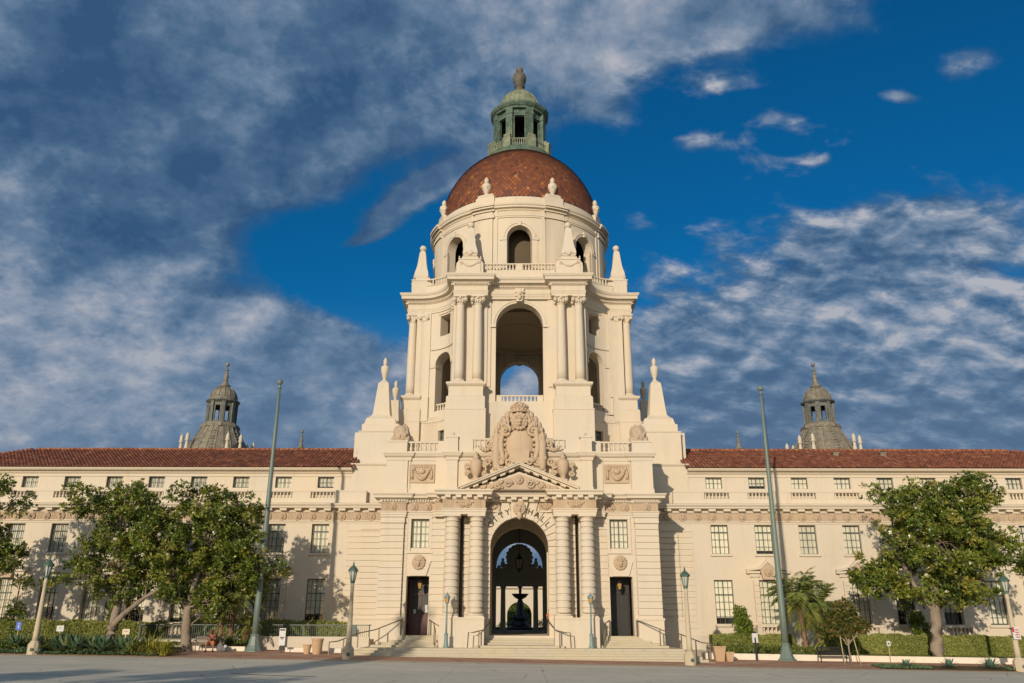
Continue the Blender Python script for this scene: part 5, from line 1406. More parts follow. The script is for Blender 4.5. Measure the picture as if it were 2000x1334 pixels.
# ================================================================== STREET FURNITURE
def street_lamp(loc, label):
    e = empty('street_lamp', loc, label, 'street lamp', 'tall concrete lamps with green lanterns')
    m = MB(); m.lathe([(0.34, -0.25), (0.34, 0.55), (0.30, 0.62), (0.24, 0.68), (0.22, 0.75)], (0,0,0), 8, rad(22.5)); m.build('lamp_base', CONC, e)
    m = MB(); m.lathe([(0.18, 0.7), (0.165, 1.2), (0.13, 2.6), (0.10, 4.0), (0.135, 4.05), (0.11, 4.12), (0.10, 4.3)], (0,0,0), 16, smooth=True); m.build('pole', CONC, e)
    m = MB(); m.tube([(0.06, -0.335, 0.28), (0.06, -0.345, 0.28)], 0.10, 14); m.build('access_cover', VERDI, e)
    m = MB()
    m.lathe([(0.10, 4.28), (0.14, 4.3), (0.14, 4.38), (0.08, 4.42)], (0,0,0), 12)
    for k in range(8):
        a = 2*math.pi*k/8+rad(22.5)
        m.tube([(0.13*math.cos(a), 0.13*math.sin(a), 4.4), (0.235*math.cos(a), 0.235*math.sin(a), 5.0)], 0.018, 5)
    m.lathe([(0.12, 4.38), (0.14, 4.40), (0.14, 4.43)], (0,0,0), 8, rad(22.5)); m.lathe([(0.25, 4.98), (0.32, 4.99), (0.32, 5.04), (0.20, 5.2), (0.07, 5.32), (0.05, 5.38), (0.06, 5.42), (0.02, 5.5), (0.015, 5.62)], (0,0,0), 8, rad(22.5))
    m.build('lantern_frame', VERDI, e)
    m = MB(); m.lathe([(0.115, 4.42), (0.22, 4.99)], (0,0,0), 8, rad(22.5)); m.build('lantern_glass', GLAZE, e)
    return e
LP = [(-28.45, 51, 'concrete street lamp with green lantern among the agaves at the far left'),
      (-10.08, 51.5, 'concrete street lamp with green lantern at the kerb left of the steps'),
      (10.0, 51.5, 'concrete street lamp with green lantern at the kerb right of the steps'),
      (28.85, 51, 'leaning-looking concrete street lamp carrying a parking sign at the far right')]
LP[3] = (28.85, 51, 'concrete street lamp carrying a small parking sign at the far right')
first = None
for x, d, lab in LP:
    y = d-80
    if first is None: first = street_lamp((x, y, G(x, y)), lab)
    else: dup(first, None, location=(x, y, G(x, y)), label=lab)
ps = empty('parking_sign', (28.85, -29.0, G(28.85, -29)), 'small red and white parking sign strapped to the far right lamp post', 'sign')
m = MB(); m.box(-0.20, 0.24, -0.26, -0.24, 1.75, 2.45); m.build('sign_plate', WHITE, ps)
m = MB(); m.box(-0.20, -0.08, -0.268, -0.26, 2.15, 2.42); 
for k in range(4): m.box(-0.04, 0.18, -0.268, -0.26, 1.85+0.13*k, 1.90+0.13*k)
m.build('sign_marking', RED, ps)
m = MB(); m.lathe([(0.20, 1.85), (0.20, 1.9)], (0,0,0), 12); m.lathe([(0.19, 2.3), (0.19, 2.35)], (0,0,0), 12); m.box(-0.02, 0.02, -0.25, -0.17, 1.8, 2.4); m.build('strap', BLACK, ps)

def path_lamp(loc, label):
    e = empty('path_lamp', loc, label, 'lamp post', 'slim blue-green lamps on the steps')
    m = MB(); m.lathe([(0.21, 0), (0.21, 0.05), (0.16, 0.12), (0.12, 0.4), (0.115, 0.78), (0.14, 0.82), (0.08, 0.9)], (0,0,0), 12); m.build('lamp_base', BLUEG, e)
    m = MB(); m.lathe([(0.062, 0.85), (0.058, 1.6), (0.048, 2.62), (0.07, 2.64), (0.07, 2.7), (0.05, 2.74)], (0,0,0), 12, smooth=True); m.build('pole', BLUEG, e)
    m = MB(); m.lathe([(0.10, 2.74), (0.165, 3.05)], (0,0,0), 6); m.build('lantern_glass', AMBER, e)
    m = MB(); m.lathe([(0.11, 2.70), (0.12, 2.74), (0.1, 2.77)], (0,0,0), 6); m.lathe([(0.17, 3.03), (0.21, 3.06), (0.19, 3.16), (0.10, 3.26), (0.04, 3.31), (0.03, 3.4), (0, 3.44)], (0,0,0), 6)
    for k in range(6):
        a = 2*math.pi*k/6; m.tube([(0.105*math.cos(a), 0.105*math.sin(a), 2.74), (0.17*math.cos(a), 0.17*math.sin(a), 3.05)], 0.012, 4)
    m.build('lantern_frame', BLUEG, e)
    return e
p1 = path_lamp((-4.68, -24.4, 0.92), 'slim blue-green lamp post before the columns left of the arch')
dup(p1, None, location=(4.6, -24.4, 0.92), label='slim blue-green lamp post before the columns right of the arch')

def flagpole(loc, label):
    e = empty('flagpole', loc, label, 'flagpole', 'grey-green flagpoles flanking the steps')
    m = MB(); m.lathe([(0.60, -0.3), (0.60, 0.06), (0.5, 0.12), (0.40, 0.36), (0.31, 0.72), (0.27, 0.9), (0.30, 0.95), (0.27, 1.0), (0.225, 1.06)], (0,0,0), 8, rad(22.5)); m.build('pole_base', POLEG, e)
    m = MB(); m.lathe([(0.222, 1.0), (0.208, 3.0), (0.188, 6), (0.155, 10), (0.115, 14), (0.078, 17.55)], (0,0,0), 20, smooth=True); m.lathe([(0.15, 17.5), (0.15, 17.58), (0.06, 17.62), (0.06, 17.75)], (0,0,0), 14); m.build('pole', POLEG, e)
    m = MB(); m.ball((0, 0, 17.93), 0.21, 16, 10); m.build('ball_finial', POLEG, e)
    m = MB(); m.tube([(0.24, -0.08, 1.9), (0.23, -0.08, 4), (0.2, -0.06, 10), (0.12, -0.03, 17.4)], 0.012, 4); m.box(0.19, 0.27, -0.12, -0.04, 1.85, 2.05); m.build('halyard', BLACK, e)
    return e
f1 = flagpole((-17.05, -24.0, G(-17.05, -24)), 'tall empty grey-green flagpole left of the steps beside the magnolias')
dup(f1, None, location=(17.02, -24.0, G(17.02, -24)), label='tall empty grey-green flagpole right of the steps beside the palms')

# hanging lanterns
def hung(loc, drop, k, label):
    e = empty('hanging_lantern', loc, label, 'lantern')
    m = MB(); m.tube([(0, 0, 0), (0, 0, -drop)], 0.02*k, 5); m.build('chain', BRONZE, e)
    m = MB(); z = -drop
    m.lathe([(0, z+0.05), (0.08*k, z), (0.10*k, z-0.1*k), (0.30*k, z-0.28*k), (0.30*k, z-0.34*k)], (0,0,0), 8); m.lathe([(0.19*k, z-0.95*k), (0.19*k, z-1.0*k), (0.05*k, z-1.12*k), (0, z-1.25*k)], (0,0,0), 8)
    for q in range(8):
        a = math.pi/4*q; m.tube([(0.28*k*math.cos(a), 0.28*k*math.sin(a), z-0.34*k), (0.19*k*math.cos(a), 0.19*k*math.sin(a), z-0.96*k)], 0.02*k, 4)
    m.build('lantern_frame', BRONZE, e)
    m = MB(); m.lathe([(0.26*k, z-0.34*k), (0.17*k, z-0.95*k)], (0,0,0), 8); m.build('lantern_glass', AMBER if k < 1 else GLAZE, e)
hung((-6.9, -20.75, 5.4), 0.15, 0.62, 'small amber lantern hanging in the left side doorway')
hung((6.95, -20.75, 5.4), 0.15, 0.62, 'small amber lantern hanging in the right side doorway')
hung((0, -6.0, 12.3), 4.2, 1.25, 'large dark lantern hanging in the central passage above the fountain')

# fountain in the courtyard
ft = empty('fountain', (0.1, 28, 0.9), 'tiered dark fountain seen through the central arch', 'fountain')
m = MB(); m.lathe([(3.4, 0), (3.4, 0.75), (3.5, 0.8), (3.5, 0.95), (3.1, 0.97), (3.1, 0.6)], (0,0,0), 32); m.build('pool', BRONZE, ft)
m = MB(); m.lathe([(1.3, 0.5), (1.3, 1.2), (1.1, 1.3), (0.95, 1.6), (0.75, 1.75), (0.85, 2.0), (0.6, 2.3), (0.5, 3.2), (0.38, 4.0), (0.25, 4.3)], (0,0,0), 16, smooth=False)
for k in range(4):
    a = math.pi/2*k+.4; m.ball((0.75*math.cos(a), 0.75*math.sin(a), 2.1), 0.32, 8, 6); m.ball((1.05*math.cos(a), 1.05*math.sin(a), 1.4), 0.3, 8, 6)
m.build('pedestal', BRONZE, ft)
m = MB(); m.lathe([(0.2, 4.25), (0.4, 4.35), (0.75, 4.55), (1.0, 4.85), (1.12, 4.95), (1.05, 4.97), (0.6, 4.8)], (0,0,0), 24, smooth=True); m.build('basin', mat_plain('red_brown_bronze', (0.12, 0.05, 0.03), 0.5, 0.5), ft)
m = MB(); m.lathe([(0.22, 4.75), (0.16, 5.1), (0.2, 5.3), (0.14, 5.6), (0.3, 5.75), (0.34, 5.85), (0.1, 5.9), (0.12, 6.1), (0, 6.2)], (0,0,0), 12, smooth=True); m.build('finial', BRONZE, ft)

# handrails on the steps
def rail(name, pts, posts, label, r=0.035):
    e = empty(name, pts[0], label, 'handrail', 'bronze handrails on the entrance steps')
    o = Vector(pts[0]); m = MB(); m.tube([Vector(p)-o for p in pts], r, 7); m.build('rail', RAILM, e)
    for (x, y, z0, z1) in posts:
        m = MB(); m.box(x-0.035-o.x, x+0.035-o.x, y-0.035-o.y, y+0.035-o.y, z0-o.z, z1-o.z); m.build('post', RAILM, e)
for sg, w in ((-1, 'left'), (1, 'right')):
    rail('handrail', [(sg*7.85, -21.95, 2.62), (sg*8.1, -22.3, 2.55), (sg*9.4, -23.2, 2.0), (sg*10.4, -24.0, 1.78), (sg*11.4, -25.4, 1.32), (sg*11.8, -25.9, 1.28), (sg*11.8, -25.9, 1.0)],
         [(sg*7.85, -21.95, 1.6, 2.62), (sg*9.2, -23.06, 1.0, 2.1), (sg*10.4, -24.0, 0.9, 1.78), (sg*11.1, -25.0, 0.5, 1.45), (sg*11.8, -25.9, 0.15, 1.28)], 'long bronze handrail running down the outer side of the %s flight' % w)
    rail('handrail', [(sg*6.05, -21.95, 2.62), (sg*5.7, -22.6, 2.45), (sg*5.45, -23.6, 1.95), (sg*5.45, -23.6, 0.95)],
         [(sg*6.05, -21.95, 1.6, 2.62), (sg*5.6, -22.9, 1.0, 2.3)], 'short bronze handrail between the %s doorway and the column pedestal' % w)
    rail('handrail', [(sg*1.96, -21.9, 2.62), (sg*1.98, -22.6, 2.45), (sg*2.35, -23.75, 2.0), (sg*2.95, -24.3, 1.86), (sg*3.25, -24.45, 1.86), (sg*3.3, -24.45, 0.95)],
         [(sg*1.96, -21.9, 1.6, 2.62), (sg*2.6, -24.0, 0.92, 1.92)], 'curved bronze handrail on the %s side of the central flight' % w)

# ramp with railing on the left
m = MB(); m.box(-18.4, -10.2, -21.0, -20.7, 0.2, 1.52); m.box(-26, -18.4, -21.0, -20.7, 0.2, 1.3); m.box(-26, -10.2, -20.7, -16.0, 0.0, 1.30)
tag(m.build('ramp_wall', STONE_W), 'plain cream ramp wall below the railing left of the steps', 'wall')
DKG = mat_plain('dark_green_railing_paint', (0.10, 0.125, 0.105), 0.5, 0.4)
fe = empty('railing', (-26.0, -20.85, 1.25), 'long dark green picket railing along the ramp before the left wing', 'railing')
m = MB(); m.box(0, 15.9, -0.03, 0.03, 0.98, 1.04); m.box(0, 15.9, -0.025, 0.025, 0.10, 0.14); m.build('rail', DKG, fe)
m = MB()
for k in range(115): m.box(0.1+0.137*k, 0.122+0.137*k, -0.011, 0.011, 0.12, 1.0)
m.build('pickets', DKG, fe)['kind'] = 'stuff'
for k in range(8): m = MB(); m.box(2.25*k, 2.25*k+0.06, -0.03, 0.03, 0, 1.06); m.build('post', DKG, fe)
m = MB(); m.box(14.2, 14.9, -0.06, 0.06, 0.12, 0.98); m.build('gate_panel', DKG, fe)
for x0, x1, lab in ((-23.3, -17.6, 'low pale wall behind the bench left of the flagpole'), (-15.0, -12.9, 'low pale wall behind the two clay planters on the left'), (-12.2, -11.4, 'short low pale wall at the foot of the left handrail')):
    m = MB(); m.add([(x,y,G(x,-24)+z) for z in (-0.5, 0.27) for x, y in ((x0,-24.1),(x1,-24.1),(x1,-23.7),(x0,-23.7))], [(0,3,2,1),(4,5,6,7),(0,1,5,4),(1,2,6,5),(2,3,7,6),(3,0,4,7)])
    tag(m.build('low_wall', LOWW), lab, 'wall')
m = MB(); m.add([(x,y,G(x,-24)+z) for z in (-0.5, 0.36) for x, y in ((13.2,-23.95),(46,-23.95),(46,-23.6),(13.2,-23.6))], [(0,3,2,1),(4,5,6,7),(0,1,5,4),(1,2,6,5),(2,3,7,6),(3,0,4,7)])
tag(m.build('low_wall', LOWW), 'long low pale wall edging the lawn on the right', 'wall')
m = MB(); m.add([(x,y,G(x,-24)+z) for z in (-0.5, 0.36) for x, y in ((11.9,-23.95),(13.2,-23.95),(13.2,-16),(11.9,-16))], [(0,3,2,1),(4,5,6,7),(0,1,5,4),(1,2,6,5),(2,3,7,6),(3,0,4,7)])
tag(m.build('ramp_wall', LOWW), 'plain pale block between the right handrail and the planters', 'wall')
# a standpipe by the right handrail
sp_ = empty('standpipe', (12.0, -24.3, G(12, -24.3)), 'small grey pipe with valve box beside the right handrail', 'pipe')
m = MB(); m.tube([(0, 0, 0), (0, 0, 0.95), (0.25, 0, 0.95), (0.25, 0, 0.75)], 0.035, 8); m.build('pipe', RAILM, sp_)
m = MB(); m.box(-0.09, 0.09, -0.08, 0.08, 0.5, 0.85); m.build('valve_box', GREYSTONE, sp_)
# planters
def planter(loc, r, h, label, sq=False):
    e = empty('planter', loc, label, 'planter', 'clay planters beside the steps')
    m = MB(); n = 4 if sq else 20; k = math.sqrt(2) if sq else 1
    m.lathe([(r*0.66*k, -0.1), (r*0.7*k, 0), (r*0.95*k, h*0.8), (r*k, h*0.9), (r*1.06*k, h*0.91), (r*1.06*k, h), (r*0.92*k, h), (r*0.9*k, h*0.9)], (0,0,0), n, rad(45) if sq else 0, smooth=False, cap=True); m.build('pot', POT, e)
    m = MB(); m.lathe([(r*0.9*k, h*0.88), (0.01, h*0.9)], (0,0,0), n, rad(45) if sq else 0); m.build('soil', SOIL, e)
    return e
for x, d, r, h, lab, sq in ((-12.65, 54.6, 0.36, 0.92, 'large round clay planter left of the steps', False), (-13.3, 54.7, 0.26, 0.55, 'small round clay planter beside a larger one left of the steps', False),
                        (12.42, 54.6, 0.36, 0.88, 'large square clay planter right of the steps with a dark plant', True), (13.05, 54.6, 0.25, 0.55, 'small square clay planter beside the hedge right of the steps', True)):
    planter((x, d-80, G(x, d-80)), r, h, lab, sq)
# benches
def bench(loc, w, label, mat_):
    e = empty('bench', loc, label, 'bench')
    m = MB()
    for k in range(5): m.box(-w/2, w/2, -0.25+0.1*k, -0.18+0.1*k, 0.42, 0.46)
    m.build('seat', mat_, e)
    m = MB(); m.box(-w/2, w/2, 0.27, 0.31, 0.83, 0.89); m.box(-w/2, w/2, 0.24, 0.28, 0.48, 0.52)
    for k in range(int(w/0.07)): m.box(-w/2+0.07*k, -w/2+0.07*k+0.035, 0.255, 0.285, 0.5, 0.85)
    m.build('backrest', mat_, e)
    for q in (-1, 1):
        m = MB(); x = q*(w/2+0.03); m.tube([(x, -0.28, 0), (x, -0.26, 0.44), (x, -0.24, 0.62), (x, 0.25, 0.64)], 0.03, 6); m.tube([(x, 0.34, 0), (x, 0.24, 0.44), (x, 0.31, 0.9)], 0.03, 6); m.tube([(x, -0.27, 0.42), (x, 0.26, 0.42)], 0.025, 5); m.build('end_frame', mat_, e)
    return e
BENCHM = mat_plain('brown_bench_metal', (0.16, 0.12, 0.08), 0.5, 0.4)
bench((-19.75, -24.75, G(-19.75, -24.75)), 1.75, 'brown metal bench before the low wall on the left', BENCHM)
bench((19.8, -24.6, G(19.8, -24.6)), 1.75, 'black metal bench in shade under the small trees on the right', BLACK)

# signs
def sign(name, loc, w, h, z, mat_, label, post=BLACK, marks=None, tilt=0.0, kind='sign', pr=0.022):
    e = empty(name, loc, label, kind)
    m = MB(); m.box(-pr, pr, -pr, pr, -0.2, z+h*0.5); m.build('post', post, e)
    m = MB(); m.box(-w/2, w/2, -0.045, -0.024, z, z+h); m.build('sign_plate', mat_, e)
    if marks:
        m = MB()
        for (a, b, c, d) in marks: m.box(-w/2+w*a, -w/2+w*b, -0.052, -0.045, z+h*c, z+h*d)
        m.build('sign_marking', marks_mat[0], e)
    return e
marks_mat = [BLACK]
sign('notice_sign', (-15.0, -25.0, G(-15, -25)), 0.40, 1.02, 0.45, WHITE, 'tall white notice board with dark heading before the ramp wall', BLACK, [(0.1, 0.9, 0.86, 0.95), (0.15, 0.85, 0.44, 0.50), (0.3, 0.7, 0.36, 0.41)])
sign('notice_sign', (15.0, -24.4, G(15, -24.4)), 0.36, 0.62, 1.05, WHITE, 'white notice with black heading on a black post before the right hedge', BLACK, [(0.0, 0.85, 0.92, 1.06), (0.0, 1.0, -0.16, -0.02)], pr=0.05)
sign('garden_sign', (23.5, -24.2, G(23.5, -24.2)), 0.24, 0.30, 0.98, WHITE, 'small pale sign on a thin post before the hedge left of the right magnolia', STAKE, [(0.3, 0.7, 0.3, 0.6)])
sign('garden_sign', (-28.45+0.1, -26.6, G(-28.4, -26.6)), 0.44, 0.34, 1.15, WHITE, 'small white sign among agaves right of the far left lamp', WHITE, [(0.3, 0.7, 0.55, 0.65)])
sign('garden_sign', (-24.15, -26.8, G(-24.15, -26.8)), 0.44, 0.32, 1.05, mat_plain('cream_sign_paint', (0.72, 0.58, 0.42), 0.6, 0.3), 'small cream sign on a white post beside the forked magnolia trunk', WHITE, [(0.2, 0.8, 0.55, 0.62)], pr=0.03)
marks_mat[0] = WHITE
bs = sign('information_sign', (-31.3, -26.0, G(-31.3, -26)), 0.34, 0.5, 1.15, BLUE, 'small blue sign with white symbol on a post at the far left', STAKE, [(0.42, 0.58, 0.2, 0.6), (0.42, 0.58, 0.68, 0.8)])
# bronze plaque stone at the far left edge
m = MB(); m.box(-32.5, -31.85, -26.5, -26.2, 0.5, 1.0); tag(m.build('stone_marker', CONC), 'small pale stone block among ground cover at the far left edge', 'marker')

# ================================================================== VEGETATION
def leaf(mb, p, d, up, L, W, tint, fold=0.0):
    s_ = d.cross(up)
    if s_.length < 1e-4: s_ = Vector((1, 0, 0))
    s_.normalize()
    a = p; b = p+d*L*0.55+s_*W*0.5; c = p+d*L; e = p+d*L*0.55-s_*W*0.5
    mb.add([tuple(a), tuple(b), tuple(c), tuple(e)], [(0, 1, 2, 3)], tint)
def rvec(rng):
    while True:
        v = Vector((rng.uniform(-1,1), rng.uniform(-1,1), rng.uniform(-1,1)))
        if 0.05 < v.length < 1: return v.normalized()
def foliage(mb, blobs, rng, dens, leaf_l, per, tmin=0.0, tmax=0.9, bloom=0.0, shell=0.5, ysq=1.0, upb=0.5, minz=-99, clump=0.0):
    for (x, y, z, r) in blobs:
        n = int(dens*r*r)
        subs = None
        if clump:
            subs = []
            for _ in range(int(6.5*r*r+4)):
                v = rvec(rng); q = 0.50+0.55*rng.random()**0.5
                subs.append((Vector((x+v.x*r*q, y+v.y*r*q, z+v.z*r*q*0.92)), v, clump*rng.uniform(0.6, 1.25), rng.gauss(0.40, 0.14)))
        for i_ in range(n):
            if subs:
                c0, v, rs, t0 = subs[i_ % len(subs)]
                u = rvec(rng)*rs*rng.random()**0.45; p = c0+Vector((u.x, u.y, u.z*0.8)); q = 1.0
                v = (v*0.6+u.normalized()*0.8).normalized()
                t0 = min(tmax, max(tmin, t0+rng.gauss(0, 0.06)))
            else:
                v = rvec(rng); q = shell+(1-shell)*rng.random()**0.6
                q *= 1.0+0.16*math.sin(v.x*7+x)*math.cos(v.z*6+z)
                p = Vector((x+v.x*r*q, y+v.y*r*q*ysq, z+v.z*r*q*0.92))
                t0 = min(tmax, max(tmin, rng.gauss(0.40, 0.16)))
            if p.z < minz: continue
            ax = (v*0.8+Vector((0, 0, upb))+rvec(rng)*0.55).normalized()
            if bloom and rng.random() < bloom and q > 0.8:
                c = p+ax*leaf_l*0.6
                for k in range(5):
                    d = (ax*0.5+rvec(rng)).normalized(); leaf(mb, c, d, ax, leaf_l*0.75, leaf_l*0.5, 0.965)
            for k in range(per):
                d = (rvec(rng)+ax*0.75).normalized()
                t = min(tmax, max(tmin, t0+rng.gauss(0, 0.10)+(0.32 if rng.random() < 0.06 else 0)))
                leaf(mb, p+d*0.03, d, ax, leaf_l*rng.uniform(0.7, 1.25), leaf_l*rng.uniform(0.34, 0.52), t)
def limb(mb, a, b, r0, r1, rng, n=6, wig=0.12, sag=0.0):
    a, b = Vector(a), Vector(b); pts = []; rs = []; L = (b-a).length
    for i in range(n+1):
        t = i/n; p = a.lerp(b, t)
        if 0 < i < n: p += Vector((rng.gauss(0, wig), rng.gauss(0, wig), rng.gauss(0, wig)))*min(1, L*0.25)
        p.z += sag*math.sin(math.pi*t)
        pts.append(p); rs.append(r0+(r1-r0)*t)
    mb.tube(pts, rs, 8); return pts
def magnolia(name, base, forks, blobs, seed, label, dens, leaf_l=0.235, bloom=0.016, mat_=None, per=10, deep=1.0, group='magnolia trees before the building', trunk_r=(0.32, 0.22), gb=None):
    rng = random.Random(seed)
    e = empty(name, base, label, 'tree', group)
    o = Vector(base)
    t = MB()
    tips = []
    for (pts, r0, r1) in forks:
        ps = [Vector(p)-o for p in pts]; n = len(ps)
        
        fine = []; fr = []; brng = random.Random(seed*7)
        for i in range(n-1):
            for j in range(4):
                f = j/4; fine.append(ps[i].lerp(ps[i+1], f)+Vector((brng.gauss(0, .012), brng.gauss(0, .012), 0))); fr.append((r0+(r1-r0)*(i+f)/(n-1))*(1+brng.uniform(-.05, .05)))
        fine.append(ps[-1]); fr.append(r1)
        t.tube(fine, fr, 11); tips.append(ps)
    lb = []
    for (x, y, z, r) in blobs:
        yy = y+rng.uniform(-1, 1)*min(1.9, 0.45*4)*deep; lb.append((x-o.x, yy-o.y, z-o.z, r))
        if r > 0.9:   # extra depth to the crown
            lb.append((x-o.x+rng.uniform(-.5,.5), yy-o.y+(1.2 if yy < y else -1.2)*deep, z-o.z+rng.uniform(-.4,.4), r*0.8))
    for (x, y, z, r) in lb:
        best = min(tips, key=lambda ps: min((Vector((x, y, z-0.8))-q).length for q in ps[1:]))
        q = min(best[1:], key=lambda q: (Vector((x, y, z-1.2))-q).length)
        pts = limb(t, q, (x, y, z), 0.075 if r > 1 else 0.05, 0.022, rng)
        for _ in range(int(2+4*r)):
            v = rvec(rng); s0 = pts[rng.randrange(2, len(pts))]; limb(t, s0, Vector((x, y, z))+v*r*0.8, 0.022, 0.006, rng, 4)
    t.build('trunk', BARK, e)
    c = MB(); foliage(c, lb, rng, dens, leaf_l, per, 0.02, 0.92, bloom, 0.45, clump=(0.52 if leaf_l > .2 and leaf_l < .3 else 0.0)); c.build('crown', mat_ or MAGNOLIA, e, recalc=False)
    return e
def B(l, y): return [(a, y, c, d) for a, b_, c, d in l]
gx = lambda x, y: G(x, y)+0.05
R_ = [(30.58,0,10.86,1.44),(31.0,0,11.8,.75),(28.55,0,10.16,1.6),(26.70,0,10.4,1.44),(25.23,0,9.98,1.10),(25.62,0,7.94,1.8),(27.96,0,7.62,2.3),(30.29,0,7.29,1.95),(31.96,0,7.13,1.3),(33.0,0,5.97,.7),(24.31,0,5.95,1.44),(26.24,0,5.30,2.0),(28.59,0,5.31,1.85),(30.58,0,5.15,1.4),(23.49,0,4.97,.95),(28.87,0,8.96,1.95),(32.74,0,7.63,.72),(24.6,0,11.1,.55)]
magnolia('magnolia_tree', (27.2, -23.1, gx(27.2, -23.5)+0.2), [([(27.0,-23.1,0.0),(27.15,-23.1,1.6),(27.3,-23.1,3.2),(27.5,-23.2,5.2),(28.0,-23.2,7.4),(28.9,-23.3,9.4),(30.2,-23.3,11)], 0.44, 0.06), ([(27.3,-23.1,3.2),(26.2,-23.0,5.0),(25.4,-23,7.2),(25.4,-23,9.4)], 0.2, 0.05), ([(27.4,-23.1,4.0),(29,-23.3,5.4),(31,-23.2,6.6)], 0.2, 0.06)], B(R_, -23.3), 21, 'broad magnolia with one straight trunk before the right wing', 112)
L1_ = [(-27.04,0,10.66,1.1),(-28.68,0,9.97,1.25),(-25.51,0,9.81,1.25),(-29.3,0,10.66,.75),(-27.03,0,8.44,1.85),(-28.82,0,6.76,1.25),(-29.65,0,5.61,.9),(-30.04,0,4.95,.55),(-25.15,0,7.44,1.6),(-26.66,0,6.11,1.6),(-24.8,0,5.13,1.2),(-27.42,0,4.48,.9),(-25.73,0,4.48,1.0),(-26.6,0,11.6,.5),(-29.9,0,9.9,.55)]
magnolia('magnolia_tree', (-26.45, -24.0, gx(-26.45, -24)+0.3), [([(-26.6,-24,0.4),(-26.45,-24,1.6),(-26.3,-24,2.3)], 0.40, 0.34), ([(-26.35,-24,2.2),(-26.2,-24,3.6),(-26.5,-24,5.5),(-26.8,-24,8),(-27.0,-24,10.5)], 0.30, 0.06), ([(-26.3,-24.1,2.2),(-25.5,-24.3,3.0),(-24.4,-24.4,3.9),(-23.2,-24.4,4.6)], 0.22, 0.09), ([(-26.3,-24,3.4),(-27.6,-24,5),(-29,-24,6.6)], 0.16, 0.05)], B(L1_, -24.2), 22, 'magnolia with a low forked trunk left of the bench', 100)
L2_ = [(-21.87,0,9.98,1.1),(-19.89,0,9.47,1.4),(-23.54,0,9.47,1.2),(-18.45,0,8.97,1.1),(-23.09,0,7.44,1.8),(-20.69,0,7.45,2.0),(-18.63,0,7.45,1.4),(-23.0,0,5.46,1.6),(-20.74,0,5.14,1.95),(-18.75,0,5.47,1.6),(-17.07,0,5.64,1.1),(-16.24,0,5.81,.6),(-22.31,0,4.17,.95),(-19.91,0,3.86,1.1),(-17.7,0,4.5,.8),(-17.56,0,7.12,.8),(-22.6,0,10.7,.5),(-18.0,0,10.0,.4)]
magnolia('magnolia_tree', (-21.4, -24.0, gx(-21.4, -24)), [([(-21.3,-24.1,0.4),(-21.5,-24.1,1.8),(-21.6,-24.1,3.2),(-21.3,-24,5),(-20.9,-24,7.4),(-20.8,-24,9.6)], 0.36, 0.07), ([(-21.6,-24.1,3.2),(-22.6,-24,5),(-23.2,-24,7.4)], 0.18, 0.06), ([(-21.5,-24.1,3.6),(-19.8,-24,5),(-17.6,-24,5.8)], 0.18, 0.06)], B(L2_, -24.0), 23, 'magnolia with one upright trunk beside the bench on the left', 112)
L0_ = [(-36.20,0,10.82,1.2),(-34.6,0,10.1,.75),(-35.6,0,8.76,.9),(-34.2,0,6.75,1.0),(-33.2,0,6.15,.75),(-35.69,0,6.74,1.5),(-34.2,0,5.43,.9),(-33.3,0,4.78,.55),(-37.5,0,8.5,2.0),(-38.5,0,6.0,1.8)]
magnolia('magnolia_tree', (-37.6, -24.0, gx(-37.6, -24)), [([(-37.6,-24,0.4),(-37.5,-24,3),(-37.2,-24,6),(-36.6,-24,9.5)], 0.34, 0.07), ([(-37.5,-24,3.2),(-35.8,-24,5),(-34,-24,6)], 0.16, 0.05)], B(L0_, -24.2), 24, 'dark magnolia cut off by the left edge of the picture', 104)
# young tree tied to stakes
Y_ = [(20.14,0,3.31,.62),(19.75,0,2.75,.8),(20.51,0,2.6,.7),(21.0,0,2.32,.42),(19.36,0,2.2,.55),(20.12,0,2.1,.55)]
magnolia('young_tree', (20.15, -26.5, G(20.15, -26.5)), [([(20.15,-26.5,0.1),(20.1,-26.5,1.2),(20.15,-26.5,1.9),(20.15,-26.5,3.0)], 0.055, 0.025)], B(Y_, -26.5), 25, 'young bronze-leaved tree tied between stakes beside the palms', 420, 0.19, 0.0, AUTUMN, 7, 0.2, group=None)
for x, x2, lab in ((19.72, 19.62, 'upright pale timber stake left of the young tree trunk'), (20.7, 20.4, 'leaning pale timber stake right of the young tree trunk')):
    m = MB(); m.tube([(0, 0, -0.1), (x2-x, 0, 1.75)], 0.03, 6); o = tag(m.build('tree_stake', STAKE), lab, 'stake'); o.location = (x, -26.55, G(x, -26.5))
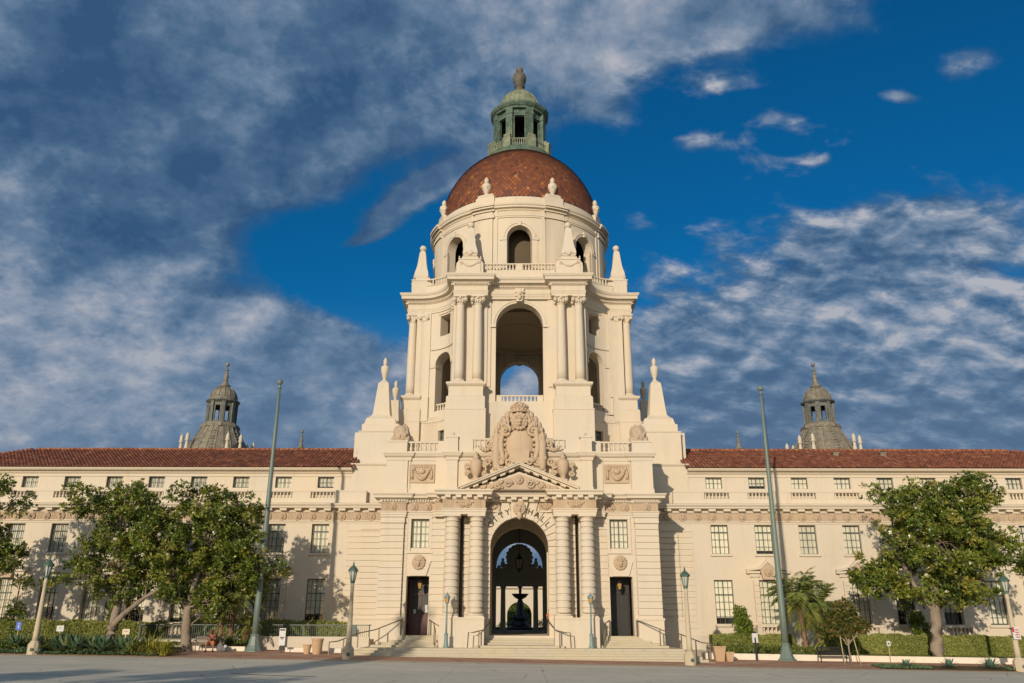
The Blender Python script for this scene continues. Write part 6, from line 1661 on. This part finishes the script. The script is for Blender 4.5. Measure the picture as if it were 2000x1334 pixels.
# palms
def palm(base, h, lean, nf, fl, seed, label, skirt=6, rt=0.14):
    rng = random.Random(seed); e = empty('palm_tree', base, label, 'palm', 'small palms by the flagpoles')
    t = MB(); top = Vector((lean, 0, h)); pts = [Vector((lean*(i/8)**1.3, 0.04*math.sin(i), h*i/8)) for i in range(9)]
    t.tube(pts, [rt*(1.25 if i < 1 else 1.0)*(1+0.12*(i % 2)) for i in range(9)], 9)
    for k in range(26):
        z = rng.random()*0.95; p = pts[0].lerp(top, z); a = rng.uniform(0, 6.28); t.tube([p+Vector((math.cos(a)*rt*.9, math.sin(a)*rt*.9, -.05)), p+Vector((math.cos(a)*rt*1.5, math.sin(a)*rt*1.5, .14))], [0.05, 0.015], 4)
    t.build('trunk', PBARK, e)
    c = MB()
    for k in range(nf+skirt):
        old = k >= nf
        a = 2*math.pi*k*0.382+rng.uniform(-.2, .2); el = rng.uniform(0.35, 1.4) if not old else rng.uniform(-0.6, -0.1); L = fl*rng.uniform(0.8, 1.1)
        d = Vector((math.cos(a)*math.cos(el), math.sin(a)*math.cos(el), math.sin(el))); p = top.copy(); prev = p; n = 11; t0 = rng.gauss(0.45, 0.12) if not old else 0.85
        rp = [p.copy()]
        for i in range(n):
            d = (d+Vector((0, 0, -0.075-0.018*i))).normalized(); p = p+d*L/n; rp.append(p.copy())
            s_ = d.cross(Vector((0, 0, 1)))
            if s_.length < 0.01: s_ = Vector((1, 0, 0))
            s_.normalize(); w = fl*0.30*math.sin(math.pi*min(1, (i+1.5)/(n+1.2)))
            for q in (-1, 1):
                for f in (0.0, 0.5):
                    b0 = rp[-2].lerp(rp[-1], f)
                    ld = (s_*q*0.85+d*0.55+Vector((0, 0, -0.35))+rvec(rng)*0.15).normalized()
                    leaf(c, b0, ld, d, w*rng.uniform(0.85, 1.1), 0.075, max(0, min(1, t0+rng.gauss(0, 0.1))))
        c.cur = 0.5; c.tube(rp, [0.02*(1-i/(n+1))+0.004 for i in range(n+1)], 4)
    c.build('crown', PALM, e, recalc=False)
    return e
palm((19.0, -22.0, gx(19, -22)+.3), 3.5, -0.3, 36, 2.5, 1, 'taller palm with a curved trunk right of the flagpole', skirt=16)
palm((20.0, -21.6, gx(20, -21.6)+.3), 2.9, 0.15, 32, 2.4, 2, 'shorter palm beside the young tree on the right', skirt=16)
palm((20.4, -22.3, gx(20.4, -22.3)+.3), 1.0, 0.1, 20, 1.7, 3, 'lowest palm with orange stems behind the black bench', rt=0.12)
palm((-19.7, -23.0, gx(-19.7, -23)+.3), 3.2, 0.15, 26, 2.1, 4, 'left-hand palm with a straight trunk behind the bench')
palm((-19.1, -22.9, gx(-19.1, -22.9)+.3), 2.8, 0.3, 26, 2.2, 5, 'right-hand palm behind the bench next to the flagpole')
palm((-18.2, -22.6, gx(-18.2, -22.6)+.3), 1.2, 0.2, 14, 1.2, 6, 'low bushy palm between bench and flagpole')
# columnar shrubs
def shrub(base, blobs, seed, label, dens=620, L=0.15, mat_=None, stem=True, cat='shrub'):
    rng = random.Random(seed); e = empty('columnar_shrub', base, label, cat); o = Vector(base)
    m = MB(); m.tube([(0, 0, -0.1), (0, 0, max(b[2] for b in blobs)-o.z-0.2)], [0.06, 0.02], 6); m.build('stem', BARK, e)
    c = MB(); foliage(c, [(x-o.x, y-o.y, z-o.z, r) for x, y, z, r in blobs], rng, dens, L, 6, 0.0, 1.0, 0, 0.35, 1.0, 0.7); c.build('foliage', mat_ or SHRUB, e, recalc=False); return e
shrub((15.7, -19.0, 0.5), [(15.55,-19,3.25,.48),(15.6,-19,2.8,.58),(15.7,-19,2.2,.64),(15.75,-19,1.6,.68),(15.8,-19,1.0,.62)], 31, 'clipped columnar bright green shrub before the right wing hedge')
shrub((-35.0, -20, 0.9), [(-35.26,-20,3.3,.6),(-35.1,-20,2.6,.82),(-35.0,-20,1.9,.8),(-34.9,-20,1.3,.7)], 32, 'rounded bright green shrub at the far left edge', 300, 0.16)
shrub((29.1, -17.4, 0.4), [(28.75,-17.2,2.9,.5),(28.9,-17.2,2.2,.62),(29.2,-17.2,1.5,.68),(29.0,-17.2,.9,.6)], 33, 'dark green shrub half hidden behind the right magnolia trunk')
shrub((-29.5, -17.6, 0.9), [(-29.67,-17.6,3.4,.36),(-29.5,-17.6,2.7,.42),(-29.45,-17.6,1.9,.45),(-29.4,-17.6,1.2,.5)], 34, 'narrow dark shrub against the wall behind the forked magnolia')
# hedges
def hedge(x0, x1, y0, y1, h, seed, label, n, zb=0.3):
    rng = random.Random(seed); xm = (x0+x1)/2; base = (xm, y0, G(xm, -24)+zb); e = empty('hedge', base, label, 'hedge')
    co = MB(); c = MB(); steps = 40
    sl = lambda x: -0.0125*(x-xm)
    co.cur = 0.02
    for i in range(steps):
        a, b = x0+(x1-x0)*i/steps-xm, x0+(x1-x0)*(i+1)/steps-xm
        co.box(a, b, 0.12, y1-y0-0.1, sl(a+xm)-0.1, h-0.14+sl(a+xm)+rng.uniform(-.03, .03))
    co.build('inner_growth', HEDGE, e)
    for _ in range(n):
        x = rng.uniform(x0, x1)-xm
        f = rng.random()
        wob = 0.05*math.sin(x*2.1+seed)+0.04*math.sin(x*5.3)
        if f < 0.68: p = Vector((x, 0.05+rng.uniform(-.07, .08)+wob, rng.uniform(0.0, h+wob*.6)+sl(x+xm))); nv = Vector((0, -1, 0.4))
        else: p = Vector((x, rng.uniform(0, y1-y0), h+wob+rng.uniform(-.08, .06)+sl(x+xm))); nv = Vector((0, -0.2, 1))
        t = min(1, max(0, rng.gauss(0.5, 0.18)+0.1*math.sin(x*1.3)))
        for k in range(4):
            d = (rvec(rng)+nv*0.8).normalized(); leaf(c, p, d, nv, rng.uniform(.08, .15), rng.uniform(.045, .075), min(1, max(0, t+rng.gauss(0, .12))))
    c.build('foliage', HEDGE, e, recalc=False); return e
hedge(13.4, 19.0, -19.6, -18.2, 1.08, 41, 'clipped hedge between the planters and the right flagpole', 5200)
hedge(21.0, 45.0, -19.8, -18.4, 1.22, 42, 'long clipped hedge before the right wing behind the magnolia', 19000)
hedge(-45.0, -24.5, -20.6, -19.4, 1.15, 43, 'clipped hedge before the left wing behind the agaves', 12000, 0.4)
hedge(-24.0, -12.4, -17.9, -17.0, 0.9, 44, 'shaded hedge behind the ramp railing on the left', 4000, 0.9)
# agaves and other planting of the verge
def agave(base, r, h, n, seed, mat_):
    rng = random.Random(seed); m = MB()
    for k in range(n):
        a = k*2.4+rng.uniform(-.2, .2); t = (k+0.5)/n; el = 0.25+1.1*t; L = r*(1.15-0.25*t)*rng.uniform(.85, 1.1)
        d = Vector((math.cos(a)*math.cos(el), math.sin(a)*math.cos(el), math.sin(el))); s_ = d.cross(Vector((0, 0, 1))).normalized(); up = s_.cross(d)
        tint = min(1, max(0, rng.gauss(0.45, .2)+(0.35 if t < 0.25 else 0)))
        pts = []; p = Vector((0, 0, 0.05)); dd = d.copy(); ws = [0.035, 0.085, 0.075, 0.045, 0.0]; n_ = 4
        rows = []
        for i in range(5):
            rows.append((p.copy(), ws[i]*r/0.6)); dd = (dd+Vector((0, 0, -0.10 if t < .6 else -.03))).normalized(); p = p+dd*L/n_
        for i in range(4):
            (p0, w0), (p1, w1) = rows[i], rows[i+1]
            for q in (-1, 1):
                m.add([tuple(p0-up*.02*w0*8), tuple(p0+s_*q*w0+up*.01), tuple(p1+s_*q*w1+up*.01), tuple(p1-up*.02*w1*8)], [(0, 1, 2, 3)], tint)
    return m
ag_spots = [(-30.4,-27.6,.62),(-27.6,-27.9,.6),(-26.9,-28.3,.66),(-26.2,-28.5,.62),(-25.3,-28.2,.58),(-24.6,-28.5,.62),(-23.8,-28.1,.6),(-23.1,-28.4,.6),(-29.6,-26.9,.55),(-25.9,-27.2,.55),(-24.4,-27.1,.55),(-22.6,-27.4,.5)]
where = ['left of the far left lamp, nearest the blue sign', 'just right of the far left lamp', 'below the small white garden sign', 'in front, second clump right of the white garden sign', 'in front of the forked magnolia trunk', 'just left of the cream garden sign', 'just right of the cream garden sign', 'left of the yellow flax clump', 'behind the far left lamp', 'behind the front row below the forked magnolia', 'behind the cream garden sign post', 'tucked behind the yellow flax clump']
for i, (x, y, r) in enumerate(ag_spots):
    m = agave((x, y, 0), r*1.9, 0.6, 40, 60+i, AGAVE); o = m.build('agave', AGAVE, recalc=False); o.location = (x, y, G(x, y)+0.05)
    tag(o, 'green agave '+where[i], 'agave', 'green agaves of the left verge')
for i, (x, y, r, w) in enumerate(((22.7, -28.2, .42, 'blue agave in the kerb strip below the small garden sign'), (25.2, -28.2, .5, 'blue agave in the kerb strip before the right magnolia trunk'), (27.6, -28.2, .58, 'largest blue agave in the kerb strip left of the far right lamp'))):
    m = agave((x, y, 0), r*1.25, 0.5, 34, 80+i, AGAVEB); o = m.build('agave', AGAVEB, recalc=False); o.location = (x, y, G(x, y)+0.03); tag(o, w, 'agave', 'blue agaves of the right kerb strip')
m = agave((0, 0, 0), 0.32, 0.4, 22, 90, AGAVEB); o = m.build('agave', AGAVEB, recalc=False); o.location = (-28.0, -29.2, G(-28, -29.2)+0.03); tag(o, 'small round blue agave at the foot of the far left lamp', 'agave')
def flax(n, L, seed):
    rng = random.Random(seed); m = MB()
    for k in range(n):
        a = rng.uniform(0, 6.28); el = rng.uniform(0.6, 1.4); l = L*rng.uniform(.6, 1.1); d = Vector((math.cos(a)*math.cos(el), math.sin(a)*math.cos(el), math.sin(el))); p = Vector((rng.uniform(-.2, .2), rng.uniform(-.2, .2), 0)); t = min(1, max(0, rng.gauss(.5, .25)))
        s_ = d.cross(Vector((0, 0, 1))).normalized(); n_ = 6; prev = p
        for i in range(n_):
            w0 = 0.03*(1-i/n_)+.004; w1 = 0.03*(1-(i+1)/n_)+.002; q = prev+d*l/n_; m.add([tuple(prev-s_*w0), tuple(prev+s_*w0), tuple(q+s_*w1), tuple(q-s_*w1)], [(0, 1, 2, 3)], t); prev = q; d = (d+Vector((0, 0, -0.12-0.10*i))).normalized()
    return m
for i, (x, y, n, L, w) in enumerate(((-22.9, -28.3, 190, 1.25, 'yellow striped flax clump left of the upright magnolia trunk'), (-21.9, -28.0, 180, 1.6, 'tallest yellow-green flax clump before the upright magnolia trunk'), (-20.9, -28.7, 180, 1.2, 'yellow flax clump spilling over the kerb at the end of the verge'))):
    o = flax(n, L, 100+i).build('flax_plant', FLAX, recalc=False); o.location = (x, y, G(x, y)+0.04); tag(o, w, 'plant')
def cover(name, x0, x1, y0, y1, n, h, seed, mat_, lab, up=0.03, L=.12):
    rng = random.Random(seed); m = MB()
    for _ in range(n):
        x, y = rng.uniform(x0, x1), rng.uniform(y0, y1); hh = h*(0.5+0.5*math.sin(x*1.7+seed)*math.sin(x*.6+y*2))
        p = Vector((x, y, G(x, y)+up+rng.random()*max(.04, hh)))
        for k in range(4): d = (rvec(rng)+Vector((0, -.2, .9))).normalized(); leaf(m, p, d, Vector((0, 0, 1)), L*rng.uniform(.7, 1.3), L*rng.uniform(.3, .5), min(1, max(0, rng.gauss(.45, .22))))
    o = m.build(name, mat_, recalc=False); tag(o, lab, 'ground cover', kind='stuff')
cover('ground_cover', -45, -21.3, -29.2, -28.2, 5200, .30, 1, COVER, 'grey-green ground cover along the left kerb')
cover('ground_cover', 21.0, 24.0, -29.0, -27.2, 900, .10, 2, COVER, 'blue-green ground cover in the right kerb strip left of the first agave')
cover('ground_cover', 28.2, 40, -29.2, -27.6, 2000, .14, 3, COVER, 'blue-green ground cover round the far right lamp')
cover('ground_cover', -45, -21.5, -28.2, -24.2, 6500, .55, 4, SHRUB, 'dark mixed planting behind the agaves on the left', .05, .18)
cover('ground_cover', 13.6, 22.0, -23.4, -20.0, 4200, .55, 5, PALM, 'mixed low planting round the palms on the right', .28, .2)
cover('ground_cover', -20.2, -17.8, -23.6, -21.4, 900, .4, 6, PALM, 'mixed low planting under the palms on the left', .35, .2)
cover('grass', 21.0, 45, -23.5, -19.6, 7000, .02, 7, mat_tint('grass_blade', shades((.08,.09,.02),(.16,.16,.04),(.26,.22,.07)), .8, .2), 'thin mown grass between hedge and low wall', .30, .07)
# dark plant in the large square planter
o = flax(26, .5, 140).build('potted_plant', mat_tint('dark_leaf', shades((.02,.02,.01),(.04,.04,.02),(.07,.06,.03)), .6, .3), recalc=False); o.location = (12.42, -25.4, G(12.42, -25.4)+.8); tag(o, 'dark spiky plant growing in the large square planter', 'plant')
# courtyard planting
for i, (x, y, z, r, s_) in enumerate(((-2.2, 26.0, 1.6, .75, 'left'), (2.4, 26.0, 1.6, .75, 'right'))):
    shrub((x, y, .9), [(x, y, 1.7, .7), (x+.2, y, 2.3, .5)], 50+i, 'small dark bush %s of the courtyard fountain' % s_, 160, .2)
e = magnolia('garden_tree', (1.2, 74, 0), [([(1.2,74,0),(1.2,74,3),(1.2,74,5)], .3, .1)], [(1.5,74,5.6,2.4),(3.4,74,4.6,2.2),(0.2,74.5,3.2,1.9),(-1.7,75,2.2,1.5),(2.6,74,2.5,2.0),(-1.6,75,4.4,1.8),(0,75,6.5,1.6)], 77, 'sunlit green tree seen through the far courtyard arch', 60, .4, 0, SHRUB, 6, 1.0, group=None)

# ================================================================== PEOPLE
SKIN = mat_plain('skin', (0.30, 0.16, 0.10), .6, .3, var=.06)
def cloth(n, c): return mat_plain(n, c, .9, .1, var=.12)
def figure(J, name='person', loc=(0, 0, 0), label='', rz=0.0, shirt=None, trousers=None, shoes=None, hair=None):
    """J: joint positions (metres, figure faces -Y). One continuous skinned body, clothes as children."""
    def skin(edges, rads, mat_, nm, parent, sub=1):
        names = list(rads); idx = {k: i for i, k in enumerate(names)}
        me = bpy.data.meshes.new(nm); me.from_pydata([J[k] for k in names], [(idx[a], idx[b]) for a, b in edges], []); me.update()
        o = bpy.data.objects.new(nm, me); col.objects.link(o)
        md = o.modifiers.new('skin', 'SKIN')
        for i, k in enumerate(names):
            v = me.skin_vertices[0].data[i]; r = rads[k]; v.radius = r if isinstance(r, tuple) else (r, r); v.use_root = (i == 0)
        if sub: sm = o.modifiers.new('sub', 'SUBSURF'); sm.levels = sub; sm.render_levels = sub
        bpy.context.view_layer.update()
        ev = bpy.data.meshes.new_from_object(o.evaluated_get(bpy.context.evaluated_depsgraph_get()))
        bpy.data.objects.remove(o); bpy.data.meshes.remove(me)
        for p in ev.polygons: p.use_smooth = True
        ev.materials.clear(); ev.materials.append(mat_); ev.name = nm
        ob = bpy.data.objects.new(nm, ev); col.objects.link(ob); ob.parent = parent
        return ob
    J = dict((k, Vector(v)) for k, v in J.items())
    for s_ in 'LR':
        w, h = J['hand'+s_], J['wrist'+s_]; d = (w-h).normalized(); side = d.cross(Vector((0, 1, 0)));
        if side.length < .1: side = Vector((1, 0, 0))
        side.normalize()
        for i, (o_, l) in enumerate(((-.03, .065), (-.01, .078), (.01, .072), (.03, .055))):
            J['f%d%s' % (i, s_)] = w+side*o_; J['g%d%s' % (i, s_)] = w+side*o_*1.2+d*l*.55; J['h%d%s' % (i, s_)] = w+side*o_*1.3+d*l+Vector((0, -.012, -.012))
        J['t0'+s_] = h.lerp(w, .45)+side*-.04; J['t1'+s_] = h.lerp(w, .9)+side*-.062
    e = empty(name, loc, label, 'person', rz=rz)
    E = [('pelvis', 'waist'), ('waist', 'chest'), ('chest', 'neck'), ('neck', 'jaw'), ('jaw', 'crown')]
    Rr = dict(pelvis=.14, waist=.125, chest=(.15, .12), neck=.055, jaw=.075, crown=.085)
    for s_ in 'LR':
        E += [('chest', 'sho'+s_), ('sho'+s_, 'elb'+s_), ('elb'+s_, 'wrist'+s_), ('wrist'+s_, 'hand'+s_), ('pelvis', 'hip'+s_), ('hip'+s_, 'knee'+s_), ('knee'+s_, 'ank'+s_), ('ank'+s_, 'toe'+s_)]
        Rr.update({'sho'+s_: .065, 'elb'+s_: .043, 'wrist'+s_: .028, 'hand'+s_: (.04, .022), 'hip'+s_: .095, 'knee'+s_: .062, 'ank'+s_: .042, 'toe'+s_: .035})
        for i in range(4): E += [('hand'+s_, 'f%d%s' % (i, s_)), ('f%d%s' % (i, s_), 'g%d%s' % (i, s_)), ('g%d%s' % (i, s_), 'h%d%s' % (i, s_))]; Rr.update({'f%d%s' % (i, s_): .010, 'g%d%s' % (i, s_): .009, 'h%d%s' % (i, s_): .007})
        E += [('wrist'+s_, 't0'+s_), ('t0'+s_, 't1'+s_)]; Rr.update({'t0'+s_: .012, 't1'+s_: .009})
    body = skin(E, Rr, SKIN, 'body', e)
    hd = J['jaw'].lerp(J['crown'], .55); up = (J['crown']-J['jaw']).normalized(); fw = up.cross(Vector((1, 0, 0))).normalized()*-1
    if fw.y > 0: fw = -fw
    f = MB(); f.ball(tuple(hd+fw*.098-up*.015), .018, 8, 6, (.8, 1, 1.3)); f.ball(tuple(hd+fw*.085-up*.06), .02, 8, 5, (1.4, .6, .5))
    for q in (-1, 1): f.ball(tuple(hd+Vector((q*.088, 0, 0))), .026, 7, 5, (.5, .8, 1.2))
    f.build('face', SKIN, e)
    f = MB()
    for q in (-1, 1): f.ball(tuple(hd+fw*.087+up*.015+Vector((q*.032, 0, 0))), .012, 7, 5)
    f.build('eyes', BLACK, e)
    hm = MB(); hm.ball(tuple(hd+up*.03-fw*.018), .102, 12, 8, (.95, 1.02, 1.0)); hm.v = [p for p in hm.v]; hm.build('hair', hair or cloth('dark_hair', (.025, .018, .014)), e)
    if shirt:
        SE = [('pelvis', 'waist'), ('waist', 'chest')]; SR = dict(pelvis=.155, waist=.145, chest=(.172, .14))
        for s_ in 'LR':
            J['cuf'+s_] = J['sho'+s_].lerp(J['elb'+s_], .75); SE += [('chest', 'sho'+s_), ('sho'+s_, 'cuf'+s_)]; SR.update({'sho'+s_: .08, 'cuf'+s_: .062})
        skin(SE, SR, shirt, 'shirt', e)
    if trousers:
        SE = []; SR = dict(pelvis=.158)
        for s_ in 'LR':
            J['hem'+s_] = J['knee'+s_].lerp(J['ank'+s_], .25 if not shoes else .85); SE += [('pelvis', 'hip'+s_), ('hip'+s_, 'knee'+s_), ('knee'+s_, 'hem'+s_)]; SR.update({'hip'+s_: .112, 'knee'+s_: .08, 'hem'+s_: .07})
        skin(SE, SR, trousers, 'trousers', e)
    for s_ in 'LR':
        m = MB(); a, t = J['ank'+s_], J['toe'+s_]; m.tube([a+Vector((0, .03, .02)), a+Vector((0, .03, -.05)), a.lerp(t, .6)+Vector((0, 0, -.02)), t+Vector((0, -.02, -.01))], [.05, .058, .05, .035], 8); m.build('shoe', cloth('dark_shoe', (.02, .02, .02)), e)
    return e
sit = dict(pelvis=(0, .02, .52), waist=(0, 0, .72), chest=(0, -.1, .93), neck=(0, -.2, 1.06), jaw=(0, -.27, 1.08), crown=(0, -.33, 1.2))
for s_, q in (('L', -1), ('R', 1)):
    sit.update({'sho'+s_: (q*.19, -.11, .98), 'elb'+s_: (q*.27, -.33, .72), 'wrist'+s_: (q*.13, -.50, .80), 'hand'+s_: (q*.07, -.54, .87), 'hip'+s_: (q*.10, 0, .51), 'knee'+s_: (q*.23, -.46, .53), 'ank'+s_: (q*.22, -.44, .10), 'toe'+s_: (q*.24, -.60, .05)})
figure(sit, 'person', (-19.45, -24.85, G(-19.45, -24.85)), 'person in dark red shirt and orange trousers bent forward on the bench', 0, cloth('dark_red_cloth', (.16, .02, .025)), cloth('orange_cloth', (.48, .17, .07)), None, cloth('red_cap', (.2, .03, .03)))
st = dict(pelvis=(0, 0, .93), waist=(0, 0, 1.12), chest=(0, -.01, 1.33), neck=(0, 0, 1.48), jaw=(0, -.02, 1.55), crown=(0, -.01, 1.66))
for s_, q in (('L', -1), ('R', 1)):
    st.update({'sho'+s_: (q*.18, 0, 1.41), 'elb'+s_: (q*.24, -.05, 1.13), 'wrist'+s_: (q*.16, -.24, 1.05) , 'hand'+s_: (q*.12, -.31, 1.06), 'hip'+s_: (q*.09, 0, .9), 'knee'+s_: (q*.10, -.02, .5), 'ank'+s_: (q*.11, .02, .09), 'toe'+s_: (q*.12, -.12, .04)})
figure(st, 'person', (2.12, -19.6, 1.63), 'standing person in an orange top just inside the right of the arch', 0.5, cloth('orange_top', (.62, .22, .10)), cloth('dark_trousers', (.05, .05, .06)), True)
bg_ = empty('bag', (-18.85, -24.95, G(-18.85, -24.95)), 'bulky grey bag on the pavement beside the seated person', 'bag')
m = MB(); m.ball((0, 0, .2), .26, 12, 8, (1.1, .7, .85)); m.ball((.22, .0, .16), .18, 10, 7, (1, .8, .9)); m.ball((-.1, 0, .33), .14, 8, 6); m.build('bag_body', cloth('grey_nylon', (.18, .17, .17)), bg_)
m = MB(); m.ball((.3, -.05, .33), .10, 8, 6, (1.2, .8, 1)); m.tube([(-.15, -.12, .35), (0, -.16, .5), (.15, -.12, .35)], .015, 5); m.build('bag_flap', cloth('pale_cloth', (.55, .52, .5)), bg_)

# ================================================================== TREES ACROSS THE STREET (they throw the shadows on road and steps)
def far_tree(name, loc, h, rx, seed, label, slim=False):
    rng = random.Random(seed); e = empty(name, loc, label, 'tree')
    m = MB(); m.tube([(0, 0, -.2), (0.1, 0, h*.4), (0, 0, h*.9)], [.3, .2, .05], 8); m.build('trunk', BARK, e)
    bl = [(rng.uniform(-.4, .4)*rx, rng.uniform(-.4, .4)*rx, h*(.45+.5*k/9), rx*(1-.75*(k/9)**1.5)*(.8 if not slim else 1)) for k in range(10)] if slim else [(rng.uniform(-1, 1)*rx*.7, rng.uniform(-1, 1)*rx*.6, h*rng.uniform(.45, .85), rx*rng.uniform(.35, .55)) for k in range(12)]
    c = MB(); foliage(c, bl, rng, 55, .38, 6, .05, .9); c.build('crown', MAGNOLIA, e, recalc=False)

far_tree('street_tree', (-24.6, -70.0, G(-24, -70)), 17.0, 1.5, 1, 'tall slim tree across the street whose shadow falls on the steps', True)
far_tree('street_tree', (-41.0, -61.0, G(-41, -61)), 7.2, 2.6, 2, 'broad tree across the street shading the road by the agaves')
far_tree('street_tree', (-29.0, -66.0, G(-29, -66)), 7.8, 2.4, 3, 'broad tree across the street shading the road left of the steps')
far_tree('street_tree', (-22.0, -73.0, G(-22, -73)), 9.0, 2.2, 4, 'tree nearest the viewer across the street, outside the picture')
